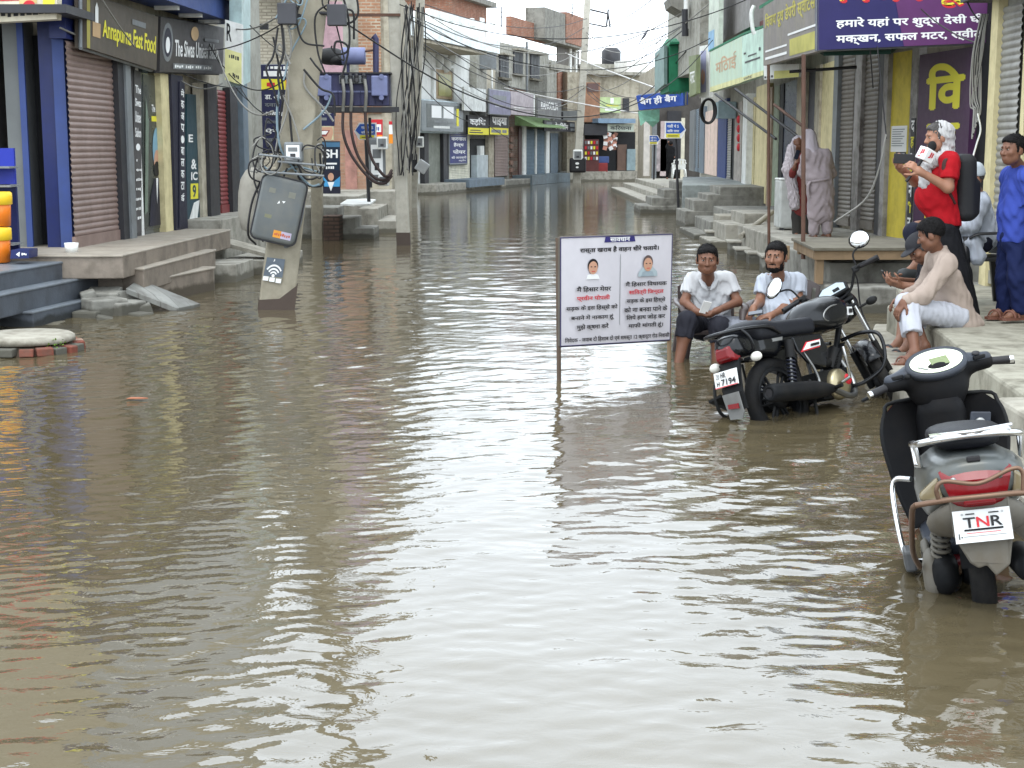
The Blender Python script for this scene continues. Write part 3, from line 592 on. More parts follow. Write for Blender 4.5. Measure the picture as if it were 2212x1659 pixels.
wsign('shop_sign', 'tall dark blue sign with three white Hindi lines by the cream shutter', w4q(971, 288, 1009, 354, .24), .06, mat('sign_blue', (38, 44, 104), .5), [('r', .06, .92, .94, .95, greym), ('t', 'करनाल', .1, .76, .94, .87, wht, .04), ('t', 'हैल्थ', .22, .54, .8, .7, wht, .04), ('t', 'पोयर', .18, .33, .9, .48, wht, .04), ('t', 'की जानकारी', .1, .17, .95, .26, wht), ('t', 'स्टोर', .5, .07, .92, .14, wht)], frame=(.05, greym))
t = hb('shop_row', 'grey shop row with white cabinets and a brown shutter under faded boards', 1014, 1100, 5.2, plast)
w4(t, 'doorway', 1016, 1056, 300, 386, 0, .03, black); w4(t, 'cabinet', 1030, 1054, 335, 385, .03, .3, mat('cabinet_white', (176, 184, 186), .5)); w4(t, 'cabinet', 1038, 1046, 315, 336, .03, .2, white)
w4(t, 'pillar', 1056, 1067, 292, 384, 0, .2, plast2); w4(t, 'shutter', 1068, 1097, 293, 380, 0, .05, shutb, True)
w4(t, 'counter', 1014, 1090, 386, 402, 0, 1.3, blueg)
wsign('shop_sign', 'black sign with white Hindi lettering and yellow strip above the cabinets', w4q(1011, 250, 1056, 291, .55), .1, blk, [('t', 'कहिया', .08, .45, .85, .92, wht, .05), ('r', 0, 0, 1, .36, yel), ('r', .1, .2, .6, .25, dark), ('r', .06, .08, .7, .14, dark)])
wsign('shop_sign', 'black sign with white Hindi lettering and yellow strip above the brown shutter', w4q(1058, 250, 1098, 291, .55), .1, blk, [('t', 'पाइया', .12, .45, .92, .92, wht, .05), ('r', 0, 0, 1, .36, yel), ('r', .08, .1, .6, .26, greym), ('r', .66, .1, .9, .26, greym)])
wsign('blank_canvas', 'white blank canvas board hanging right of the house window', w4q(1003, 190, 1050, 240, .8), .1, mat('canvas_white', (206, 208, 204), .8, bump=.2, dirt=.3), [], cat='banner')
wsign('faded_board', 'violet grey faded board with a thin inner frame', w4q(1058, 196, 1103, 247, .9), .1, mat('board_violet', (128, 126, 146), .6, dirt=.3), [('r', .15, .6, .8, .8, greym), ('r', .25, .3, .6, .4, mat('board_pale', (170, 170, 180), .6))], frame=(.05, greym))
wsign('faded_board', 'pinkish grey faded board with illegible lines', w4q(1104, 200, 1155, 249, .9), .1, mat('board_pink', (168, 158, 162), .6, dirt=.3), [('r', .1, .3, .6, .33, white), ('r', .15, .22, .7, .25, white), ('r', .94, 0, 1, 1, white)])
wsign('shop_sign', 'grey board with tall white capitals', w4q(1162, 214, 1212, 256, .9), .1, mat('board_grey', (112, 112, 112), .6, dirt=.3), [('t', 'RANGOLIA', .12, .45, .85, .85, wht, .02)])
t = hb('shop_row', 'narrow brown brick shop with an arched doorway and white pillar', 1100, 1137, 4.6, brick)
w4(t, 'arch_door', 1121, 1131, 275, 378, 0, .06, mat('door_maroon', (74, 50, 44), .6)); w4(t, 'pillar', 1131, 1137, 268, 380, 0, .15, white)
for v in (275, 297, 312, 330, 347, 363): w4(t, 'carved_niche', 1103, 1109, v, v + 9, 0, .08, mat('niche_brown', (120, 92, 78), .8))
t = hb('shop_row', 'shops with blue grey shutters and a ragged green awning', 1137, 1250, 5.8, plast)
w4(t, 'shutter', 1137, 1157, 280, 378, 0, .05, shutt, True); w4(t, 'shutter', 1160, 1179, 280, 378, 0, .05, shutt, True); w4(t, 'mullion', 1157, 1160, 278, 380, 0, .12, white); w4(t, 'pillar', 1180, 1187, 284, 380, 0, .15, white)
w4(t, 'door', 1190, 1206, 288, 378, 0, .05, blueg); w4(t, 'shutter', 1208, 1228, 290, 378, 0, .05, shutl, True); w4(t, 'pillar', 1228, 1232, 288, 380, 0, .1, white); w4(t, 'counter', 1150, 1232, 376, 396, .0, 1.0, mat('counter_blue', (92, 104, 110), .6, dirt=.4))
m = MB(); s0, s1 = W4.s_(1112), W4.s_(1178); za, zb = z4(1145, 252), z4(1145, 272); m.hexa([W4.pt(s0, 0, zb), W4.pt(s1, 0, zb), W4.pt(s1, 1.1, zb - .1), W4.pt(s0, 1.1, zb - .1), W4.pt(s0, 0, za), W4.pt(s1, 0, za), W4.pt(s1, 1.1, zb - .06), W4.pt(s0, 1.1, zb - .06)], mat('awning_green', (104, 128, 84), .8, dirt=.3)); m.build('awning', t)
wsign('shop_sign', 'dark grey sign with pale panels above the light shutter', w4q(1176, 262, 1252, 284, .8), .1, dark, [('r', .05, .2, .2, .85, greym), ('t', 'टेलिकॉम', .28, .2, .65, .85, white, .03), ('r', .7, .5, .98, .85, greym), ('r', .72, .1, .98, .35, greym)])
m = MB(); c = W4.hit(1225, 250, .8); m.box(c, (1.3, .7, .5), mat('cooler_grey', (110, 112, 112), .6)); m.lathe([(0, .36), (.2, .36), (.22, .3)], c + V((-.3, 0, 0)), (.27, -.96, 0), black); m.lathe([(0, .36), (.2, .36), (.22, .3)], c + V((.35, .1, 0)), (.27, -.96, 0), black); m.build('air_cooler', None, 'grey double fan unit on the ledge left of the far pole', 'fan unit')
t = hb('grey_block', 'bare grey rendered block with a brick parapet behind the faded boards', 1052, 1185, 6.6, plast, 9)
for o in [t]: o.location = o.location
w4(t, 'brick_parapet', 1104, 1178, 46, 83, -.2, .05, brick); w4(t, 'pier', 1052, 1070, 95, 215, 0, .2, plast2)
m = MB(); c = W4.hit(1050, 130, .5); m.box(c, (.9, .5, .8), greym); m.build('ac_unit', None, 'grey air conditioner unit under the white balcony', 'air conditioner', bevel=.03)
t = hb('stair_tower', 'unfinished tower with an overhanging grey and brick tank room', 1181, 1262, 6.3, plast, 7)
w4(t, 'tank_room', 1176, 1262, 30, 96, -.4, .6, conc2); w4(t, 'brick_face', 1222, 1266, 33, 97, .0, .65, brick); w4(t, 'window', 1203, 1250, 103, 142, 0, .05, mat('frame_dark', (84, 78, 70), .6)); w4(t, 'band', 1190, 1262, 142, 156, 0, .12, conc)
w4(t, 'brick_pier', 1205, 1222, 156, 225, 0, .08, brick); w4(t, 'window', 1224, 1252, 158, 215, 0, .05, dark)
for u in (1231, 1243): w4(t, 'mullion', u, u + 3, 104, 222, 0, .14, white)
# street end: building facing back down the street
WF = Wall((2.9, 80.6), (11.5, 84.4), 1)
def wf(parent, name, u0, u1, v0, v1, n0, n1, mm, shut=False, **k):
    um = (u0 + u1) / 2; return wcol(WF, parent, name, u0, u1, WF.z_(um, v1, n1), WF.z_(um, v0, n1), n0, n1, mm, shut, **k)
def wfq(u0, v0, u1, v1, off): um = (u0 + u1) / 2; return wquad(WF, u0, u1, WF.z_(um, v1, off), WF.z_(um, v0, off), off)
q = [WF.pt(WF.s_(1225), 0, 0), WF.pt(WF.s_(1440), 0, 0), WF.pt(WF.s_(1440), -9, 0), WF.pt(WF.s_(1225), -9, 0)]
t = shell('far_house', 'flat roofed plastered house closing the far end of the street', [(p.x, p.y) for p in q], WF.z_(1330, 158), plast2)
wf(t, 'roof_edge', 1262, 1436, 155, 162, -.2, .5, conc); wf(t, 'brick_bay', 1262, 1295, 178, 264, 0, .5, mat('bay_brick', (150, 112, 88), .9, var=.2, dirt=.3)); wf(t, 'bay_window', 1268, 1292, 180, 198, .5, .55, mat('window_maroon', (92, 70, 66), .6))
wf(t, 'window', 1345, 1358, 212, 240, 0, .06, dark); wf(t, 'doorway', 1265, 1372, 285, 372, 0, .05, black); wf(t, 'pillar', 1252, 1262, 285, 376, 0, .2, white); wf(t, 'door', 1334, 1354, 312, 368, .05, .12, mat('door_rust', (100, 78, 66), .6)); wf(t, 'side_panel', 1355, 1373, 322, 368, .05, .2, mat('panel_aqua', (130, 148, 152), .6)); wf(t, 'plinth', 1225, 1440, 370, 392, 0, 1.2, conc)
wf(t, 'awning', 1292, 1372, 256, 266, 0, 1.2, mat('awning_sky', (118, 142, 164), .6, dirt=.2)); wf(t, 'tarp', 1262, 1312, 268, 292, 0, .9, dark)
wf(t, 'roof_tank', 1352, 1396, 130, 160, -3, -1.5, white); wf(t, 'roof_wall', 1262, 1350, 138, 160, -4, -3, plast)
wsign('shop_sign', 'pale green sign with yellow and white lines above the far shop', wfq(1295, 210, 1340, 243, .4), .1, mat('sign_lime', (176, 192, 140), .6), [('r', .5, .6, .65, .95, wht), ('t', 'मोबाइल', .3, .38, .9, .56, yel, .03), ('r', .25, .12, .8, .26, wht)])
wsign('shop_sign', 'long pale sign with dark lettering over the open far shop', wfq(1312, 268, 1369, 284, .9), .1, mat('sign_pale_green', (176, 184, 170), .6), [('t', 'किरयाना', .1, .2, .9, .85, dark, .03)])
c = WF.hit(1277, 338, .8); t = thing('goods_shelf', 'red wooden shelf of small goods outside the far shop', 'shelf', c)
m = MB(); m.box(c, (.8, .4, 1.8), mat('shelf_red', (96, 54, 52), .6)); m.build('body', t)
m = MB()
for k in range(4):
    for j in range(5): m.box(c + V((-.3 + j * .15, -.21, -.1 + k * .28)), (.1, .06, .16), (wht, yel, redl, greym)[(k + j) % 4])
m.build('goods', t, kind='stuff')
m = MB(); c = WF.hit(1300, 345, .9); m.box(c, (.75, .4, .35), mat('crate_blue', (62, 80, 128), .5)); m.build('crate', None, 'blue crate on top of a red one beside the red shelf', 'crate', bevel=.03)
m = MB(); c = WF.hit(1298, 362, .9); m.box(c, (.7, .4, .5), mat('crate_red', (140, 52, 52), .6)); m.build('crate', None, 'red crate under the blue one beside the red shelf', 'crate', bevel=.03)
for i, u in enumerate((1308, 1318, 1327)):
    m = MB(); r = random.Random(i)
    for k in range(7): m.box(WF.hit(u + r.uniform(-3, 3), 290 + k * 5, .8), (.22, .1, .2), (mat('pack_salmon', (200, 140, 120), .5), wht, mat('pack_brown', (120, 84, 70), .5))[(k + i) % 3], M4.Rotation(r.uniform(-.5, .5), 3, 'Y'))
    m.build('snack_strip', None, 'strip of hanging snack packets under the far shop sign', 'snack packets', group='hanging packet strips at the far shop')

# roof and wall clutter of the far row
def aerial(lab, u, v0, v1, y):
    m = MB(); a, b = D(u, v1, y), D(u, v0, y); m.tube([a, b], .03, dark, 6)
    for k, w_ in ((0, .5), (.22, .38), (.44, .26)): q = b - V((0, 0, k)); m.tube([q - V((w_, 0, 0)), q + V((w_, 0, 0))], .016, dark, 5)
    m.build('aerial', None, lab, 'aerial')
aerial('thin television aerial on the roof behind the white balcony', 1083, 16, 60, 72)
aerial('short aerial standing on the tank room against the sky', 1236, 8, 36, 78)
t = thing('water_tank', 'small black water tank on the far plastered roof', 'water tank', D(1300, 140, 86)); m = MB(); c = D(1320, 142, 86); m.lathe([(0, 0), (.5, 0), (.55, .1), (.55, .8), (.35, 1.0), (0, 1.02)], c, (0, 0, 1), dark, 18); m.build('drum', t)
for i, (u, v0, v1) in enumerate(((1062, 100, 190), (1138, 90, 250), (1262, 165, 285))):
    m = MB(); m.tube([W4.hit(u, v0, .22), W4.hit(u, v1, .22)], .06, (white, greym, conc3)[i], 8); m.build('drain_pipe', None, ('white drain pipe at the corner of the bare grey block', 'grey drain pipe between the two halves of the bare grey block', 'pale drain pipe at the far edge of the unfinished tower')[i], 'pipe')
for i, (u0, u1, v0, v1) in enumerate(((1082, 1100, 120, 168), (1112, 1130, 110, 160), (1148, 1166, 118, 170))):
    t = thing('barred_window', ('barred window nearest the white balcony in the grey block', 'middle barred window of the grey block', 'barred window of the grey block beside the tower')[i], 'window', W4.hit((u0 + u1) / 2, v1, .1)); t['kind'] = 'thing'; um = (u0 + u1) / 2; a, b = W4.s_(u0, .1), W4.s_(u1, .1); z0, z1 = z4(um, v1, .1), z4(um, v0, .1)
    m = MB(); m.wbox(W4, a, b, z0, z1, 0, .05, dark); m.build('pane', t); m = MB(); m.wbox(W4, a - .12, b + .12, z0 - .1, z0, 0, .2, conc3); m.wbox(W4, a - .12, b + .12, z1, z1 + .08, 0, .35, conc3); m.build('frame', t)
    m = MB()
    for k in range(6): q = a + (b - a) * (k + .5) / 6; m.tube([W4.pt(q, .1, z0), W4.pt(q, .1, z1)], .018, greym, 5)
    m.tube([W4.pt(a, .1, (z0 + z1) / 2), W4.pt(b, .1, (z0 + z1) / 2)], .018, greym, 5); m.build('grille', t)
# ---------------------------------------------------------------- right side, near to far
W0 = Wall((4.72, 9.0), (4.86, 15.4), -1); W1 = Wall((5.92, 18.9), (5.32, 24.7), -1); WR = Wall((5.33, 24.7), (6.9, 55), -1)
steps('street_kerb', 'low pale concrete step along the right edge of the water', [([(3.35, 13.6), (2.96, 12.26), (2.69, 10.18), (2.42, 7.6), (2.1, 1), (8.3, 1), (8.3, 13.6)], B0, .19)], conc3, .02, 'kerb')
steps('shop_platform', 'pale concrete platform where the men sit, patched with damp stains', [([(3.55, 13.3), (3.33, 13.1), (3.24, 11.13), (2.99, 9.25), (2.89, 8.3), (3.2, 8.28), (3.0, 1.2), (8, 1.2), (8, 15.0), (3.9, 15.0)], B0, .42)],
      mat('platform_concrete', (150, 146, 131), .8, var=.1, dirt=.75, dirtc=(74, 68, 52), bump=.4, scale=2, wet=.1), .025, 'platform')
steps('side_block', 'square concrete block jutting out beside the scooter', [([(2.70, 8.15), (2.66, 7.3), (3.6, 7.3), (3.6, 8.2)], B0, .425)], conc3, .025)
steps('shop_steps', 'two grey concrete steps under the wooden table', [([(3.5, 16.2), (3.5, 17.0), (6, 17.0), (6, 16.2)], B0, .28), ([(3.62, 16.9), (3.62, 20.2), (6, 20.2), (6, 16.9)], B0, .5), ([(4.3, 15.1), (4.3, 17), (6, 17), (6, 15.1)], B0, .1)], conc2, .02)
steps('shop_platform', 'long grey concrete platform below the yellow shop', [([(3.88, 20.1), (3.85, 25.4), (4.9, 26.6), (6.2, 26.6), (6.2, 20.1)], B0, .5)], conc, .02, 'platform')
fl = MB(); 
for k, (x, z) in enumerate(((3.6, .12), (3.86, .42), (4.2, .62))): fl.bb(x, 6 - .004 * k, 26.9 + .004 * k, 28.6 - .004 * k, B0, z, conc)
fl.build('stairs', None, 'pale concrete steps rising to the cream doorway', 'steps', bevel=.02)
fl = MB()
for k, (x, z) in enumerate(((3.62, .1), (3.95, .34), (4.35, .55))): fl.bb(x, 6.2 - .004 * k, 29.6 + .004 * k, 32.2 - .004 * k, B0, z, conc2)
fl.bb(4.0, 4.5, 28.7, 29.6, B0, .5, conc3); fl.build('stairs', None, 'grey concrete steps with a raised cheek beside the blue door', 'steps', bevel=.02)
fl = MB()
for k, (x, z) in enumerate(((3.9, .38), (4.1, .62), (4.4, .75), (4.68, .92))): fl.bb(x, 6.3 - .004 * k, 33.6 + .004 * k, 35.4 - .004 * k, B0, z, conc2)
fl.build('stairs', None, 'grey side stairs climbing to the platform with the peach wall', 'steps', bevel=.02)
steps('shop_platform', 'blue grey platform under the peach wall', [([(4.1, 36.0), (5.25, 46), (6.5, 46), (6.2, 36.0)], B0, .9)], mat('platform_blue', (140, 146, 144), .8, dirt=.6), .02, 'platform')
fl = MB()
for k in range(4): fl.bb(3.55 + k * .33, 5.2 - .004 * k, 41.2 + k * .05, 43.4 - k * .05, B0, .2 + k * .22, conc2)
fl.build('stairs', None, 'dark side stairs coming down beside the leaning steel post', 'steps', bevel=.03)
fl = MB()
for k in range(3): fl.bb(4.2 + k * .5, 8.5 - .004 * k, 47 + k * .05, 63.3 - .004 * k, B0, .14 + k * .18, conc)
fl.build('stairs', None, 'far pale steps where the person in black stands', 'steps', bevel=.03)
r = random.Random(5)
for i, (u0, u1, v0, v1, lab) in enumerate(((1527, 1562, 502, 524, 'low wet concrete block first from the grey stairs'), (1576, 1602, 524, 552, 'wet concrete block standing second in the water row'), (1592, 1622, 540, 562, 'narrow concrete block third in the water row'), (1618, 1652, 548, 570, 'largest concrete block at the near end of the water row'), (1648, 1680, 555, 590, 'pale concrete block just behind the bearded man'))):
    a = G(u0, v1); b = G(u1, v1); z = D(u0, v0, a.y + .2).z; m = MB(); m.prism([(a.x, a.y, B0), (b.x, a.y, B0), (b.x + .03, a.y + .45, B0), (a.x + .03, a.y + .5, B0)], (0, 0, z - B0), conc2); m.prism([(a.x - .04, a.y - .05, z), (b.x + .05, a.y - .04, z), (b.x + .06, a.y + .5, z), (a.x, a.y + .55, z)], (0, 0, .04), conc)
    m.build('stepping_block', None, lab, 'block', bevel=.015)
m = MB(); a, b = D(1600, 498, 24.5), D(1668, 458, 26); m.tube([a - V((0, 0, .1)), b], .045, conc3); m.build('pipe', None, 'pale pipe slanting up the steps beside the platform', 'pipe')
# near grey shutter building
t = shell('shop_building', 'grey shuttered shop cut by the right edge of the photo', [(4.73, 9.6), (4.86, 15.3), (9, 15.3), (9, 9.6)], 5.6, plast)
def wr(W, parent, name, u0, u1, zb, zt, n0, n1, mm, shut=False, **k): return wcol(W, parent, name, u0, u1, zb, zt, n0, n1, mm, shut, **k)
wr(W0, t, 'shutter', 2146, 2196, .45, 3.15, 0, .03, mat('shutter_steel', (138, 136, 130), .45, dirt=.35), True); wr(W0, t, 'pillar', 2128, 2142, .42, 3.6, 0, .09, cream); wr(W0, t, 'pillar', 2200, 2208, .42, 3.2, 0, .09, cream); wr(W0, t, 'shutter', 2210, 2400, .45, 3.1, 0, .03, mat('shutter_steel', (138, 136, 130), .45), True)
wr(W0, t, 'shutter_hood', 2060, 2400, 3.25, 3.75, 0, .3, dark)
# yellow dairy shop, set back
t = shell('dairy_shop', 'dairy shop with narrow brown shutters, yellow walls and a purple awning', [(5.94, 18.8), (5.34, 24.7), (11, 24.7), (11, 18.8)], 6.4, plast2)
wr(W1, t, 'shutter', 1806, 1842, .55, 3.3, 0, .02, shutg, True); wr(W1, t, 'shutter', 1856, 1894, .55, 3.3, 0, .02, shutg, True)
for u0, u1, mm, n in ((1796, 1805, greym, .1), (1842, 1856, mat('post_streaky', (150, 146, 142), .6, dirt=.8), .09), (1894, 1903, dark, .1), (1903, 1912, mat('post_streaky', (150, 146, 142), .6), .12), (1962, 1976, mat('post_streaky', (150, 146, 142), .6), .12)): wr(W1, t, 'pillar', u0, u1, .5, 3.4, 0, n, mm)
wr(W1, t, 'wall_panel', 1914, 1961, .5, 3.15, 0, .05, yelp); wr(W1, t, 'dark_interior', 2092, 2140, .5, 3.6, 0, .02, black); wr(W1, t, 'transom', 1914, 1976, 3.15, 3.5, 0, .06, shutg)  # black panel painted in for the dark shop interior
q = wquad(W1, 1924, 1957, W1.z_(1940, 328, .06), W1.z_(1940, 272, .06), .06); wsign('notice', 'typed white notice pasted on the yellow shop wall', q, .008, wht, [('r', .1, .85 - i * .09, .9 - .1 * (i % 3), .88 - i * .09, greym) for i in range(8)], cat='notice')
q = wquad(W1, 1936, 1956, W1.z_(1945, 352, .06), W1.z_(1945, 330, .06), .06); wsign('notice', 'small framed notice below the typed sheet on the yellow wall', q, .012, wht, [('r', .2, .2, .8, .8, greym)], cat='notice', frame=(.012, blk))
purp = mat('sign_purple', (64, 36, 66), .5, var=.12); purn = mat('sign_indigo', (40, 36, 88), .5, var=.1)
q = wquad(W1, 1979, 2091, .52, W1.z_(2030, 112, .12), .12)
L = lambda s, y, h: ('t', s, .26, y, .84, y + h, yel, .05)
wsign('column_sign', 'tall purple column sign with big yellow Hindi letters down the shop front', q, .1, purp, [('t', 'िव', .16, .70, .9, .94, yel, .055), ('t', 'ज', .2, .47, .84, .63, yel, .055), ('t', 'य', .2, .27, .84, .41, yel, .055), ('t', 'दू', .2, .05, .8, .2, yel, .055)])
q = wquad(W1, 1966, 1975, .6, 2.2, .13); wsign('letter_strip', 'narrow strip of white and yellow letters beside the purple column', q, .01, dark, [('t', c, .1, .88 - i * .14, .9, .98 - i * .14, (wht, yel)[i % 2], .03) for i, c in enumerate('दहीपनीर')], cat='sign')
y = 18.9; q = [D(1769, 108, y), D(2136, 92, y), D(2136, -62, y), D(1769, -58, y)]
sh = redl
wsign('shop_sign', 'big purple dairy sign with huge yellow Hindi letters facing down the street', q, .25, purn, [('p', [(.5, 0), (1, 0), (1, 1), (.42, 1)], mat('sign_plum', (88, 44, 92), .5, var=.12)),
    ('t', 'िवजय दूध', .105, .50, 1.1 - .13, .98, sh, .06), ('t', 'िवजय दूध', .10, .52, .965, 1.0, yel, .045), ('t', 'हमारे यहां पर शुद्ध देसी घी,', .1, .25, .985, .415, wht, .035), ('t', 'मक्खन, सफल मटर, स्वीट', .1, .045, .96, .215, wht, .035)], frame=(.02, greym))
q = [D(1649, 142, 23.4), D(1769, 110, 18.92), D(1769, -55, 18.92), D(1649, 8, 23.4)]
wsign('shop_sign', 'weathered olive side sign with faded yellow Hindi letters meeting the big purple sign', q, .1, mat('sign_olive', (128, 122, 118), .65, var=.14, dirt=.45, dirtc=(150, 144, 120)), [('t', 'िवजय दूध डेयरी स्वीटस', .04, .52, .95, .82, mat('faded_yellow', (186, 176, 84), .7), .03), ('r', .53, .04, .97, .28, mat('patch_yellow', (178, 172, 92), .7)), ('r', .05, .2, .48, .23, wht), ('r', .05, .08, .48, .12, wht), ('r', .5, .34, .97, .37, wht)])
m = MB(); a, b, c, d = D(1640, 20, 23.8), D(1769, -60, 18.95), V((5.5, 18.95, 4.7)), V((5.3, 24.2, 4.6)); m.prism([a, b, c, d], (0, 0, .05), greent); m.build('awning', None, 'green tarpaulin awning roofing the dairy shop front', 'awning')
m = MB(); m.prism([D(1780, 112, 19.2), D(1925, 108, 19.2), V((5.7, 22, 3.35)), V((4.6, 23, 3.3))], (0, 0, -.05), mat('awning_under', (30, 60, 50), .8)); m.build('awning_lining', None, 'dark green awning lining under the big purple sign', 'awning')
m = MB(); m.tube([D(1736, 118, 17.8), D(1735, 560, 17.6)], .026, rust); m.build('steel_post', None, 'rusty brown steel post rising past the wooden table to the awning', 'post')
m = MB(); m.tube([D(1660, 140, 21.5), D(1661, 540, 21.3)], .022, rust); m.build('steel_post', None, 'thin rusty steel post standing just above the bearded man', 'post')
for a, b, lab in (((1545, 203, 31), (1676, 300, 25.5), 'lower black brace rod under the mint sign'), ((1588, 192, 28), (1737, 305, 23.6), 'middle black brace rod under the mint sign'), ((1672, 226, 25), (1760, 292, 23.4), 'short rusty brace rod behind the steel post'), ((1706, 155, 22), (1850, 145, 21.5), 'level black rod under the olive side sign')):
    m = MB(); m.tube([D(*a), D(*b)], .025, rust if 'rusty' in lab else blk, 6); m.build('brace_rod', None, lab, 'rod')
wsign('shop_sign', 'small pale yellow and white board tucked under the olive side sign', [D(1650, 172, 23.6), D(1726, 166, 23.0), D(1726, 138, 23.0), D(1650, 140, 23.6)], .06, white, [('r', .3, 0, 1, .55, mat('board_lemon', (214, 210, 130), .6)), ('s', .02, .05, .28, .28, dark, 4)])
# row with cream, blue and peach fronts
t = shell('shop_row', 'row of narrow shops with cream, blue and peach fronts along the right side', [(5.33, 24.75), (6.9, 55), (12, 55), (12, 24.75)], 6.2, plast)
for u0, u1, zb, zt, n, mm, sh_ in ((1768, 1797, .5, 3.2, .06, cream, 0), (1735, 1757, .5, 3.2, .03, navyd, 0), (1757, 1767, .5, 3.2, .1, plast2, 0), (1718, 1735, .5, 3.2, .1, plast2, 0), (1691, 1718, .5, 3.1, .03, mat('glass_blue', (56, 62, 82), .3), 0), (1681, 1690, .5, 3.1, .05, black, 0), (1666, 1681, .5, 3.1, .06, mat('door_mint', (134, 146, 124), .7, dirt=.8, dirtc=(90, 84, 70)), 0), (1657, 1665, .5, 3.1, .1, mat('pillar_rose', (168, 146, 128), .8, dirt=.5), 0),
        (1631, 1656, .55, 3.2, .12, cream, 0), (1616, 1629, .55, 3.0, .05, cream, 0), (1612, 1616, .55, 3, .02, black, 0), (1603, 1612, .5, 3.1, .2, white, 0), (1586, 1601, .5, 3.0, .05, mat('wall_stained', (176, 168, 160), .8, dirt=.6), 0), (1580, 1586, .5, 3, .03, black, 0),  # the black strips paint the dark gaps between the fronts
        (1568, 1580, .8, 3.0, .05, shutl, 1), (1550, 1568, .9, 3.2, .1, bluep, 0), (1521, 1549, .9, 3.0, .06, peach, 0), (1510, 1520, .9, 3.2, .1, blueg, 0), (1500, 1509, .9, 3.2, .04, blueg, 1), (1489, 1499, .9, 3.2, .12, greym, 0)):
    wr(WR, t, 'shutter' if sh_ else 'front_panel', u0, u1, zb, zt, 0, n, mm, bool(sh_))
for k in range(4):
    c = WR.hit(1596, 258 + k * 20, .06); m = MB(); m.ell(c, (.06, .14, .11), redl); m.build('painted_flower', t)
# upper storeys on the right
t = shell('plaster_tower', 'tall bare plastered building rising above the right hand shops', [(6.0, 38.2), (6.75, 52), (13, 52), (13, 38.2)], 8.2, plast, 6.0)
m = MB(); m.bb(4.72, 6.3, 38.1, 46, 3.75, 8.6, plast); m.build('corner_bay', t)
t = shell('upper_storey', 'pale blue upper storey over the mint green sign', [(5.45, 26), (6.05, 38.0), (12, 38.0), (12, 26)], 7.4, mat('wall_pale_blue', (186, 196, 212), .7, var=.06, dirt=.3), 6.0)
m = MB(); m.bb(5.0, 5.95, 32, 37.8, 4.3, 7.9, mat('slat_grey', (132, 128, 126), .7, var=.15, dirt=.4)); m.build('slat_wall', t)
m = MB(); m.bb(5.2, 5.9, 27, 31.9, 3.9, 4.4, mat('beam_maroon', (98, 56, 54), .7)); m.build('maroon_beam', t)
m = MB(); m.tube(catmull([D(1629, 12, 25.5), D(1623, 30, 25.5), D(1626, 62, 25.5), D(1630, 74, 25.5)]), .035, white); m.build('drain_pipe', None, 'bent white drain pipe against the pale blue upper wall', 'pipe')
m = MB(); m.tube([D(1483, -30, 40), D(1482, 62, 40)], .07, white); m.tube([D(1480, 20, 40), D(1480, 78, 40)], .09, dark); m.build('drain_pipe', None, 'white drain pipe end on the corner of the bare plastered building', 'pipe')
m = MB(); m.prism([D(1450, 12, 40), D(1479, 28, 40), D(1479, 0, 40), D(1446, -6, 40)], (0, 1.5, 0), conc2); m.build('window_hood', None, 'grey concrete window hood against the sky at the bare corner', 'hood')
# mint sign run, narrow projecting signs
mint = mat('sign_mint', (186, 206, 186), .65, var=.08, dirt=.35, dirtc=(190, 186, 130))
q = [D(1534, 199, 33.6), D(1603, 178, 28.3), D(1603, 78, 28.3), D(1534, 112, 33.6)]
wsign('shop_sign', 'long faded mint sign with washed out reddish letters', q, .12, mint, [('t', 'मिठाई', .2, .35, .85, .75, mat('faded_rust', (190, 160, 130), .7), .03), ('r', 0, 0, 1, .12, mat('faded_lemon', (206, 204, 150), .7))])
q = [D(1603, 177, 28.3), D(1650, 162, 25.2), D(1650, 60, 25.2), D(1603, 78, 28.3)]
wsign('shop_sign', 'short mint sign with a small black framed patch', q, .12, mat('sign_mint_light', (190, 216, 200), .65, dirt=.25), [('r', .15, .38, .85, .42, dark), ('r', .3, .5, .7, .53, dark), ('r', .1, .58, .2, .62, dark), ('r', .8, .55, .88, .62, dark), ('r', 0, 0, 1, .1, mat('faded_lemon', (206, 204, 150), .7)), ('t', 'रसोई', .1, .015, .5, .085, dark)])
m = MB(); m.prism([D(1532, 112, 33.7), D(1604, 76, 28.2), D(1652, 58, 25.1), V((5.5, 25.4, 4.15)), V((5.85, 33, 4.2))], (0, 0, .04), greent); m.build('awning', None, 'green tarpaulin strip roofing the mint signs', 'awning')
y = 37.5; wsign('shop_sign', 'narrow pale projecting sign with blurred purple print', [D(1510, 212, y), D(1532, 209, y - 1), D(1532, 96, y - 1), D(1511, 100, y)], .1, white, [('r', .15, .1, .7, .9, mat('print_lilac', (160, 160, 190), .6)), ('e', .4, .4, .2, .15, skin_t)])
y = 37.9; wsign('shop_sign', 'narrow olive green projecting sign left of the lilac one', [D(1489, 210, y), D(1504, 202, y - 1.5), D(1504, 118, y - 1.5), D(1488, 122, y)], .1, mat('sign_moss', (128, 138, 100), .65, dirt=.3), [('t', 'पलट', .15, .3, .8, .6, wht)])
y = 40; wsign('shop_sign', 'sky blue painted board standing above the olive sign', [D(1530, 112, 36), D(1552, 100, 34), D(1554, -40, 34), D(1532, -30, 36)], .1, mat('board_cream_blue', (196, 204, 190), .7, dirt=.3), [('r', 0, 0, .6, .3, mat('print_sky', (130, 170, 200), .6))])
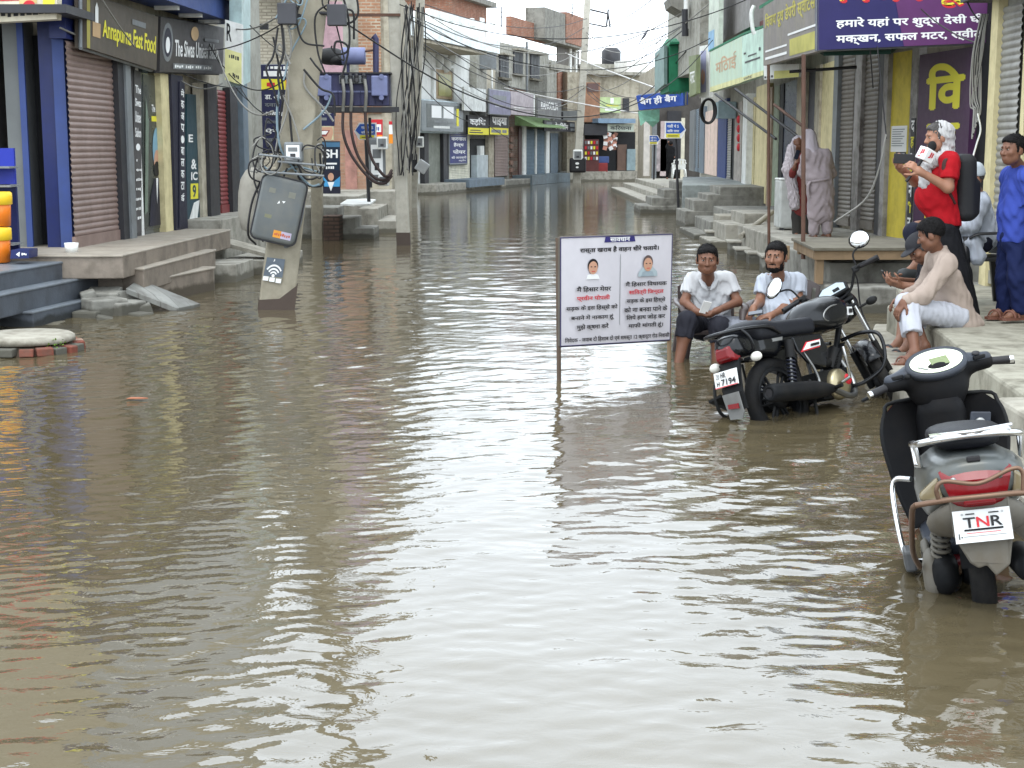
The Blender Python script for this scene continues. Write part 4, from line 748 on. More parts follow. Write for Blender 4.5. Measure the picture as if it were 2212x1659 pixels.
# coil of black hose and meter box
m = MB()
for k in range(6): m.tube([D(1530, 240, 35.6 + .05 * k) + V((.19 * math.cos(a) * (1 - .1 * (k % 4)), 0, .29 * math.sin(a) * (1 - .04 * (k % 3)))) for a in np.linspace(0, 2 * math.pi, 33)[:-1]], .022, blk, 6, True)
m.build('hose_coil', None, 'coil of black pipe hanging above the peach wall', 'hose coil')
m = MB(); m.box(WR.hit(1568, 238, .35), (.5, .5, .45), mat('box_aqua', (150, 172, 178), .5)); m.build('cable_box', None, 'pale aqua box under the mint sign', 'box', bevel=.02)
# green tarp box and blue sign of the far right corner
t = thing('tarp_stall', 'green tarpaulin covered upper stall hanging over the far right shops', 'stall', (5.1, 45, 3))
m = MB(); p = [D(1445, 198, 43), D(1489, 196, 43), D(1489, 96, 43), D(1445, 98, 43)]; m.prism(p, (0, 2.5, 0), greent); m.build('tarp', t)
m = MB(); p = [D(1424, 200, 46.5), D(1445, 182, 43), D(1445, 98, 43), D(1424, 115, 46.5)]; m.prism([q - V((.14, 0, 0)) for q in p], (.1, .05, 0), mat('panel_teal_grey', (128, 152, 148), .6, dirt=.3)); m.build('side_panel', t)
m = MB(); p = [D(1420, 118, 46.6), D(1447, 96, 42.8), D(1490, 94, 42.8), D(1475, 76, 45), D(1440, 88, 47)]; m.prism(p, (0, 0, .06), greent); m.build('roof_sheet', t)
m = MB(); r = random.Random(9); 
for i in range(12):
    u = 1446 + i * 3.6; m.prism([D(u, 196, 42.97), D(u + 3.6, 196, 42.97), D(u + 1.8, 200 + r.random() * 12, 42.97)], (0, .01, 0), greent)
m.build('ragged_hem', t)
t = shell('corner_shops', 'cluttered corner shops under the blue Hindi sign', [(6.05, 64), (6.2, 74), (14, 74), (14, 64)], 5.2, plast2)
m = MB(); m.bb(6.0, 10, 63.4, 64, .3, 4.0, mat('shop_dim', (70, 66, 62), .8, var=.3)); m.build('front', t)
for u0, u1, v0, v1, mm in ((1390, 1403, 240, 380, mat('post_pale', (186, 180, 172), .7)), (1408, 1418, 240, 385, greym), (1426, 1440, 262, 380, mat('cloth_pink', (176, 160, 158), .8)), (1470, 1478, 255, 390, mat('sign_cream2', (196, 190, 170), .7)), (1418, 1440, 300, 370, mat('shop_goods', (150, 140, 140), .8, var=.4, scale=6)), (1440, 1470, 240, 372, dark)):
    m = MB(); m.bb(D(u0, 300, 63.4).x, D(u1, 300, 63.4).x, 63.2, 63.39, max(.3, D(u0, v1, 63.4).z), D(u0, v0, 63.4).z, mm); m.build('front_panel', t)
wsign('shop_sign', 'long blue sign with white Hindi words on the far corner', [D(1380, 238, 52), D(1476, 228, 50), D(1476, 196, 50), D(1374, 207, 52)], .2, mat('sign_royal', (40, 76, 158), .5, var=.08), [('t', 'बैग ही बैग', .12, .28, .92, .88, wht, .04)], frame=(.04, greym), up=.12)
m = MB(); m.prism([D(1378, 240, 52.5), D(1425, 236, 52), D(1424, 262, 52), D(1410, 275, 52), D(1395, 262, 52), D(1384, 272, 52)], (0, .05, 0), mat('tarp_faded', (110, 156, 134), .8, dirt=.3)); m.build('tarp', None, 'torn faded green tarp hanging under the blue Hindi sign', 'tarp')
# direction signs
def dirsign(u0, u1, v0, v1, y, right, post, lab, group=None):
    t = thing('direction_sign', lab, 'sign', D(u0, v1, y)); m = MB()
    a, b, c, d = D(u0, v1, y), D(u1, v1, y), D(u1, v0, y), D(u0, v0, y); mid = .22 * (u1 - u0)
    if right: P_ = [a, D(u1 - mid, v1, y), D(u1, (v0 + v1) / 2, y), D(u1 - mid, v0, y), d]
    else: P_ = [D(u0 + mid, v1, y), b, c, D(u0 + mid, v0, y), D(u0, (v0 + v1) / 2, y)]
    m.prism(P_, (0, .04, 0), wht); q = [a, b, c, d]
    fx = (.06, .74) if right else (.26, .94)
    m.items(q, [('p', [(fx[0], .30), (fx[1], .30)] + ([(.95, .52), (fx[1], .92)] if right else []) + ([] if right else [(fx[1], .92)]) + [(fx[0], .92)] + ([] if right else [(.06, .55)]), mat('sign_sky', (44, 90, 176), .5)), ('r', fx[0], .05, fx[1] - .04, .27, yel), ('t', 'गली नं 5', fx[0] + .06, .62, fx[1] - .08, .84, wht, .04), ('t', 'शिव नगर', fx[0] + .06, .36, fx[1] - .06, .54, wht, .04), ('r', fx[0] + .08, .12, fx[1] - .12, .17, dark)]); m.build('board', t)
    m = MB(); m.tube([D(*p) for p in post], .035, dark, 8); m.build('post', t)
dirsign(765, 813, 265, 302, 28.6, False, ((789, 268, 28.68), (797, 440, 28.68)), 'blue and yellow arrow sign pointing left on a dark post under the transformer')
dirsign(1436, 1482, 262, 299, 41, True, ((1459, 268, 41.1), (1466, 470, 41.1)), 'blue and yellow arrow sign pointing right on the leaning steel post')
dirsign(1402, 1426, 292, 312, 52, True, ((1414, 300, 52.1), (1412, 388, 52.1)), 'small far blue sign on a thin post beside the person in black')
# ---------------------------------------------------------------- poles, transformer, meters
polec = mat('pole_concrete', (150, 143, 126), .85, var=.1, dirt=.5, dirtc=(104, 96, 78), bump=.35); polew = mat('pole_white', (180, 176, 164), .85, var=.1, dirt=.5, dirtc=(120, 112, 98), bump=.3)
wet = mat('wet_concrete', (70, 58, 50), .5, var=.1)
trb = mat('transformer_blue', (120, 126, 164), .5, var=.06, dirt=.25, dirtc=(60, 60, 76)); trd = mat('transformer_dark', (62, 62, 96), .55, var=.1, dirt=.3)
ub = V((0, 0, 0))
b0 = G(588, 668); b0.z = -.3; top = D(676, -10, 16.55); ax = (top - b0).normalized(); b0 = b0 - ax * .0; T_ = b0 + ax * 8.6
fx = V((1, .18, 0)); fx = (fx - ax * fx.dot(ax)).normalized(); fy = ax.cross(fx)          # pole frame: fx along its broad face, fy away from the eye
def pol(s, a, n=0.0): return b0 + ax * s + fx * a + fy * n
def pxz(u, v):   # length along the pole and offset across it of a picture point on its broad face
    d = ray(u, v); o = V((0, 0, CH)); P0 = pol(0, 0, -.11); t = (P0 - o).dot(fy) / d.dot(fy); p = o + d * t - P0
    return p.dot(ax), p.dot(fx)
t = thing('leaning_pole', 'leaning concrete electricity pole standing in the water with boxes and tangled wires', 'pole', (b0.x, b0.y, 0))
m = MB(); w0, w1 = .20, .115
m.hexa([pol(0, -w0, -.1), pol(0, w0, -.1), pol(0, w0, .1), pol(0, -w0, .1), pol(8.6, -w1, -.08), pol(8.6, w1, -.08), pol(8.6, w1, .08), pol(8.6, -w1, .08)], polec); m.build('shaft', t, bevel=.02)
m = MB(); P_ = [pol(.28, -.202, -.104), pol(.28, .203, -.104), pol(.62, .203, -.104), pol(.44, .02, -.104), pol(.40, -.202, -.104)]; m.prism(P_, fy * .206, wet); m.build('wet_foot', t)
# sticker with a radio wave mark
s0, a0 = pxz(567, 606); s1, a1 = pxz(614, 560)
q = [pol(s0, a0, -.112), pol(s0, a1, -.112), pol(s1, a1 + .01, -.112), pol(s1, a0 + .02, -.112)]
arc = lambda r0, r1: [(.5 + r * math.cos(a) * .95, .22 + r * math.sin(a)) for r, rng in ((r1, np.linspace(.6, 2.54, 12)), (r0, np.linspace(2.54, .6, 12))) for a in rng]
its = [('r', 0, .22, 1, 1, mat('sticker_slate', (98, 108, 118), .6, dirt=.3)), ('r', 0, .02, .28, .2, wht), ('r', .34, 0, .62, .18, wht), ('r', .68, -.02, .96, .16, wht), ('e', .5, .26, .08, .07, wht), ('t', 'J', .36, .86, .46, .96, wht)]
for r0, r1 in ((.16, .23), (.29, .37), (.44, .52)): its.append(('p', arc(r0, r1), wht))
m = MB(); m.prism(q, fy * .004, mat('sticker_base', (140, 136, 120), .7)); m.items(q, its); m.build('sticker', t)
# grey distribution box strapped to the pole
tb = thing('junction_box', 'big grey rounded junction box strapped to the leaning pole', 'junction box', pol(2, 0, -.2))
boxm = mat('box_grey', (94, 98, 98), .5, var=.08, dirt=.4, dirtc=(120, 116, 104), bump=.1)
cx_, cz_ = 602, 452; sc, ac = pxz(cx_, cz_); rot = M4.Rotation(math.radians(0), 3, fy); ex, ez = (fx * math.cos(.10) + ax * -math.sin(.10)), (ax * math.cos(.10) + fx * math.sin(.10))
c = pol(sc, ac, -.16); hw, hh, rr = .245, .355, .075
def rrect(hw, hh, r, k=6): return [(sx * (hw - r) + r * math.cos(a), sy * (hh - r) + r * math.sin(a)) for sx, sy, a0 in ((1, 1, 0), (-1, 1, math.pi / 2), (-1, -1, math.pi), (1, -1, 1.5 * math.pi)) for a in np.linspace(a0, a0 + math.pi / 2, k)]
m = MB(); rings = []
for dpt, g in ((.05, 1), (-.085, 1), (-.11, .965), (-.12, .88)): rings.append([c + ex * x + ez * y + fy * dpt for x, y in rrect(hw * g, hh * g, rr * g)])
m.loft(rings, boxm); m.build('case', tb)
m = MB(); rim = [c + ex * x + ez * y - fy * .088 for x, y in rrect(hw + .006, hh + .006, rr)]; m.tube(rim, .009, dark, 6, True); m.build('gasket', tb)
q = [c + ex * x + ez * y - fy * .121 for x, y in ((-.235, -.33), (.235, -.33), (.235, .33), (-.235, .33))]
for it in (('r', .18, .76, .33, .84, mat('stain_pale', (124, 124, 114), .8)), ('r', .64, .74, .8, .84, mat('stain_pale', (124, 124, 114), .8)), ('r', .2, .34, .36, .4, mat('stain_straw', (116, 116, 94), .8)), ('p', [(.42, .6), (.46, .66), (.48, .62)], wht), ('p', [(.52, .66), (.6, .67), (.57, .63)], wht)): m = MB(); m.items(q, [it], up=-.0005); m.build('pale_patch', tb)  # white triangles are painted glints, the other patches pale stains
m = MB(); m.items(q, [('r', .48, .05, .9, .17, mat('tape_lilac', (176, 166, 186), .6)), ('r', .48, .05, .66, .17, mat('tape_orange', (206, 140, 50), .6)), ('s', .5, .08, .88, .14, mat('tape_red', (180, 90, 60), .6), 8)], up=-.0005); m.build('tape', tb)
m = MB(); m.tube(catmull([c - ex * .26 + ez * .25, c - ex * .30, c - ex * .27 - ez * .33, c - ex * .16 - ez * .44 + fy * .1]), .012, blk); m.build('cable', tb)
m = MB(); m.tube(catmull([c + ex * .25 + ez * .2, c + ex * .265 - ez * .1, c + ex * .2 - ez * .36, c + ex * .12 - ez * .4 + fy * .12]), .011, greym); m.build('cable', tb)
def meter(name, lab, c, w, h, d, body, face, parent_dir=V((0, -1, 0)), cat='meter box', group=None, its=None):
    t = thing(name, lab, cat, c, group=group); m = MB(); m.box(c, (w, d, h), body); m.build('case', t, bevel=min(w, h) * .12)
    q = [c + V((x * w * .36, -d / 2 - .004, z * h * .34)) for x, z in ((-1, -1), (1, -1), (1, 1), (-1, 1))]
    m = MB(); m.prism(q, (0, .006, 0), face); m.items(q, its or [('r', .15, .55, .85, .85, greym), ('r', .3, .15, .7, .4, dark)]); m.build('face', t); return t
s, a = pxz(634, 328); meter('electric_meter', 'grey electric meter with a white dial plate on the leaning pole', pol(s, a, -.2), .2, .22, .14, greym, wht)
for u, v, lab in ((621, 30, 'black square box high on the left of the leaning pole'), (728, 33, 'black square box hanging right of the leaning pole top')):
    m = MB(); m.box(D(u, v, 16.3), (.2, .14, .22), mat('box_black', (62, 62, 66), .6)); m.tube([D(u + 10, v, 16.35), pol(pxz(u, v)[0], 0, 0)], .02, dark); m.build('cable_box', None, lab, 'box', bevel=.01)
# second pole behind it, and the white pole right of the transformer
YT = 27.6
t = thing('concrete_pole', 'plain concrete pole half hidden behind the leaning one', 'pole', (G(683, 516).x, 29.6, 0)); m = MB(); p0 = G(683, 518); m.prism([(p0.x - .11, 29.4, -.3), (p0.x + .11, 29.4, -.3), (p0.x + .11, 29.62, -.3), (p0.x - .11, 29.62, -.3)], (.0, 0, 8), polec); m.build('shaft', t, bevel=.02)
def slimpole(lab, pts, y, w, m_, band=None):
    t = thing('concrete_pole', lab, 'pole', D(pts[-1][0], pts[-1][1], y)); m = MB(); a, b = D(*pts[-1], y), D(*pts[0], y); d = b - a; a = a - d * (.35 / d.z); b = a + d * 1.45
    m.hexa([a + V((-w, -w * .7, 0)), a + V((w, -w * .7, 0)), a + V((w, w * .7, 0)), a + V((-w, w * .7, 0)), b + V((-w * .75, -w * .5, 0)), b + V((w * .75, -w * .5, 0)), b + V((w * .75, w * .5, 0)), b + V((-w * .75, w * .5, 0))], m_); m.build('shaft', t, bevel=.02)
    if band:
        m = MB(); z = band; k = (z - a.z) / (b.z - a.z); c = a + (b - a) * k * .5; m.hexa([a + V((-w - .004, -w * .7 - .004, 0)), a + V((w + .004, -w * .7 - .004, 0)), a + V((w + .004, w * .7, 0)), a + V((-w - .004, w * .7, 0))] + [a + (b - a) * k + q for q in (V((-w - .002, -w * .7 - .004, 0)), V((w + .002, -w * .7 - .004, 0)), V((w + .002, w * .7, 0)), V((-w - .002, w * .7, 0)))], wet); m.build('wet_foot', t)
    return t, a, b
slimpole('white concrete pole with a dark wet foot right of the blue transformer', ((850, 0), (872, 526)), YT, .125, polew, .24)
slimpole('pale concrete pole wrapped in wires behind the white one', ((908, 0), (890, 440)), 45, .16, polew)
t, _, _ = slimpole('far slim pale pole with a cross arm standing before the grey tower', ((1268, 20), (1246, 390)), 77, .2, polew)
m = MB(); a, b, c = D(1272, 20, 77), D(1314, 30, 77), D(1310, 58, 77); m.tube([a, b, D(1318, 60, 77)], .05, dark, 6); m.tube([D(1314, 20, 77), c], .05, dark, 6); m.tube([a + V((0, 0, -.7)), c], .04, dark, 6); m.build('cross_arm', t)
# transformer on its beams
t = thing('transformer', 'blue power transformer on beams between two concrete poles', 'transformer', D(767, 232, YT))
X0, X1 = D(690, 200, YT).x, D(846, 200, YT).x; zt, zb = D(767, 161, YT).z, D(767, 229, YT).z
m = MB(); m.bb(X0 + .03, X1 - .03, YT - .3, YT + .35, zb, zt, trd); 
for k in range(9): m.bb(X0 + .1 + k * .135, X0 + .115 + k * .135, YT - .34, YT - .3, zb + .03, zb + .26, trd)
m.build('tank', t, bevel=.015)
m = MB(); m.bb(X0 - .02, X1 + .02, YT - .36, YT + .4, zt, zt + .025, dark); m.build('lid', t)
m = MB(); m.bb(X0 + .1, X1 - .1, YT - .32, YT - .3, (zt + zb) / 2 - .05, (zt + zb) / 2 - .02, trb); m.build('rib', t)
for u in (705, 824):
    m = MB(); x = D(u, 200, YT).x; m.bb(x - .145, x + .145, YT - .45, YT - .3, D(u, 209, YT).z, D(u, 166, YT).z, trb); m.build('cable_chamber', t, bevel=.02)
    for v in (165, 211): m = MB(); m.tube([D(u, v, YT - .47), D(u, v, YT - .3)], .045, trb, 12); m.build('knob', t)
m = MB(); m.lathe([(0, -.21), (.15, -.21), (.155, -.2), (.155, .2), (.15, .21), (0, .21)], D(764, 121, YT), (1, 0, 0), trb, 24); m.build('conservator', t)
m = MB(); m.tube([D(752, 138, YT), D(752, 162, YT)], .03, trd); m.build('conservator_leg', t)
m = MB(); m.tube([D(812, 160, YT), D(812, 84, YT), D(806, 78, YT)], [.055, .055, .07], trd, 12); m.tube([D(808, 108, YT), D(782, 112, YT)], .02, rust); m.build('vent_pipe', t)
m = MB(); m.bb(D(735, 0, YT).x, D(793, 0, YT).x, YT - .4, YT - .3, D(0, 182, YT).z, D(0, 165, YT).z, greym); m.build('terminal_board', t)
for u in (740, 757, 770, 786): m = MB(); c = D(u, 170, YT - .42); m.lathe([(.05, -.06), (.05, 0), (.03, .02), (.05, .04), (.02, .09)], c, (0, 0, 1), dark, 12); m.build('bushing', t)
m = MB(); m.bb(D(700, 0, YT).x, D(862, 0, YT).x, YT - .36, YT - .26, D(0, 243, YT).z, D(0, 232, YT).z, dark); m.build('support_beam', t)
m = MB(); m.bb(D(700, 0, YT).x, D(862, 0, YT).x, YT + .26, YT + .36, D(0, 243, YT).z, D(0, 232, YT).z, dark); m.build('support_beam', t)
m = MB(); m.bb(D(690, 0, YT).x, D(865, 0, YT).x, YT - .1, YT - .02, D(0, 36, YT).z, D(0, 30, YT).z, rust); m.build('top_bar', t)
cabg = mat('cable_grey', (128, 126, 120), .6); cabk = mat('cable_black', (30, 29, 30), .6); cabb = mat('cable_brown', (58, 44, 42), .6); cabl = mat('cable_pale_blue', (116, 134, 142), .6)
for i, (u, k) in enumerate(((740, 0), (757, 1), (788, 2))):
    pts = [D(u, 172, YT - .45), D(u + 3, 200, YT - .5), D(u + 1, 240, YT - .42), D(u + 2 + k, 290, YT - .5), D(u + 22 - k * 4, 340, YT - .5), D(u + 62 - k * 12, 388 - k * 6, YT - .5), D(830 + k * 4, 396 - k * 8, YT - .4), D(846, 380 - k * 6, YT - .25)]
    m = MB(); m.tube(catmull(pts), .027, cabb, 8); m.build('drop_cable', t, label='thick dark cable looping down from the terminal board')
    m = MB(); m.tube(catmull([p + V((0, -.004, 0)) for p in pts[:3]]), .03, cabg, 8); m.build('cable_sleeve', t)
bkf = mat('panel_black', (34, 34, 36), .5)
# meters on the white pole and behind
for u, v, y, w_, h_, mm, lab in ((826, 309, YT - .3, .2, .23, white, 'white meter with a brown window left of the white pole'), (885, 303, 44.5, .25, .3, white, 'white meter box, left one of the pair on the pale wrapped pole'), (906, 307, 44.5, .26, .32, white, 'white meter box, right one of the pair on the pale wrapped pole'), (887, 352, 44.5, .4, .55, blk, 'black open meter box under the pair of white meters'), (829, 390, YT - .2, .2, .2, white, 'small white box low beside the white pole'), (1248, 335, 76.6, .5, .55, white, 'white meter on the far slim pole'), (1248, 357, 76.6, .85, .75, blk, 'black panel box below the white meter of the far pole'), (815, 345, YT - .1, .3, .8, greym, 'tall grey cabinet hung on the white pole with wires')):
    meter('meter_box', lab, D(u, v, y), w_, h_, .16, mm, greym if mm == white else bkf if mm == blk else wht, its=[('e', .45, .68, .16, .12, wht), ('e', .45, .3, .12, .09, wht)] if mm == blk else None)
m = MB(); m.box(D(912, 360, 44), (.34, .12, .34), mat('box_clear', (170, 172, 172), .4), M4.Rotation(.6, 3, 'Y')); m.build('meter_cover', None, 'tilted translucent meter cover dangling beside the black box', 'meter cover', bevel=.03)
m = MB(); m.box(D(800, 330, YT + .6), (.05, .05, 1.3), dark); m.build('strut', None, 'short dark strut behind the arrow sign', 'strut')
# black tarpaulin bundles, loudspeaker and clutter by the pole
m = MB(); m.ell(D(715, 122, YT + .4), (.3, .25, .16), mat('bundle_black', (44, 44, 44), .7, bump=.5)); m.ell(D(735, 130, YT + .3), (.22, .2, .1), mat('bundle_black', (44, 44, 44), .7, bump=.5)); m.build('bundle', None, 'black bundle lying left of the transformer drum', 'bundle')
# ---------------------------------------------------------------- wires
def wire(name, lab, pts, r, mm, group=None, cat='cable', k=8, n=6):
    m = MB(); m.tube(catmull(pts, k), r, mm, n); return m.build(name, None, lab, cat, group)
def sag(a, b, dz, n=7): return [a.lerp(b, i / (n - 1)) - V((0, 0, dz * 4 * (i / (n - 1)) * (1 - i / (n - 1)))) for i in range(n)]
# tangle down the leaning pole
r = random.Random(21); LP = lambda u, v, n=-.16: pol(*pxz(u, v), n)
tang = [([(590, 80), (600, 130), (612, 200), (604, 260), (600, 330), (585, 360)], .012, cabk), ([(612, 60), (618, 150), (622, 230), (600, 300), (592, 345)], .01, cabg), ([(650, 0), (640, 40), (655, 90), (700, 100)], .011, cabk), ([(655, 150), (690, 190), (718, 205), (722, 250)], .013, cabk), ([(658, 155), (660, 190), (700, 235), (720, 262)], .013, cabg),
        ([(604, 190), (598, 250), (606, 320), (640, 370), (670, 400), (690, 398)], .014, cabl), ([(610, 205), (634, 262), (650, 330), (640, 380)], .01, cabg), ([(560, 330), (548, 380), (560, 430), (552, 480), (568, 520)], .01, cabk), ([(655, 280), (690, 250), (707, 228), (716, 205)], .013, cabl), ([(570, 360), (600, 375), (640, 360), (690, 372)], .012, cabl),
        ([(575, 340), (540, 350), (545, 385), (600, 395), (620, 362)], .011, cabk), ([(690, 330), (690, 375), (660, 385), (640, 350)], .012, cabk), ([(610, 330), (560, 318), (550, 300), (585, 290)], .009, cabk), ([(625, 240), (630, 300), (634, 355), (655, 395), (690, 402), (700, 390)], .013, cabk), ([(600, 60), (590, 120), (575, 150), (590, 190), (600, 230)], .012, cabk), ([(606, 40), (612, 110), (600, 160), (610, 220)], .014, cabk)]
for i, (pp, rad, mm) in enumerate(tang): wire('wire', 'loose wire tangled around the leaning pole', [LP(u, v, -.13 - .03 * (i % 4)) for u, v in pp], rad, mm, 'loose wires on the leaning pole')
for i in range(16):
    s = 3.6 + 1.1 * r.random(); a = r.uniform(-.32, -.12) if i % 2 else r.uniform(.1, .42); pts = [pol(s + .2 * math.sin(j * 1.3 + i) - .12 * j, a + .09 * math.cos(j * 1.7 + i * 2), -.16 - .05 * r.random()) for j in range(7)]
    wire('wire', 'loose wire tangled around the leaning pole', pts, .008 + .005 * r.random(), (cabk, cabg, cabk, cabl)[i % 4], 'loose wires on the leaning pole')
for i in range(12):   # bundles down the white and the pale pole
    u0 = 872 + r.uniform(0, 30); pts = [D(u0 + 8 * math.sin(j * .9 + i) - 2.0 * j * (1 if i % 2 else .3), 10 + j * 52 + r.uniform(-8, 8), YT - .14 - .12 * r.random()) for j in range(8)]
    wire('wire', 'wire running down the white pole right of the transformer', pts, .010 + .006 * r.random(), (cabk, cabk, cabg)[i % 3], 'wires on the white pole')
for i in range(8):
    u0 = 905 + r.uniform(-14, 14); pts = [D(u0 + 7 * math.sin(j * 1.1 + i) - 3 * j, 15 + j * 55, 44.4) for j in range(7)]
    wire('wire', 'wire running down the pale wrapped pole', pts, .018, (cabk, cabg)[i % 2], 'wires on the pale wrapped pole')
for i in range(13):   # loops of spare cable heaped round the meter
    uc, vc, ru, rv = r.choice(((568, 335, 22, 34), (552, 356, 18, 28), (585, 350, 24, 26), (672, 345, 24, 26), (690, 340, 14, 42), (582, 285, 16, 40))); ph = r.uniform(0, 6); k = r.uniform(.6, 1.15); y0 = 16.15 + r.uniform(-.1, .25)
    pts = [D(uc + ru * k * math.cos(ph + j * .75) + r.uniform(-4, 4), vc + rv * k * math.sin(ph + j * .75) + r.uniform(-4, 4), y0 + .02 * j) for j in range(r.randrange(6, 10))]
    wire('wire', 'loose wire tangled around the leaning pole', pts, .006 + .005 * r.random(), (cabk, cabg, cabk, cabk, cabg)[i % 5], 'loose wires on the leaning pole')
for v, a, b in ((337, 560, 650), (352, 600, 702), (374, 565, 700)):
    m = MB(); m.tube([D(a, v - 3, 16.2), D(b, v + 6, 16.15)], .012, greym, 8); m.build('clamp_rod', None, 'pale clamp rod crossing the leaning pole at meter height', 'rod', 'clamp rods on the leaning pole')
S_b = MB(); cB = D(548, 425, 17.4); S_b.loft([[cB + V((math.cos(q) * w_ * (1 + .12 * math.sin(3 * q)), math.sin(q) * w_ * .7, z)) for q in np.linspace(0, 6.283, 15)[:-1]] for z, w_ in ((-.42, .05), (-.38, .15), (-.2, .19), (.05, .18), (.2, .15), (.3, .09), (.34, .03))], mat('sack_grey', (142, 138, 128), .9, var=.15, dirt=.5, bump=.5)); S_b.build('sack', None, 'grey sack hung behind the big junction box on its left side', 'sack')
# spans across the street
spans = [((880, 40, 28), (1560, 70, 36), .9), ((880, 30, 28), (1266, 95, 77), 1.0), ((700, 20, 17), (1560, 62, 36), 1.6), ((905, 40, 45), (1262, 60, 77), .9), ((905, 70, 45), (1262, 130, 77), 1.0), ((905, 90, 45), (1262, 185, 77), .8), ((905, 95, 45), (1262, 190, 77), 1.4), ((905, 130, 45), (1258, 205, 77), 1.1), ((905, 60, 45), (1256, 240, 77), .5), ((1266, 70, 77), (1500, 40, 40), .7), ((1266, 75, 77), (1530, 10, 36), 1.0), ((1266, 95, 77), (1482, 60, 40), .9), ((1266, 185, 77), (1482, 110, 41), 1.2), ((1266, 188, 77), (1440, 100, 43), .6), ((1268, 160, 77), (1400, 210, 52), .4), ((1268, 200, 77), (1380, 240, 52), .3), ((905, 20, 45), (1480, 25, 40), 1.2), ((905, 5, 45), (1268, 40, 77), .6), ((850, 5, 28), (1700, -40, 26), .8), ((1262, 150, 77), (1440, 70, 50), .8), ((905, 110, 45), (1100, 300, 70), .3), ((905, 180, 45), (1060, 260, 68), .5), ((1060, 200, 68), (1250, 250, 77), .4), ((1270, 60, 77), (1420, -10, 45), .3)]
for i, (a, b, dz) in enumerate(spans): wire('overhead_cable', 'thin dark overhead cable sagging across the street among many', sag(D(*a), D(*b), dz), .010 if a[2] < 40 else .015, (cabk, cabg, cabk)[i % 3], 'overhead cables across the street')
for a, b, lab in (((1090, 190, 66), (1385, 246, 56), 'pale straight cable stretched low over the far signs'), ((1222, 115, 72), (1440, 198, 50), 'thick pale cable slanting down over the grey tower')): wire('pale_cable', lab, sag(D(*a), D(*b), .05), .026, mat('cable_white', (190, 188, 184), .6))
lsp = [((540, 55, 22), (700, 130, 28), .2), ((130, 60, 17), (345, 130, 20.6), .05), ((340, 128, 20.6), (520, 190, 24), .1), ((345, 132, 20.6), (480, 180, 23.5), .2), ((452, 95, 22), (540, 220, 25), .1), ((465, 105, 22), (590, 240, 17), .35), ((520, 190, 24), (600, 250, 17), .12), ((215, -10, 17.3), (290, 100, 19), .02), ((440, 110, 21.5), (640, 30, 17), .1), ((500, 60, 23), (620, 20, 17), .1), ((480, 140, 23), (640, 150, 17), .3)]
for i, (a, b, dz) in enumerate(lsp): wire('service_wire', 'thin wire strung along the left shop signs toward the leaning pole', sag(D(*a), D(*b), dz), .008 + .003 * (i % 2), (cabk, cabg)[i % 2], 'service wires on the left')
rsp = [((2080, -20, 15.5), (2140, 50, 15.2), .1), ((1880, 110, 18.6), (1886, 190, 18.8), 0), ((1895, 100, 18.6), (1915, 300, 18.4), .0), ((1990, 20, 18.6), (2115, 95, 15.6), .05)]
for i, (a, b, dz) in enumerate(rsp): wire('service_wire', 'thin wire hanging in front of the purple dairy sign', sag(D(*a), D(*b), dz), .008, cabk, 'service wires on the dairy sign')
wire('rod_cable', 'long grey cable slanting down across the brown shutters', [D(1914, 290, 18.3), D(1900, 360, 18.3), D(1870, 430, 18.4), D(1802, 480, 18.6)], .012, cabg)
for i in range(13):
    u0 = 2128 - i * 1.2; pts = [D(u0 + 6, 30, 15.25), D(u0 - 8 + 6 * math.sin(i), 110 + i, 15.2), D(u0 - 14 + 5 * math.cos(i * 2), 190 + 3 * i, 15.2), D(u0 - 10, 240, 15.15), D(u0 - 14, 252 + i * 4, 15.1)]
    wire('wire', 'grey wire in the hanging bundle beside the near grey shutter', pts, .008, (cabg, cabk, cabg)[i % 3], 'wire bundle by the grey shutter')
wire('dangling_wire', 'single white wire dangling below the grey wire bundle', [D(2112, 245, 15.1), D(2118, 280, 15.1), D(2110, 310, 15.1), D(2100, 345, 15.1)], .009, white)
# bird on a wire
c = D(1395, 78, 38); t = thing('bird', 'grey pigeon perched on an overhead cable against the white sky', 'bird', c)
m = MB(); bd = mat('bird_grey', (92, 92, 100), .8, var=.2); m.loft([[c + V((x, math.cos(a) * r_, z + math.sin(a) * r_ * .8)) for a in np.linspace(0, 2 * math.pi, 11)[:-1]] for x, z, r_ in ((-.13, -.1, .015), (-.09, -.05, .05), (-.03, .02, .075), (.02, .09, .065), (.04, .15, .04), (.05, .19, .04), (.065, .21, .02), (.09, .205, .006))], bd); m.build('body', t)
m = MB(); m.tube([c + V((-.1, 0, -.06)), c + V((-.16, 0, -.2))], [.03, .02], bd, 8, flat=.5); m.build('tail', t)
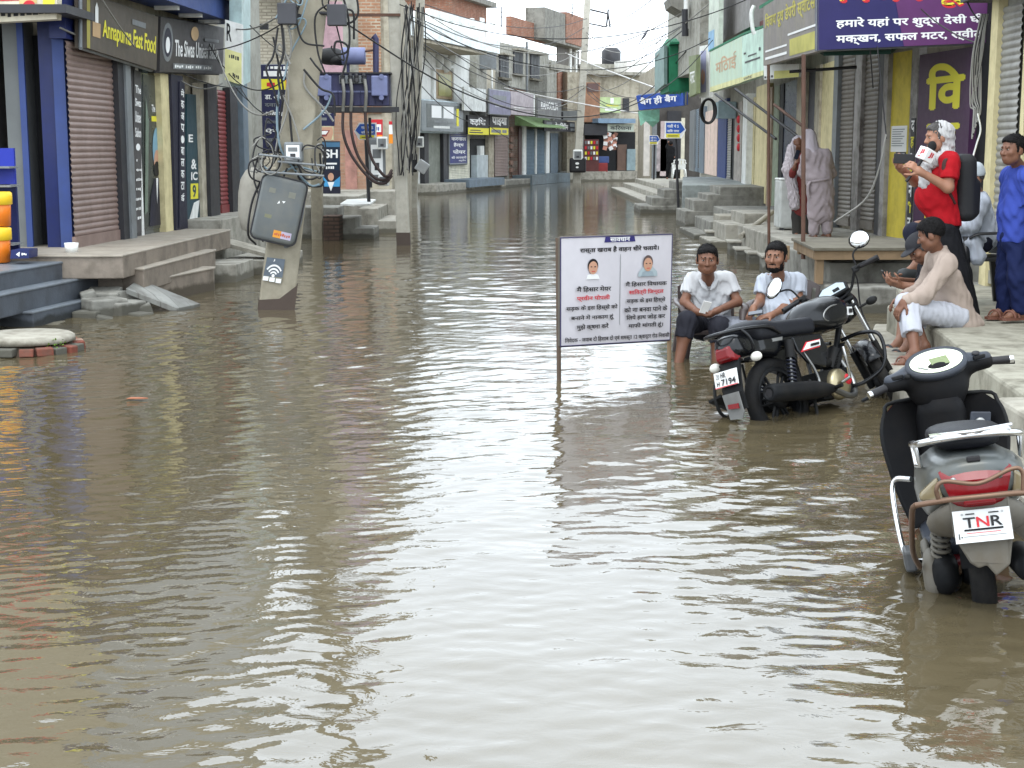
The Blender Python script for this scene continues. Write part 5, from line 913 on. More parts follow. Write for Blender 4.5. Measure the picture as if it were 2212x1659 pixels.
# ---------------------------------------------------------------- smooth bodies: distance fields turned into one continuous surface
class SDF:
    def __init__(s): s.p = []; s.lo = np.full(3, 1e9); s.hi = -s.lo
    def _b(s, lo, hi, grow=True):
        if grow: s.lo = np.minimum(s.lo, lo); s.hi = np.maximum(s.hi, hi)
    def cap(s, a, b, ra, rb=None, k=.03, cuts=(), sub=False, sq=None):
        rb = ra if rb is None else rb; a = np.array(a); b = np.array(b); r = max(ra, rb)
        lo, hi = np.minimum(a, b) - r, np.maximum(a, b) + r; s._b(lo, hi, not sub)
        s.p.append(('c', (a, b, ra, rb), k, [(np.array(p), np.array(V(n).normalized())) for p, n in cuts], sub, lo, hi)); return s
    def chain(s, pts, rs, k=.03):
        for i in range(len(pts) - 1): s.cap(pts[i], pts[i + 1], rs[i], rs[i + 1], k)
        return s
    def ell(s, c, r, R=None, k=.03, cuts=(), sub=False):
        c = np.array(c); m = max(r); s._b(c - m, c + m, not sub)
        s.p.append(('e', (c, np.array(r, float), None if R is None else np.array(R)), k, [(np.array(p), np.array(V(n).normalized())) for p, n in cuts], sub, c - m, c + m)); return s
    def box(s, c, h, R=None, rad=.01, k=.02, sub=False):
        c = np.array(c); m = float(np.linalg.norm(h)); s._b(c - m, c + m, not sub)
        s.p.append(('b', (c, np.array(h, float), None if R is None else np.array(R), rad), k, [], sub, c - m, c + m)); return s
    def mesh(s, vox, folds=0.0, fk=1.0, seed=0):
        pad = 3 * vox + folds; lo = s.lo - pad; n = np.ceil((s.hi + pad - lo) / vox).astype(int) + 1
        ax = [(lo[i] + vox * np.arange(n[i])).astype(np.float32) for i in range(3)]; Fd = np.full(n, .3, np.float32)
        for ty, a, k, cuts, sub, l, h in s.p:
            g = k + 2.5 * vox + folds + .01; i0 = np.clip(((l - g - lo) / vox).astype(int), 0, n); i1 = np.clip(((h + g - lo) / vox).astype(int) + 2, 0, n)
            if (i1 <= i0).any(): continue
            sl = tuple(slice(x, y) for x, y in zip(i0, i1)); X, Y, Z = np.meshgrid(*[ax[i][i0[i]:i1[i]] for i in range(3)], indexing='ij', sparse=True)
            if ty == 'c':
                A, B, ra, rb = a; d = B - A; dd = max(float(d @ d), 1e-9); x, y, z = X - A[0], Y - A[1], Z - A[2]
                t = np.clip((x * d[0] + y * d[1] + z * d[2]) / dd, 0, 1); D_ = np.sqrt((x - t * d[0]) ** 2 + (y - t * d[1]) ** 2 + (z - t * d[2]) ** 2) - (ra + (rb - ra) * t)
            else:
                c, r, R = a[:3]; x, y, z = X - c[0], Y - c[1], Z - c[2]
                if R is not None: x, y, z = (R[0, 0] * x + R[1, 0] * y + R[2, 0] * z, R[0, 1] * x + R[1, 1] * y + R[2, 1] * z, R[0, 2] * x + R[1, 2] * y + R[2, 2] * z)
                if ty == 'e':
                    q = np.sqrt((x / r[0]) ** 2 + (y / r[1]) ** 2 + (z / r[2]) ** 2); q2 = np.sqrt((x / r[0] ** 2) ** 2 + (y / r[1] ** 2) ** 2 + (z / r[2] ** 2) ** 2) + 1e-6; D_ = q * (q - 1) / q2
                else:
                    rad = a[3]; qx, qy, qz = np.abs(x) - r[0] + rad, np.abs(y) - r[1] + rad, np.abs(z) - r[2] + rad
                    D_ = np.sqrt(np.maximum(qx, 0) ** 2 + np.maximum(qy, 0) ** 2 + np.maximum(qz, 0) ** 2) + np.minimum(np.maximum(np.maximum(qx, qy), qz), 0) - rad
            for p0, nn in cuts: D_ = np.maximum(D_, (X - p0[0]) * nn[0] + (Y - p0[1]) * nn[1] + (Z - p0[2]) * nn[2])
            f = Fd[sl]; D_ = D_.astype(np.float32)
            if sub: e = -D_; hh = np.clip(.5 - .5 * (e - f) / k, 0, 1); Fd[sl] = e * (1 - hh) + f * hh + k * hh * (1 - hh)
            else: hh = np.clip(.5 + .5 * (f - D_) / k, 0, 1); Fd[sl] = f * (1 - hh) + D_ * hh - k * hh * (1 - hh)
        if folds:
            X, Y, Z = np.meshgrid(*ax, indexing='ij', sparse=True); w = 2 * math.pi * fk
            q = np.sin(w * (9 * Z + 5 * X + 2.2 * np.sin(9 * Y + seed)) + seed) * .5 + np.sin(w * (6 * Z - 8 * Y + 5 * X + 1.6 * np.sin(12 * X + seed)) + 2 * seed) * .5 + np.sin(w * (15 * X + 12 * Y - 4 * Z)) * .25
            Fd += (folds * q).astype(np.float32)
        # surface nets
        ins = Fd < 0; nx, ny, nz = n
        cnt = sum(ins[i:nx - 1 + i, j:ny - 1 + j, k:nz - 1 + k].astype(np.int8) for i in (0, 1) for j in (0, 1) for k in (0, 1))
        act = np.argwhere((cnt > 0) & (cnt < 8)); N = len(act); cor = np.array([(i, j, k) for i in (0, 1) for j in (0, 1) for k in (0, 1)])
        val = np.stack([Fd[act[:, 0] + c[0], act[:, 1] + c[1], act[:, 2] + c[2]] for c in cor], 1); P = np.zeros((N, 3)); W = np.zeros(N)
        for i in range(8):
            for j in range(i + 1, 8):
                if abs(cor[i] - cor[j]).sum() != 1: continue
                a, b = val[:, i], val[:, j]; mk = (a < 0) != (b < 0); t = np.where(mk, a / np.where(mk, a - b, 1), 0)
                P += mk[:, None] * (cor[i][None] + t[:, None] * (cor[j] - cor[i])[None]); W += mk
        P = lo + vox * (act + P / np.maximum(W, 1)[:, None]); idx = np.full((nx - 1, ny - 1, nz - 1), -1, np.int32); idx[act[:, 0], act[:, 1], act[:, 2]] = np.arange(N); Q = []
        for axs in range(3):
            u, v = (axs + 1) % 3, (axs + 2) % 3; s0 = [slice(None)] * 3; s1 = [slice(None)] * 3; s0[axs] = slice(0, n[axs] - 1); s1[axs] = slice(1, n[axs])
            ch = np.argwhere(ins[tuple(s0)] != ins[tuple(s1)]); ch = ch[(ch[:, u] > 0) & (ch[:, v] > 0) & (ch[:, u] < n[u] - 1) & (ch[:, v] < n[v] - 1)]
            fl = ins[tuple(s0)][ch[:, 0], ch[:, 1], ch[:, 2]]; ids = []
            for du, dv in ((-1, -1), (0, -1), (0, 0), (-1, 0)):
                c = ch.copy(); c[:, u] += du; c[:, v] += dv; ids.append(idx[c[:, 0], c[:, 1], c[:, 2]])
            q = np.stack(ids, 1); q[~fl] = q[~fl][:, ::-1]; Q.append(q)
        Q = np.concatenate(Q); return P, Q[(Q >= 0).all(1)]
    def build(s, name, m, vox, parent=None, label=None, cat=None, group=None, folds=0.0, fk=1.0, seed=0):
        P, Q = s.mesh(vox, folds, fk, seed); me = bpy.data.meshes.new(name)
        if parent is not None: X = np.array(ROOTM[parent.name].inverted()); P = P @ X[:3, :3].T + X[:3, 3]
        me.vertices.add(len(P)); me.vertices.foreach_set('co', P.astype(np.float32).ravel()); me.loops.add(len(Q) * 4); me.polygons.add(len(Q))
        me.loops.foreach_set('vertex_index', Q.astype(np.int32).ravel()); me.polygons.foreach_set('loop_start', (np.arange(len(Q)) * 4).astype(np.int32)); me.polygons.foreach_set('use_smooth', np.ones(len(Q), bool))
        me.update(calc_edges=True); me.materials.append(m); o = bpy.data.objects.new(name, me); C.objects.link(o)
        if parent is not None: o.parent = parent; ROOTM[o.name] = ROOTM[parent.name]
        else: ROOTM[o.name] = M4.Identity(4)
        return tag(o, label, cat, group)
def frame(f, u=V((0, 0, 1))):
    f = V(f).normalized(); r = f.cross(V(u)).normalized(); return r, f, r.cross(f)      # right, forward, up
def skinm(n, c): return mat('skin_' + n, c, .5, var=.07, scale=14, spec=.35)
def fab(n, c, **k): c = tuple(int(q * .87) for q in c); return mat('cloth_' + n, c, .85, var=k.pop('var', .07), scale=8, bump=.25, bscale=90, spec=.2, **k)
def head(S, c, f, u=(0, 0, 1), g=1.0):
    r, f, u = frame(f, u); R = np.array([[r.x, f.x, u.x], [r.y, f.y, u.y], [r.z, f.z, u.z]]); p = lambda x, y, z: c + (r * x + f * y + u * z) * g
    S.ell(p(0, -.012, .035), (.0795 * g, .094 * g, .085 * g), R, .02); S.ell(p(0, .022, -.03), (.068 * g, .066 * g, .076 * g), R, .03); S.cap(p(-.042, .02, -.062), p(.042, .02, -.062), .026 * g, k=.03); S.ell(p(0, .045, -.075), (.04 * g, .038 * g, .034 * g), R, .025)
    S.cap(p(-.032, .078, .026), p(.032, .078, .026), .011 * g, k=.012); S.cap(p(0, .084, .012), p(0, .104, -.024), .008 * g, .0125 * g, .010); S.cap(p(-.012, .093, -.028), p(.012, .093, -.028), .008 * g, k=.008)
    for s in (-1, 1):
        S.ell(p(s * .031, .092, .009), (.016 * g, .014 * g, .010 * g), R, .010, sub=True); S.ell(p(s * .043, .062, -.018), (.024 * g, .022 * g, .02 * g), R, .02)
        S.ell(p(s * .0795, -.008, -.008), (.010 * g, .022 * g, .032 * g), R, .008)
    S.cap(p(-.018, .083, -.056), p(.018, .083, -.056), .007 * g, k=.006); S.cap(p(-.014, .083, -.068), p(.014, .083, -.068), .0075 * g, k=.006); S.cap(p(-.02, .0925, -.062), p(.02, .0925, -.062), .003 * g, k=.004, sub=True)
    return p, R, r, f, u
def eyes(p, R, g, par):
    for s in (-1, 1):
        m = MB(); Rm = M4(R.tolist()); m.ell(p(s * .031, .077, .009), (.0125 * g, .0095 * g, .0052 * g), mat('eye_white', (150, 134, 124), .3), Rm, 10); m.ell(p(s * .031, .0855, .009), (.0058 * g, .0045 * g, .0058 * g), mat('iris', (28, 20, 16), .2), Rm, 8); m.build('eye', par)
hairm = mat('hair_black', (20, 18, 18), .7, var=.45, scale=45, bump=.8, bscale=160, spec=.14)
def hair(p, R, g, par, vox, brow=True, beard=0, must=0, line=.058, full=.99, m=None):
    H = SDF(); r, f, u = V(R[:, 0]), V(R[:, 1]), V(R[:, 2]); o = p(0, 0, 0)
    n_ = f * .60 - u * .80
    H.ell(p(0, -.014, .038), (.083 * g * full, .0985 * g * full, .0905 * g * full), R, .006, cuts=[(p(0, .072, line + .020), n_)])
    H.ell(p(0, .045, .075), (.055 * g, .038 * g, .032 * g), R, .02, cuts=[(p(0, .084, line + .017), n_)])
    for s in (-1, 1): H.ell(p(s * .0745, .018, .018), (.008 * g, .013 * g, .034 * g), R, .008)
    if brow:
        for s in (-1, 1): H.cap(p(s * .014, .0885, .029), p(s * .046, .076, .030), .0052 * g, .004 * g, .003)
    if must: H.cap(p(-.024, .089, -.047), p(.024, .089, -.047), .0048 * g, k=.004)
    if beard:
        H.ell(p(0, .042, -.08), (.048 * g, .0475 * g, .038 * g), R, .014, cuts=[(p(0, 0, -.070), u)])
        for s in (-1, 1): H.ell(p(s * .053, .022, -.05), (.0185 * g, .04 * g, .052 * g), R, .016, cuts=[(p(0, 0, -.02), u), (p(0, .066, 0), f)])
    P, Q = H.mesh(vox, .0028, 3.2, 1); mb = MB(); mm = m or hairm; mb.add([tuple(q) for q in P], [tuple(int(k) for k in q) for q in Q], mm, True); rr = random.Random(int(o.x * 991)); k = 0
    while k < 420:   # tufts that break up the outline and the hairline
        d = V((rr.gauss(0, 1), rr.gauss(0, 1), rr.gauss(.35, 1))).normalized(); q = p(d.x * .0815 * full, -.014 + d.y * .097 * full, .038 + d.z * .089 * full); e = (q - p(0, .072, line + .020)).dot(n_)
        if e > .010: continue
        k += 1; out = (r * d.x + f * d.y + u * d.z); t = (f * .7 + u * rr.uniform(-.5, .6) + r * (d.x * .8 + rr.gauss(0, .6)) - u * (1.1 if d.z < .3 else 0)); t = (t - out * t.dot(out)).normalized(); w_ = out.cross(t) * rr.uniform(.003, .006) * g; L = rr.uniform(.014, .03) * g
        mb.add([q - w_, q + w_, q + t * L + out * rr.uniform(.001, .008)], [(0, 1, 2)], mm)
    return mb.build('hair', par)
def hand(S, w, d, nrm, side=1, curl=.5, g=1.0, spread=.1):
    """palm from the wrist w along d; nrm points out of the palm; side +1 puts the thumb on d x nrm"""
    d = V(d).normalized(); nrm = (V(nrm) - d * V(nrm).dot(d)).normalized(); l = d.cross(nrm); R = np.array([[l.x, d.x, nrm.x], [l.y, d.y, nrm.y], [l.z, d.z, nrm.z]])
    S.box(w + d * .048 * g, (.040 * g, .046 * g, .0145 * g), R, .014, .02); S.cap(w - d * .02, w + d * .02, .026 * g, k=.02)
    for i, L in enumerate((.066, .077, .072, .056)):
        x = (-.031 + .0205 * i) * -side; q = w + d * .09 * g + l * x * g; a = 0.0
        for j, fr in enumerate((.45, .32, .25)):
            a += curl * (.75, .85, .6)[j] + .06 * i; e = (d * math.cos(a) + nrm * math.sin(a) + l * (spread * x / .03 * .5)).normalized(); q2 = q + e * L * fr * g
            S.cap(q, q2, (.0092, .0085, .0078)[j] * g, (.0085, .0078, .0068)[j] * g, .004); q = q2
    q = w + d * .022 * g + l * side * .032 * g + nrm * .006
    for j, L in enumerate((.04, .03, .026)):
        e = (d * (.55, .75, .9)[j] + l * side * (.7, .35, .05)[j] + nrm * (.25 + curl * .35 * j)).normalized(); q2 = q + e * L * g; S.cap(q, q2, (.0125, .0105, .0092)[j] * g, (.0105, .0092, .0078)[j] * g, .008); q = q2
def foot(S, an, d, g=1.0, toes=True):
    d = V(d); d.z = 0; d.normalize(); l = V((d.y, -d.x, 0)); fl = an - V((0, 0, .062 * g))
    S.cap(an, fl - d * .035 * g, .036 * g, .034 * g, .03); S.cap(fl - d * .04 * g, fl + d * .09 * g - V((0, 0, .014)), .032 * g, .030 * g, .03); S.cap(an + d * .03 * g - V((0, 0, .02)), fl + d * .11 * g - V((0, 0, .01)), .03 * g, .024 * g, .03)
    for i, L in enumerate((.062, .058, .052, .045, .036)):
        for s in ((-1,) if True else ()): q = fl + d * .115 * g + l * (-.030 + i * .0155) * g - V((0, 0, .016)); S.cap(q, q + d * L * .8 * g, (.0125, .0095, .009, .0085, .008)[i] * g, (.0105, .008, .008, .0075, .007)[i] * g, .006)
def sandal(par, an, d, m, g=1.0, name='sandal', strap=True):
    d = V(d); d.z = 0; d.normalize(); l = V((d.y, -d.x, 0)); c = an - V((0, 0, .105 * g)); out = []
    for t, w_ in ((-.085, .03), (-.07, .038), (-.02, .036), (.05, .043), (.11, .05), (.155, .045), (.18, .026)): out.append((t, w_))
    poly = [c + d * t * g + l * w_ * g for t, w_ in out] + [c + d * t * g - l * w_ * g for t, w_ in out[::-1]]
    mb = MB(); mb.prism(poly, (0, 0, .022 * g), m)
    if strap:
        for t in (.06, .1): mb.tube([c + d * (t + .03 * math.cos(a)) * g + l * .047 * g * math.cos(a) * (1 if t > .08 else .95) + V((0, 0, .02 + .058 * g * math.sin(a))) for a in np.linspace(0, math.pi, 9)], .011, m, 8, flat=.5)
    mb.build(name, par)
def limb(S, a, b, c, r, k=.03): S.cap(a, b, r[0], r[1], k); S.cap(b, c, r[1], r[2], k)
def leg(S, h, kn, an, g=1.0, k=.035):
    S.cap(h, kn, .085 * g, .058 * g, k); mid = kn.lerp(an, .33); back = V((0, 0, 0)); S.cap(kn, mid, .055 * g, .056 * g, .03); S.cap(mid, an, .055 * g, .035 * g, .03)
def torso(S, J, g=1.0, add=0.0, k=.05, fat=0.0, neck=False, cuts=()):
    L, R_ = J['sl'], J['sr']; lat = (R_ - L).normalized(); q = lat * .07 * g
    S.cap(L.lerp(R_, .08), R_.lerp(L, .08), .058 * g + add, k=k, cuts=cuts)
    for s in (-1, 1):
        S.cap(J['chest'] + q * s, J['belly'] + q * s * .9, .092 * g + add, .098 * g + add + fat * .5, k, cuts=cuts); S.cap(J['belly'] + q * s * .8, J['pelvis'] + q * s * .9, .098 * g + add + fat * .6, .104 * g + add + fat * .3, k, cuts=cuts)
    for e in (L, R_): S.cap(J['neck'] - V((0, 0, .012)), e.lerp(J['neck'], .25) + V((0, 0, .012)), .046 * g + add, .05 * g + add, .05, cuts=cuts)
    if fat: S.ell(J['belly'] + J['fwd'] * (.045 + fat * .4), (.12 + fat, .12 + fat, .13 + fat * .5), None, .06, cuts=cuts)
    S.cap(J['neck'], (L + R_) / 2 - V((0, 0, .02)), .05 * g + add, .075 * g + add, k, cuts=cuts)
def collar(par, J, hp, m, g=1.0):
    f = J['fwd']; l = (J['sr'] - J['sl']).normalized(); n = J['neck']
    for s in (-1, 1):
        mb = MB(); pts = [n - f * .062 + V((0, 0, .028)), n - f * .03 + l * s * .062 + V((0, 0, .03)), n + f * .035 + l * s * .066 + V((0, 0, .005)), n + f * .088 + l * s * .042 - V((0, 0, .05)), n + f * .105 + l * s * .012 - V((0, 0, .085))]
        mb.tube(catmull(pts, 5), [.022] * 16 + [.02, .016, .012, .008, .005], m, 8, flat=.42); mb.build('collar', par)
def phone(lab, c, up, face, w=.075, h=.155, m=None, rot=None):
    up = V(up).normalized(); face = (V(face) - up * V(face).dot(up)).normalized(); l = up.cross(face); R = M4((tuple(l), tuple(face), tuple(up))).transposed(); t = thing('phone', lab, 'phone', c)
    mb = MB(); mb.box(c, (w, .009, h), m or blk, R); mb.build('case', t, bevel=.004); mb = MB(); mb.box(c + face * .0052, (w * .9, .002, h * .9), mat('phone_screen', (40, 46, 60), .15, spec=.6), R); mb.build('screen', t); return t
VX = .0068
# ---------------------------------------------------------------- plastic chairs
def chair(lab, X, m, g=1.0):
    t = thing('plastic_chair', lab, 'chair', X=X); m0 = lambda: MB(X)
    a = m0(); rings = []
    pts = [(-.2, -.23), (.2, -.23), (.235, -.19), (.235, .17), (.2, .22), (-.2, .22), (-.235, .17), (-.235, -.19)]
    a.prism([(x, y, .40 - .03 * (abs(y) < .2 and abs(x) < .22)) for x, y in pts], (0, 0, .035), m); a.build('seat', t, bevel=.008)
    a = m0(); K = 13; vs = []; fs = []   # curved slotted back
    for i in range(K):
        q = -1 + 2 * i / (K - 1)
        for z in (.44, .6, .76, .84 - .06 * q * q): y = .23 + (z - .42) * .22 - .07 * q * q; vs += [(q * .25, y, z), (q * .25, y + .014, z)]
    for i in range(K - 1):
        for j in range(3):
            if i % 3 == 1 and j == 1: continue
            k0, k1 = i * 8 + j * 2, (i + 1) * 8 + j * 2; fs += [(k0, k1, k1 + 2, k0 + 2), (k0 + 1, k0 + 3, k1 + 3, k1 + 1)]
    for i in range(K - 1): k0, k1 = i * 8 + 6, (i + 1) * 8 + 6; fs.append((k0, k1, k1 + 1, k0 + 1))
    a.add(vs, fs, m); a.build('backrest', t)
    for s in (-1, 1):
        a = m0(); P = catmull([(s * .25, .27, .66), (s * .275, .1, .645), (s * .275, -.12, .635), (s * .262, -.2, .60)], 4); a.loft([[V(p) + V((sx * .033, 0, sz)) for sx, sz in ((-1, -.006), (1, -.006), (1.1, .006), (.6, .016), (-.6, .016), (-1.1, .006))] for p in P], m); a.build('armrest', t)
        for y0, y1, zt in ((-.2, -.245, .62), (.2, .27, .42)):
            a = m0(); a.loft([[V((s * (.225 + .06 * k_) + sx * w_, (y0 + (y1 - y0) * k_) + sy * w_, z)) for sx, sy in ((-1, -1), (1, -1), (1, 1), (-1, 1))] for k_, w_, z in ((.3 if zt > .5 else 0, .03, zt), (.2, .034, .38), (1, .022, 0))], m); a.build('leg', t)
    return t
chb = mat('plastic_brown', (70, 60, 58), .4, var=.06, dirt=.15); chk = mat('plastic_black', (28, 28, 30), .4, var=.1)
def XF(x, y, z, deg): return M4.Translation((x, y, z)) @ M4.Rotation(math.radians(deg), 4, 'Z')
c1 = D(1534, 715, 12.92); chair('brown plastic armchair under the man in dark rolled trousers', XF(c1.x, 12.92, -.2, 4), chb)
c2 = D(1692, 720, 13.05); chair('brown plastic armchair under the bearded man', XF(c2.x, 13.05, -.2, -28), chb)
c3 = D(2118, 520, 13.1); chair('black plastic armchair under the man in the white cap', XF(c3.x, 13.1, .42, -88), chk)
# ---------------------------------------------------------------- man in white polo, dark trousers
def polo_man(lab, J, skin, shirt, pants, hf, g=1.0, fat=0.0, sl=.62, beard=0, must=0, roll=None, hands=None, seed=1, face_up=(0, 0, 1), sleeve_r=(.068, .068)):
    B = SDF(); torso(B, J, g * .94, 0, fat=fat * .8); p, R, r, f, u = head(B, J['head'], hf, face_up, g * 1.1); B.cap(J['neck'] - V((0, 0, .03)), J['head'] - u * .05 - f * .02, .058, .052, .02)
    for s in ('l', 'r'): limb(B, J['s' + s], J['e' + s], J['w' + s], (.048, .039, .027)); leg(B, J['h' + s], J['k' + s], J['a' + s], g); foot(B, J['a' + s], J.get('ft', J['fwd']))
    for h in hands: hand(B, *h)
    o = B.build('person', skin, VX, None, lab, 'person'); eyes(p, R, g * 1.1, o); hair(p, R, g * 1.1, o, VX * .75, beard=beard, must=must)
    Sh = SDF(); torso(Sh, J, g, .008, fat=fat, cuts=[(J['pelvis'] - V((0, 0, .10)), (0, 0, -1)), (J['neck'] + V((0, 0, .045)) , V((0, 0, 1)) + J['fwd'] * .35)])
    for s in ('l', 'r'): a, b = J['s' + s], J['e' + s]; Sh.cap(a, a.lerp(b, sl + .1), sleeve_r[0], sleeve_r[1], .04, cuts=[(a.lerp(b, sl), b - a)])
    n_ = J['neck'] + J['fwd'] * .1 - V((0, 0, .055)); Sh.cap(n_ + V((0, 0, .06)), n_ - V((0, 0, .025)), .032, .012, .012, sub=True)
    Sh.build('shirt', shirt, VX, o, folds=.0065, fk=1.1, seed=seed); collar(o, J, p, shirt)
    T = SDF(); T.cap(J['hl'].lerp(J['hr'], .1), J['hr'].lerp(J['hl'], .1), .115, k=.05); T.cap(J['pelvis'] + V((0, 0, .03)), J['pelvis'], .13, .13, .05)
    for s in ('l', 'r'):
        e = roll if roll else .93; q = J['k' + s].lerp(J['a' + s], e); T.cap(J['h' + s], J['k' + s], .103 * g, .078 * g, .04); T.cap(J['k' + s], q + (q - J['k' + s]) * .3, .078 * g, .072 * g, .03, cuts=[(q, q - J['k' + s])])
        if roll: T.cap(q - (q - J['k' + s]).normalized() * .03, q - (q - J['k' + s]).normalized() * .005, .078 * g, k=.012, cuts=[(q, q - J['k' + s])])
    T.build('trousers', pants, VX, o, folds=.005, seed=seed + 3)
    return o, p
wp = fab('polo_white', (206, 206, 208)); dk = fab('trousers_charcoal', (44, 44, 52)); gr = fab('trousers_grey', (132, 134, 142)); sk1 = skinm('brown', (112, 76, 58)); sk2 = skinm('tan', (130, 92, 72)); sk3 = skinm('wheat', (150, 108, 86))
J = dict(fwd=V((-.06, -1, 0)), head=D(1528, 562, 12.66), neck=D(1530, 603, 12.84), sl=D(1494, 607, 12.9), sr=D(1573, 605, 12.9), chest=D(1533, 632, 12.9), belly=D(1535, 668, 12.92), pelvis=D(1537, 700, 12.98), el=D(1479, 652, 12.82), er=D(1593, 652, 12.82), wl=D(1507, 674, 12.52), wr=D(1549, 671, 12.52),
         hl=D(1513, 706, 12.92), hr=D(1562, 706, 12.92), kl=D(1484, 692, 12.5), kr=D(1552, 704, 12.5), al=D(1463, 800, 12.42), ar=D(1546, 806, 12.5))
polo_man('man in white polo and rolled dark trousers sitting in the water with a phone', J, sk1, wp, dk, (-.12, -1, -.06), 1.0, roll=.34, hands=[(J['wl'], (.75, -.25, -.3), (.2, .25, .95), -1, .55), (J['wr'], (-.75, -.25, -.25), (-.2, .25, .95), 1, .6)], seed=1)
phone('pale phone held between the hands of the man in rolled dark trousers', D(1524, 664, 12.44), (.25, -.35, .8), (0, .6, .5), m=mat('phone_white', (210, 208, 204), .3), h=.12)
J = dict(fwd=V((-.42, -.9, 0)), ft=V((-.6, -.8, 0)), head=D(1676, 556, 12.85), neck=D(1684, 601, 13.02), sl=D(1650, 610, 12.98), sr=D(1727, 609, 13.1), chest=D(1690, 636, 13.05), belly=D(1684, 672, 13.0), pelvis=D(1692, 704, 13.06), el=D(1640, 653, 12.9), er=D(1724, 650, 13.0), wl=D(1627, 667, 12.62), wr=D(1664, 682, 12.68),
         hl=D(1670, 712, 13.0), hr=D(1712, 714, 13.05), kl=D(1553, 702, 12.68), kr=D(1590, 712, 12.5), al=D(1556, 806, 12.6), ar=D(1590, 812, 12.45))
polo_man('bearded man in white polo and grey trousers sitting behind the motorcycle', J, sk2, fab('polo_pale', (196, 202, 212)), gr, (-.5, -1, -.03), 1.02, fat=.03, beard=1, must=1, hands=[(J['wl'], (-.35, -.3, -.6), (.6, .3, -.2), -1, .8), (J['wr'], (-.8, -.35, -.1), (0, .1, -1), 1, .35)], seed=5)
phone('dark phone in the hand of the bearded man on the chair', D(1632, 676, 12.5), (.8, -.2, .15), (0, -.3, 1), h=.13)
# ---------------------------------------------------------------- man in beige kurta on the platform edge
J = dict(fwd=V((-.95, -.25, 0)), head=D(2011, 508, 11.5), neck=D(2028, 549, 11.56), sl=D(2046, 572, 11.34), sr=D(2020, 562, 11.78), chest=D(2044, 604, 11.58), belly=D(2056, 645, 11.62), pelvis=D(2068, 677, 11.62), el=D(1994, 640, 11.26), er=D(1992, 626, 11.82), wl=D(1953, 652, 11.2), wr=D(1950, 640, 11.7), hl=D(2066, 684, 11.5), hr=D(2060, 678, 11.76), kl=D(1962, 668, 11.24), kr=D(1957, 656, 11.56), al=D(1977, 762, 11.02), ar=D(1998, 748, 11.3))
B = SDF(); torso(B, J, .94); p, R, r, f, u = head(B, J['head'], (-.86, .34, -.34), (0, 0, 1), 1.02); B.cap(J['neck'], J['head'] - u * .05, .056, .05, .02)
for s in 'lr': limb(B, J['s' + s], J['e' + s], J['w' + s], (.05, .04, .027)); leg(B, J['h' + s], J['k' + s], J['a' + s]); foot(B, J['a' + s], (-1, -.18, 0))
hand(B, J['wl'], (-.55, -.1, -.8), (.6, .3, -.5), 1, .45); hand(B, J['wr'], (-.8, 0, -.5), (.3, -.3, -.8), -1, .5)
o = B.build('person', sk1, VX, None, 'man in beige kurta and short white trousers sitting on the platform edge', 'person'); eyes(p, R, 1.02, o); hair(p, R, 1.04, o, VX * .75, full=1.07)
S_ = SDF(); torso(S_, J, 1.02, .014, fat=.012, cuts=[(J['neck'] + V((0, 0, .03)), (-.1, 0, 1))]); S_.cap(J['neck'] + V((0, 0, .035)), J['neck'] - V((0, 0, .01)), .062, .066, .01, cuts=[(J['neck'] + V((0, 0, .045)), (-.3, 0, 1))])
S_.ell(J['pelvis'] + V((.02, 0, -.075)), (.185, .2, .095), None, .05)
for s in 'lr': limb(S_, J['s' + s], J['e' + s], J['e' + s].lerp(J['w' + s], .82), (.074, .062, .05), .045)
S_.build('kurta', fab('kurta_beige', (178, 160, 148)), VX, o, folds=.006, fk=.9, seed=2)
T = SDF(); 
for s in 'lr': q = J['k' + s].lerp(J['a' + s], .58); T.cap(J['h' + s], J['k' + s], .108, .082, .04); T.cap(J['k' + s], q + (q - J['k' + s]) * .3, .082, .078, .03, cuts=[(q, q - J['k' + s])])
T.build('trousers', fab('trousers_white', (200, 202, 210)), VX, o, folds=.004, seed=4)
for s in 'lr': sandal(o, J['a' + s], (-1, -.18, 0), mat('sandal_brown', (110, 70, 56), .6), 1.0)
# man in cap beyond him, bent over a phone
J = dict(fwd=V((-.9, -.3, 0)), head=D(1986, 537, 12.06), neck=D(2004, 572, 12.2), sl=D(2010, 592, 12.02), sr=D(2004, 586, 12.46), chest=D(2020, 615, 12.25), belly=D(2030, 648, 12.3), pelvis=D(2036, 672, 12.3), el=D(1986, 622, 11.9), er=D(1990, 612, 12.46), wl=D(1946, 616, 11.92), wr=D(1942, 606, 12.3), hl=D(2030, 676, 12.2), hr=D(2030, 672, 12.44), kl=D(1962, 656, 12.0), kr=D(1960, 650, 12.3), al=D(1962, 748, 11.72), ar=D(1944, 738, 11.98))
B = SDF(); torso(B, J, .92); p, R, r, f, u = head(B, J['head'], (-.74, -.3, -.62), (-.4, 0, 1), 1.0); B.cap(J['neck'], J['head'] - u * .05, .055, .05, .02)
for s in 'lr': limb(B, J['s' + s], J['e' + s], J['w' + s], (.048, .04, .027)); leg(B, J['h' + s], J['k' + s], J['a' + s]); foot(B, J['a' + s], (-1, -.1, 0))
hand(B, J['wl'], (-.9, 0, .25), (.1, .5, .8), -1, .6); hand(B, J['wr'], (-.9, -.3, .15), (0, .3, .9), 1, .6)
o = B.build('person', sk2, VX, None, 'man in black cap and jeans bent over his phone behind the kurta man', 'person'); eyes(p, R, 1, o); hair(p, R, 1, o, VX, m=mat('hair_grey', (70, 66, 64), .8, var=.4, scale=60), beard=0)
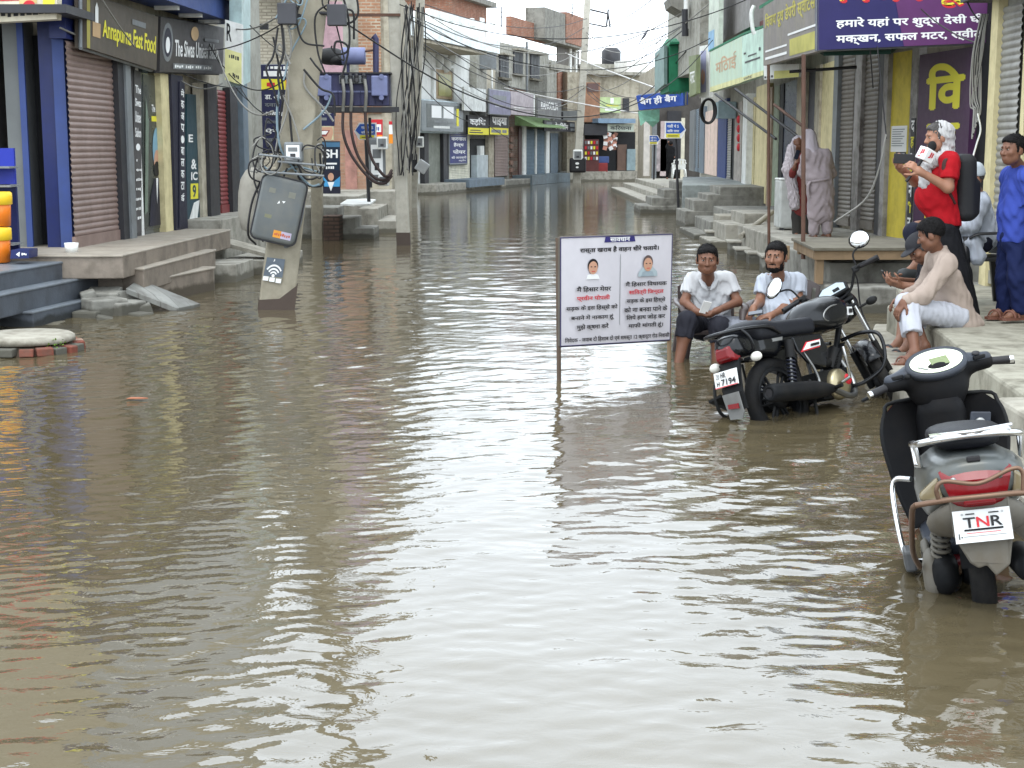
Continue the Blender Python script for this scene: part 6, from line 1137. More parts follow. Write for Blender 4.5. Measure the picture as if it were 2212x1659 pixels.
H = SDF(); H.ell(p(0, -.012, .052), (.088, .106, .082), R, .01, cuts=[(p(0, 0, .035), -u)]); H.ell(p(0, .10, .045), (.07, .07, .012), R, .012); H.build('cap', mat('cap_black', (38, 38, 42), .85, var=.2), VX, o)
S_ = SDF(); torso(S_, J, .98, .012, cuts=[(J['neck'] + V((0, 0, .02)), (0, 0, 1))])
for s in 'lr': S_.cap(J['s' + s], J['e' + s], .07, .066, .04, cuts=[(J['s' + s].lerp(J['e' + s], .75), J['e' + s] - J['s' + s])])
S_.build('shirt', fab('shirt_dark', (38, 38, 44)), VX, o, folds=.004); T = SDF()
for s in 'lr': q = J['k' + s].lerp(J['a' + s], .35); T.cap(J['h' + s], J['k' + s], .1, .08, .04); T.cap(J['k' + s], q, .08, .074, .03, cuts=[(q, q - J['k' + s])])
T.build('jeans', fab('denim', (96, 122, 164)), VX, o, folds=.004, seed=3)
for s in 'lr': sandal(o, J['a' + s], (-1, -.1, 0), mat('sandal_black', (44, 44, 46), .6), 1.0)
phone('black phone held low by the man in the black cap', D(1914, 601, 12.05), (.45, 0, -.75), (.7, -.1, .5), h=.15)
# ---------------------------------------------------------------- reporter in red
J = dict(fwd=V((-1, -.08, 0)), head=D(2026, 297, 12.08), neck=D(2040, 334, 12.12), sl=D(2052, 352, 11.93), sr=D(2034, 350, 12.33), chest=D(2036, 380, 12.12), belly=D(2028, 425, 12.12), pelvis=D(2040, 478, 12.12), el=D(2048, 405, 11.88), er=D(1978, 392, 12.36), wl=D(1988, 371, 11.86), wr=D(1944, 362, 12.2), hl=D(2038, 500, 12.02), hr=D(2042, 500, 12.22), kl=D(2068, 590, 11.98), kr=D(2074, 590, 12.2), al=D(2092, 672, 11.96), ar=D(2098, 668, 12.2))
B = SDF(); torso(B, J, .94); p, R, r, f, u = head(B, J['head'], (-1, -.12, -.12), (.05, 0, 1), 1.02); B.cap(J['neck'], J['head'] - u * .05, .055, .05, .02)
for s in 'lr': limb(B, J['s' + s], J['e' + s], J['w' + s], (.05, .042, .028)); leg(B, J['h' + s], J['k' + s], J['a' + s]); foot(B, J['a' + s], (-1, -.2, 0))
hand(B, J['wl'], (-.75, 0, .55), (-.3, .6, -.3), 1, .7); hand(B, J['wr'], (-.55, -.3, .75), (.5, -.6, .2), -1, .7)
o = B.build('person', sk3, VX, None, 'man in red shirt with white head scarf filming with a phone and microphone', 'person'); eyes(p, R, 1.02, o); hair(p, R, 1.0, o, VX, must=1, m=mat('hair_grey', (70, 66, 64), .8, var=.4, scale=60))
S_ = SDF(); torso(S_, J, 1.0, .014, fat=.02, cuts=[(J['neck'] + V((0, 0, .02)), (0, 0, 1)), (J['pelvis'] - V((0, 0, .02)), (-.12, 0, -1))])
for s in 'lr': S_.cap(J['s' + s], J['e' + s], .078, .078, .04, cuts=[(J['s' + s].lerp(J['e' + s], .66), J['e' + s] - J['s' + s])])
S_.build('shirt', fab('shirt_red', (182, 20, 32)), VX, o, folds=.005, seed=7)
T = SDF(); T.cap(J['pelvis'] + V((0, 0, .02)), J['pelvis'], .13, .13, .05)
for s in 'lr': T.cap(J['h' + s], J['k' + s], .108, .085, .05); T.cap(J['k' + s], J['a' + s] - V((0, 0, .03)), .085, .07, .03)
T.build('trousers', fab('trousers_black', (28, 28, 32)), VX * 1.1, o, folds=.005)
H = SDF(); H.ell(p(0, -.03, .035), (.092, .1, .098), R, .02, cuts=[(p(0, .028, 0), f + u * .12)]); H.cap(p(0, -.05, .0), p(0, -.055, -.13), .082, .075, .04, cuts=[(p(0, .028, 0), f)]); H.chain([p(.07, -.03, -.13), p(.075, .03, -.17), p(.05, .09, -.21), p(.02, .10, -.28)], [.04, .042, .042, .05], .04)
H.chain([p(-.07, -.03, -.13), p(-.07, .03, -.17), p(-.02, .10, -.21)], [.04, .042, .036], .04); H.chain([p(.02, .1, -.27), p(.0, .12, -.34), p(-.02, .1, -.42)], [.05, .055, .06], .03); H.build('scarf', fab('scarf_white', (204, 202, 200)), VX, o, folds=.007, fk=1.7, seed=3)
Bp = SDF(); bc = D(2080, 405, 12.12); Bp.box(bc, (.085, .16, .27), np.array(M4.Rotation(-.06, 3, 'Y')), .07, .03); Bp.box(bc + V((.07, 0, -.08)), (.05, .12, .15), None, .045, .03); bo = Bp.build('backpack', mat('bag_black', (26, 26, 28), .7, var=.2, bump=.2), VX * 1.2, None, 'black backpack on the back of the man in red', 'backpack')
m = MB(); m.tube(catmull([D(2074, 350, 11.98), D(2056, 336, 11.93), D(2040, 350, 11.88), D(2040, 390, 11.89), D(2062, 440, 11.96)]), .02, mat('strap_dark', (60, 34, 32), .8), 8, flat=.4); m.build('strap', bo)
phone('dark phone held sideways by the man in red', D(1953, 343, 12.06), (1, -.35, -.05), (0, 1, 0), w=.08, h=.165)
t = thing('microphone', 'news microphone with a white cube collar held by the man in red', 'microphone', D(1990, 345, 11.86)); a, b = D(1958, 392, 11.84), D(2012, 318, 11.9); d = (b - a).normalized()
m = MB(); m.tube([a, a.lerp(b, .78)], .013, blk, 10); m.build('handle', t); m = MB(); m.ell(b + d * .01, (.036, .036, .042), mat('foam_black', (24, 24, 24), .95, bump=.5)); m.build('foam', t)
R_ = M4.Rotation(.45, 3, 'Y') @ M4.Rotation(.5, 3, 'Z'); cc = a.lerp(b, .78); m = MB(); m.box(cc, (.1, .1, .1), wht, R_)
q = [cc + R_ @ V((x, -.051, z)) for x, z in ((-.05, -.05), (.05, -.05), (.05, .05), (-.05, .05))]; m.items(q, [('t', 'JI', .3, .3, .75, .8, redl, .04)]); q = [cc + R_ @ V((-.051, -x, z)) for x, z in ((-.05, -.05), (.05, -.05), (.05, .05), (-.05, .05))]; m.items(q, [('t', 'JI', .3, .35, .75, .8, redl, .04), ('r', .2, .15, .6, .22, redl)]); m.build('cube_collar', t, bevel=.006)
# ---------------------------------------------------------------- man in white cap, legs crossed
J = dict(fwd=V((-1, -.05, 0)), head=D(2102, 388, 13.0), neck=D(2112, 424, 13.05), sl=D(2120, 440, 12.86), sr=D(2112, 438, 13.28), chest=D(2118, 462, 13.08), belly=D(2120, 492, 13.1), pelvis=D(2126, 512, 13.1), el=D(2100, 488, 12.86), er=D(2060, 480, 13.3), wl=D(2050, 494, 12.84), wr=D(1984, 484, 13.1), hl=D(2122, 522, 13.0), hr=D(2122, 522, 13.22), kl=D(1972, 502, 12.92), kr=D(2000, 520, 13.2), al=D(1984, 572, 12.86), ar=D(2004, 632, 13.2))
B = SDF(); torso(B, J, .9); p, R, r, f, u = head(B, J['head'], (-.97, -.1, -.28), (-.15, 0, 1), 1.0); B.cap(J['neck'], J['head'] - u * .05, .052, .048, .02)
for s in 'lr': limb(B, J['s' + s], J['e' + s], J['w' + s], (.046, .038, .026)); leg(B, J['h' + s], J['k' + s], J['a' + s])
foot(B, J['al'] + V((-.02, 0, 0)), (-1, -.2, 0)); foot(B, J['ar'], (-1, -.1, 0)); hand(B, J['wr'], (-.95, -.1, -.12), (.1, 0, -1), 1, .4); hand(B, J['wl'], (-.95, 0, -.2), (0, .2, -1), -1, .4)
o = B.build('person', sk2, VX, None, 'man in white cap and white shirt sitting cross-legged in the black chair', 'person'); eyes(p, R, 1, o); hair(p, R, .99, o, VX, m=mat('hair_grey', (70, 66, 64), .8, var=.4, scale=60))
H = SDF(); H.ell(p(0, -.012, .05), (.09, .108, .088), R, .01, cuts=[(p(0, 0, .03), -u + f * .25)]); H.ell(p(0, -.012, .1), (.078, .092, .05), R, .03); H.build('cap', fab('cap_white', (206, 214, 220)), VX, o)
wsh = fab('shirt_cool_white', (188, 194, 204)); S_ = SDF(); torso(S_, J, 1.0, .014, fat=.01, cuts=[(J['neck'] + V((0, 0, .02)), (0, 0, 1))])
for s in 'lr': limb(S_, J['s' + s], J['e' + s], J['e' + s].lerp(J['w' + s], .5), (.072, .066, .055), .04)
S_.ell(D(2088, 520, 12.98), (.15, .17, .07), None, .05); S_.cap(D(2100, 525, 12.86), D(2112, 556, 12.84), .06, .07, .05); S_.build('kurta', wsh, VX, o, folds=.006, seed=9)
T = SDF()
for s, e in (('l', .5), ('r', .95)): q = J['k' + s].lerp(J['a' + s], e); T.cap(J['h' + s], J['k' + s], .1, .08, .04); T.cap(J['k' + s], q, .078, .072, .03, cuts=[(q, q - J['k' + s])])
T.build('trousers', fab('trousers_navy', (36, 38, 54)), VX, o, folds=.004)
for s, d in (('l', (-1, -.2, 0)), ('r', (-1, -.1, 0))):
    K = SDF(); a = J['a' + s] + (V((-.02, 0, 0)) if s == 'l' else V((0, 0, 0))); dd = V(d).normalized(); b = a - V((0, 0, .085)); K.cap(b - dd * .07, b + dd * .1, .04, .05, .03); K.cap(b + dd * .02 + V((0, 0, .02)), b + dd * .13 + V((0, 0, .01)), .04, .038, .03); K.build('clog', mat('clog_dark', (52, 54, 54), .6, var=.1), VX, o)
# ---------------------------------------------------------------- boy in blue
J = dict(fwd=V((-.92, -.38, 0)), head=D(2188, 325, 11.72), neck=D(2203, 364, 11.8), sl=D(2221, 386, 11.62), sr=D(2180, 384, 12.0), chest=D(2196, 415, 11.82), belly=D(2192, 460, 11.82), pelvis=D(2192, 512, 11.82), el=D(2234, 452, 11.62), er=D(2184, 445, 12.06), wl=D(2226, 512, 11.5), wr=D(2176, 500, 12.0), hl=D(2202, 525, 11.75), hr=D(2182, 525, 11.95), kl=D(2198, 602, 11.7), kr=D(2172, 602, 11.92), al=D(2204, 664, 11.72), ar=D(2172, 662, 11.9))
B = SDF(); torso(B, J, .86); p, R, r, f, u = head(B, J['head'], (-.9, -.42, -.03), (0, 0, 1), 1.0); B.cap(J['neck'], J['head'] - u * .05, .05, .046, .02)
for s in 'lr': limb(B, J['s' + s], J['e' + s], J['w' + s], (.042, .035, .025)); leg(B, J['h' + s], J['k' + s], J['a' + s], .9); foot(B, J['a' + s], (-1, -.25, 0), .95)
hand(B, J['wl'], (0, -.2, -1), (.2, 1, 0), 1, .3); hand(B, J['wr'], (-.2, -.1, -1), (.2, 1, 0), 1, .3)
o = B.build('person', sk1, VX, None, 'boy in blue T-shirt and navy track trousers standing at the right edge', 'person'); eyes(p, R, 1, o); hair(p, R, 1.0, o, VX * .75, line=.06, full=1.03)
S_ = SDF(); torso(S_, J, .92, .016, cuts=[(J['neck'] + V((0, 0, .0)), (0, 0, 1)), (J['pelvis'] - V((0, 0, .035)), (0, 0, -1))])
for s in 'lr': S_.cap(J['s' + s], J['e' + s], .07, .076, .04, cuts=[(J['s' + s].lerp(J['e' + s], .78), J['e' + s] - J['s' + s])])
S_.build('shirt', fab('shirt_blue', (62, 80, 170)), VX, o, folds=.006, seed=12); T = SDF(); T.cap(J['pelvis'], J['pelvis'] - V((0, 0, .03)), .115, .115, .05)
for s in 'lr': T.cap(J['h' + s], J['k' + s], .098, .076, .045); T.cap(J['k' + s], J['a' + s] + V((0, 0, .0)), .076, .07, .03)
T.build('trousers', fab('trousers_deep_blue', (26, 36, 78)), VX, o, folds=.006, seed=6)
for s in 'lr': sandal(o, J['a' + s], (-1, -.25, 0), mat('sandal_brown', (110, 70, 56), .6), .95)
# ---------------------------------------------------------------- two people at the back platform
Y9 = 21.9; J = dict(fwd=V((-.25, 1, 0)), head=D(1746, 300, Y9 + .2), neck=D(1754, 326, Y9 + .08), sl=D(1742, 336, Y9), sr=D(1786, 336, Y9), chest=D(1767, 352, Y9), belly=D(1770, 384, Y9 - .02), pelvis=D(1773, 418, Y9), el=D(1734, 372, Y9 + .15), er=D(1796, 375, Y9 + .15), wl=D(1742, 390, Y9 + .4), wr=D(1786, 392, Y9 + .4), hl=D(1763, 428, Y9), hr=D(1783, 428, Y9), kl=D(1760, 468, Y9), kr=D(1785, 466, Y9), al=D(1758, 504, Y9), ar=D(1787, 501, Y9))
B = SDF(); torso(B, J, .95); p, R, r, f, u = head(B, J['head'], (-.5, .8, -.4), (0, 0, 1), 1.0); B.cap(J['neck'], J['head'] - u * .05, .055, .05, .02)
for s in 'lr': limb(B, J['s' + s], J['e' + s], J['w' + s], (.048, .04, .027)); leg(B, J['h' + s], J['k' + s], J['a' + s]); foot(B, J['a' + s], (-.5, 1, 0))
hand(B, J['wl'], (-.2, 1, 0), (0, 0, 1), 1, .5); hand(B, J['wr'], (-.3, 1, 0), (0, 0, 1), -1, .5)
o = B.build('person', sk1, .009, None, 'man in lavender kurta with a pale head cloth seen from behind', 'person'); lav = fab('kurta_lavender', (180, 166, 168))
S_ = SDF(); torso(S_, J, 1.04, .02, fat=.01)
for s in 'lr': limb(S_, J['s' + s], J['e' + s], J['w' + s], (.078, .066, .055), .05)
S_.cap(J['belly'], J['pelvis'] - V((0, 0, .12)), .15, .175, .06); S_.cap(J['pelvis'] - V((.04, 0, .1)), J['pelvis'] - V((.05, 0, .3)), .13, .14, .06); S_.cap(J['pelvis'] - V((-.05, 0, .1)), J['pelvis'] - V((-.07, 0, .3)), .13, .14, .06, ); S_.build('kurta', lav, .009, o, folds=.008, fk=.8)
m = MB(); m.tube([J['belly'] + V((.175 * math.cos(a), .17 * math.sin(a), -.03 + .03 * math.cos(a))) for a in np.linspace(0, 6.283, 20)[:-1]], .018, lav, 8, True); m.tube(catmull([J['belly'] + V((-.15, -.1, -.05)), J['belly'] + V((-.19, -.12, -.12)), J['belly'] + V((-.17, -.1, -.28))]), .03, lav, 8, flat=.4); m.build('sash', o)
H = SDF(); H.ell(p(0, -.01, .03), (.1, .115, .11), R, .02); H.cap(p(0, -.04, 0), J['neck'] - V((0, .04, .06)), .09, .12, .05); H.build('head_cloth', fab('cloth_pale', (202, 190, 196)), .009, o, folds=.006)
T = SDF()
for s in 'lr': T.cap(J['h' + s], J['k' + s], .1, .09, .05); T.cap(J['k' + s], J['a' + s] + V((0, 0, .03)), .09, .08, .03)
T.build('trousers', lav, .009, o, folds=.004)
Y8 = 22.6; J = dict(fwd=V((.2, -1, 0)), head=D(1724, 312, Y8), neck=D(1727, 338, Y8), sl=D(1710, 348, Y8), sr=D(1746, 348, Y8), chest=D(1728, 362, Y8), belly=D(1730, 392, Y8), pelvis=D(1731, 422, Y8), el=D(1708, 385, Y8 - .1), er=D(1748, 385, Y8), wl=D(1716, 362, Y8 - .32), wr=D(1738, 400, Y8 - .2), hl=D(1724, 430, Y8), hr=D(1738, 430, Y8), kl=D(1722, 468, Y8), kr=D(1741, 468, Y8), al=D(1722, 500, Y8), ar=D(1742, 500, Y8))
B = SDF(); torso(B, J, .9); p, R, r, f, u = head(B, J['head'], (-.4, -1, -.3), (0, 0, 1), .98); B.cap(J['neck'], J['head'] - u * .05, .055, .05, .02)
for s in 'lr': limb(B, J['s' + s], J['e' + s], J['w' + s], (.046, .04, .027)); leg(B, J['h' + s], J['k' + s], J['a' + s]); foot(B, J['a' + s], (-.4, -1, 0))
hand(B, J['wl'], (.1, -.4, .8), (.8, 0, .2), 1, .6); hand(B, J['wr'], (0, -.3, -.9), (.5, 0, 0), 1, .4)
o = B.build('person', sk1, .009, None, 'person in dark trousers under a white and red shawl beside the lavender kurta', 'person'); S_ = SDF(); torso(S_, J, .98, .016)
for s in 'lr': limb(S_, J['s' + s], J['e' + s], J['e' + s].lerp(J['w' + s], .7), (.07, .06, .05), .04)
S_.cap(J['pelvis'], J['pelvis'] - V((0, 0, .2)), .13, .14, .05); S_.build('tunic', fab('tunic_red', (140, 64, 62)), .009, o, folds=.005); H = SDF()
H.ell(p(0, -.02, .02), (.1, .1, .11), R, .02, cuts=[(p(0, .04, 0), f)]); H.chain([J['head'] - V((.1, .02, .06)), J['sl'] + V((-.05, -.1, -.12)), J['pelvis'] + V((-.14, -.12, .0)), J['pelvis'] + V((-.12, -.12, -.14))], [.07, .1, .075, .08], .05); H.build('shawl', fab('shawl_white', (200, 190, 194)), .009, o, folds=.01, fk=1.2)
T = SDF()
for s in 'lr': T.cap(J['h' + s], J['k' + s], .1, .085, .05); T.cap(J['k' + s], J['a' + s] - V((0, 0, .02)), .085, .075, .03)
T.build('trousers', fab('trousers_olive', (66, 64, 60)), .009, o); phone('dark phone held up by the shawled person', D(1722, 334, Y8 - .36), (.3, 0, 1), (.4, -1, 0), h=.14)
# far figure in black
Yf = 62; J = dict(fwd=V((0, 1, 0)), head=D(1449, 311, Yf), neck=D(1449, 318, Yf), sl=D(1442, 322, Yf), sr=D(1456, 322, Yf), chest=D(1449, 328, Yf), belly=D(1449, 338, Yf), pelvis=D(1449, 348, Yf), el=D(1440, 318, Yf), er=D(1458, 330, Yf), wl=D(1444, 306, Yf), wr=D(1457, 340, Yf - .1), hl=D(1445, 350, Yf), hr=D(1453, 350, Yf), kl=D(1443, 366, Yf), kr=D(1455, 366, Yf), al=D(1441, 382, Yf), ar=D(1457, 384, Yf))
B = SDF(); torso(B, J, .95); p, R, r, f, u = head(B, J['head'], (0, 1, 0)); 
for s in 'lr': limb(B, J['s' + s], J['e' + s], J['w' + s], (.048, .04, .03)); leg(B, J['h' + s], J['k' + s], J['a' + s]); foot(B, J['a' + s], (0, 1, 0))
o = B.build('person', sk1, .018, None, 'small far figure in black standing on the steps below the arrow sign', 'person'); blkf = fab('clothes_black', (20, 20, 22)); S_ = SDF(); torso(S_, J, 1.0, .02)
for s in 'lr': limb(S_, J['s' + s], J['e' + s], J['e' + s].lerp(J['w' + s], .7), (.065, .055, .045)); S_.cap(J['h' + s], J['k' + s], .1, .08); S_.cap(J['k' + s], J['a' + s], .08, .06)
S_.build('clothes', blkf, .02, o); hair(p, R, 1.05, o, .015)
# ---------------------------------------------------------------- banner, table, washing machine
hp = lambda s: s
a, b = G(1209, 822), G(1447, 782); TL, TR, BR, BL = D(1211, 514, a.y - .02), D(1452, 506, b.y - .02), D(1447, 734, b.y - .02), D(1211, 748, a.y - .02)
flex = mat('flex_white', (206, 202, 206), .55, var=.05, bump=.12, bscale=6, dirt=.12, dirtc=(160, 156, 158))
def person_pic(cx, cy, s, shirt, hair_, veil=None):
    its = []
    if veil: its.append(('p', [(cx - .085 * s, cy - .09 * s), (cx - .08 * s, cy - .05 * s), (cx - .035 * s, cy), (cx - .04 * s, cy + .05 * s), (cx, cy + .1 * s), (cx + .042 * s, cy + .05 * s), (cx + .04 * s, cy), (cx + .085 * s, cy - .05 * s), (cx + .09 * s, cy - .09 * s)], veil))
    its += [('p', [(cx - .06 * s, cy - .09 * s), (cx - .045 * s, cy - .05 * s), (cx, cy - .035 * s), (cx + .045 * s, cy - .05 * s), (cx + .06 * s, cy - .09 * s)], shirt), ('e', cx, cy + .035 * s, .045 * s, .064 * s, hair_), ('e', cx, cy + .015 * s, .039 * s, .06 * s, skin_t), ('e', cx - .016 * s, cy + .025 * s, .008 * s, .005 * s, blk), ('e', cx + .016 * s, cy + .025 * s, .008 * s, .005 * s, blk), ('r', cx - .014 * s, cy - .02 * s, cx + .014 * s, cy - .014 * s, redl)]
    return its
T_ = lambda s, x0, y0, x1, y1, m=blk: ('t', s, x0, y0, x1, y1, m, .035)
its = [('p', [(.37, .945), (.65, .945), (.64, .995), (.38, .995)], mat('tab_indigo', (52, 48, 110), .5)), T_('सावधान', .42, .95, .6, .99, wht), T_('रास्ता खराब है वाहन धीरे चलायें।', .16, .845, .87, .91), ('r', .512, .17, .516, .83, greym)] + person_pic(.27, .70, 1.0, wht, blk) + person_pic(.76, .71, 1.05, mat('sari_grey', (150, 164, 170), .6), mat('hair_print', (90, 76, 74), .6), mat('sari_pale', (170, 184, 188), .6))
its += [T_('मैं िहसार मेयर', .12, .49, .42, .55), T_('प्रवीन पोपली', .12, .405, .41, .465, redl), T_('सड़क के इस िहस्से को', .03, .315, .48, .375), T_('बनाने में नाकाम हूं', .07, .225, .45, .285), T_('मुझे क्षमा करें', .12, .135, .4, .2),
        T_('मैं िहसार िवधायक', .55, .52, .94, .575), T_('सािवत्री िजन्दल', .58, .44, .91, .5, redl), T_('सड़क के इस िहस्से', .56, .36, .93, .42), T_('को ना बनवा पाने के', .54, .285, .95, .34), T_('िलये हाथ जोड़ कर', .56, .205, .93, .265), T_('माफी मांगती हूं।', .58, .125, .91, .185), T_('िनवेदक - जवाब दो िहसाब दो एवं समस्त 12 क्वार्टर रोड िनवासी।', .02, .02, .985, .08)]
t = thing('warning_banner', 'white warning banner on a wooden frame standing in the water', 'banner', a); q = [BL, BR, TR, TL]; nn = (BR - BL).cross(TL - BL).normalized()
m = MB(); m.prism(q, -nn * .004, flex); m.items(q, its, up=.002); m.build('flex_sheet', t)
m = MB(); fw = mat('frame_dark', (54, 46, 52), .7)
for i in range(4): m.tube([q[i] - nn * .014, q[(i + 1) % 4] - nn * .014], .013, fw, 6)
m.build('frame', t); m = MB()
for i in range(4): m.tube([q[i] + nn * .001, q[(i + 1) % 4] + nn * .001], .0045, mat('border_indigo', (60, 56, 90), .6), 5)
m.build('border', t)
for p_, q_ in ((a, TL), (b, TR)):
    m = MB(); d = (q_ - p_).normalized(); m.tube([p_ - d * .35, q_ - nn * .03], .02, wood if p_ is not a else mat('leg_wood', (84, 70, 58), .8), 6); m.build('leg', t)
# wooden table
t = thing('wooden_table', 'old unpainted wooden table under the awning post', 'table', (4.1, 17.4, .28)); tz = .66
A_, B_, C_, D_ = D(1758, 536, 16.5), V((4.9, 16.55, 0)), V((4.9, 18.3, 0)), V((3.45, 18.35, 0)); A_ = V((A_.x, 16.5, 0))
m = MB(); m.prism([V((p.x, p.y, tz)) for p in (A_, B_, C_, D_)], (0, 0, .035), mat('table_top', (104, 99, 86), .8, var=.15, dirt=.5, bump=.3)); m.build('table_top', t, bevel=.006)
m = MB(); m.prism([V((A_.x + .02, 16.53, tz - .1)), V((4.88, 16.57, tz - .1)), V((4.88, 16.6, tz - .1)), V((A_.x + .02, 16.56, tz - .1))], (0, 0, .1), wood); m.prism([V((A_.x + .02, 16.6, tz - .1)), V((A_.x + .05, 16.6, tz - .1)), V((3.5, 18.3, tz - .1)), V((3.47, 18.3, tz - .1))], (0, 0, .1), wood); m.build('apron', t)
for x, y, z in ((A_.x + .09, 16.62, .28), (4.8, 16.65, .28), (4.8, 18.2, .5), (3.56, 18.25, .5), (A_.x - .15 + .0, 17.4, .5)):
    m = MB(); m.box((x, y, (tz + z) / 2), (.09, .09, tz - z), wood); m.build('leg', t, bevel=.006)
c = G(1707, 498, .5); t = thing('washing_machine', 'white top loading washing machine standing on the back platform', 'washing machine', c)
m = MB(); m.box(c + V((0, .3, .41)), (.34, .5, .76), mat('appliance_white', (190, 192, 188), .4, dirt=.35)); m.build('body', t, bevel=.03); m = MB(); m.box(c + V((0, .3, .80)), (.345, .51, .03), white); m.build('lid', t, bevel=.012)
m = MB()
for s in (-1, 1): m.bb(c.x + s * .12 - .03, c.x + s * .12 + .03, c.y + .06, c.y + .14, c.z, c.z + .04, dark)
m.build('foot', t)
m = MB(); cc = G(1703, 538, .0); m.box(G(1585, 528, .02), (.26, .5, .03), conc3); m.build('slab', None, 'small loose slab lying beside the stepping blocks', 'slab')
m = MB(); c = D(1556, 503, 28.8); m.box(c, (.22, .12, .08), mat('brick_loose', (150, 92, 70), .9)); m.box(c + V((.06, .02, .05)), (.2, .12, .06), mat('brick_loose', (150, 92, 70), .9)); m.build('loose_bricks', None, 'two loose red bricks left on the grey steps', 'bricks')
c = G(1461, 386, .45); chair('small white plastic chair far away beside the person in black', XF(6.85, 61.4, .5, 180), white)
for u, v, s in ((296, 861, .5), (130, 867, .15), (395, 905, .12), (95, 1000, .1)):
    pass
m = MB(); c = G(296, 861, .012); m.prism([c + V((x, y, 0)) for x, y in ((-.07, -.02), (.03, -.02), (.08, .0), (.02, .03), (-.05, .03))], (0, 0, .006), mat('fleck_orange', (150, 92, 64), .6)); m.build('orange_fleck', None, 'small flat orange spot on the brown water', 'fleck')  # thin orange shape just above the water surface
# ---------------------------------------------------------------- motorcycle (local frame: x ahead, y to its left, z up, origin on the ground under the rear axle)
tyre = mat('tyre_rubber', (24, 24, 25), .75, var=.2, bump=.4, spec=.15, bscale=70, dirt=.3, dirtc=(70, 64, 54)); bk = mat('bike_black', (11, 12, 15), .24, var=.1, spec=.35, coat=.08); bkm = mat('bike_matt', (18, 19, 21), .5, var=.15, dirt=.25, spec=.14, dirtc=(60, 56, 50))
chrome = mat('chrome', (200, 200, 200), .16, 1.0, var=.05); steel = mat('steel', (150, 150, 148), .35, .9, var=.1, dirt=.3); goldm = mat('crankcase', (176, 164, 132), .32, .8, var=.1, dirt=.3); rlamp = mat('lamp_red', (112, 8, 16), .2, var=.15, spec=.35, coat=.1); clear = mat('lens_clear', (210, 206, 196), .12, spec=.6); amber = mat('lens_amber', (206, 120, 40), .2, spec=.6); seatm = mat('seat_vinyl', (24, 25, 30), .5, var=.12, spec=.22, bump=.15, bscale=120); plate = mat('plate_white', (214, 214, 212), .45, var=.03)
mirr = mat('mirror_glass', (235, 238, 240), .03, 1.0, var=0.01)
def wheel(par, X, c, R, w, spokes=6, alloy=bkm):
    t = MB(X); t.lathe([(R - .075, -w * .36), (R - .045, -w * .5), (R - .012, -w * .36), (R, -w * .1), (R, w * .1), (R - .012, w * .36), (R - .045, w * .5), (R - .075, w * .36)], c, (0, 1, 0), tyre, 40); o = t.build('tyre', par)
    m = MB(X); m.lathe([(R - .10, -w * .3), (R - .07, -w * .38), (R - .07, w * .38), (R - .10, w * .3), (R - .10, -w * .3)], c, (0, 1, 0), alloy, 40); m.lathe([(0, -.06), (.05, -.06), (.06, -.03), (.06, .03), (.05, .06), (0, .06)], c, (0, 1, 0), alloy, 20)
    for k in range(spokes):
        a = 2 * math.pi * k / spokes; d = V((math.cos(a), 0, math.sin(a))); e = V((-d.z, 0, d.x)); c_ = V(c)
        for s in (-1, 1): m.tube([c_ + d * .05 + e * .012 * s, c_ + d * (R - .09) + e * .024 * s], [.012, .009], alloy, 6)
    m.build('rim', par); return o
def spring(mb, a, b, r, wr_, n, mm):
    a, b = V(a), V(b); d = b - a; x, y = basis(d); mb.tube([a + d * (i / (n * 12)) + (x * math.cos(i * math.pi / 6) + y * math.sin(i * math.pi / 6)) * r for i in range(n * 12 + 1)], wr_, mm, 6)
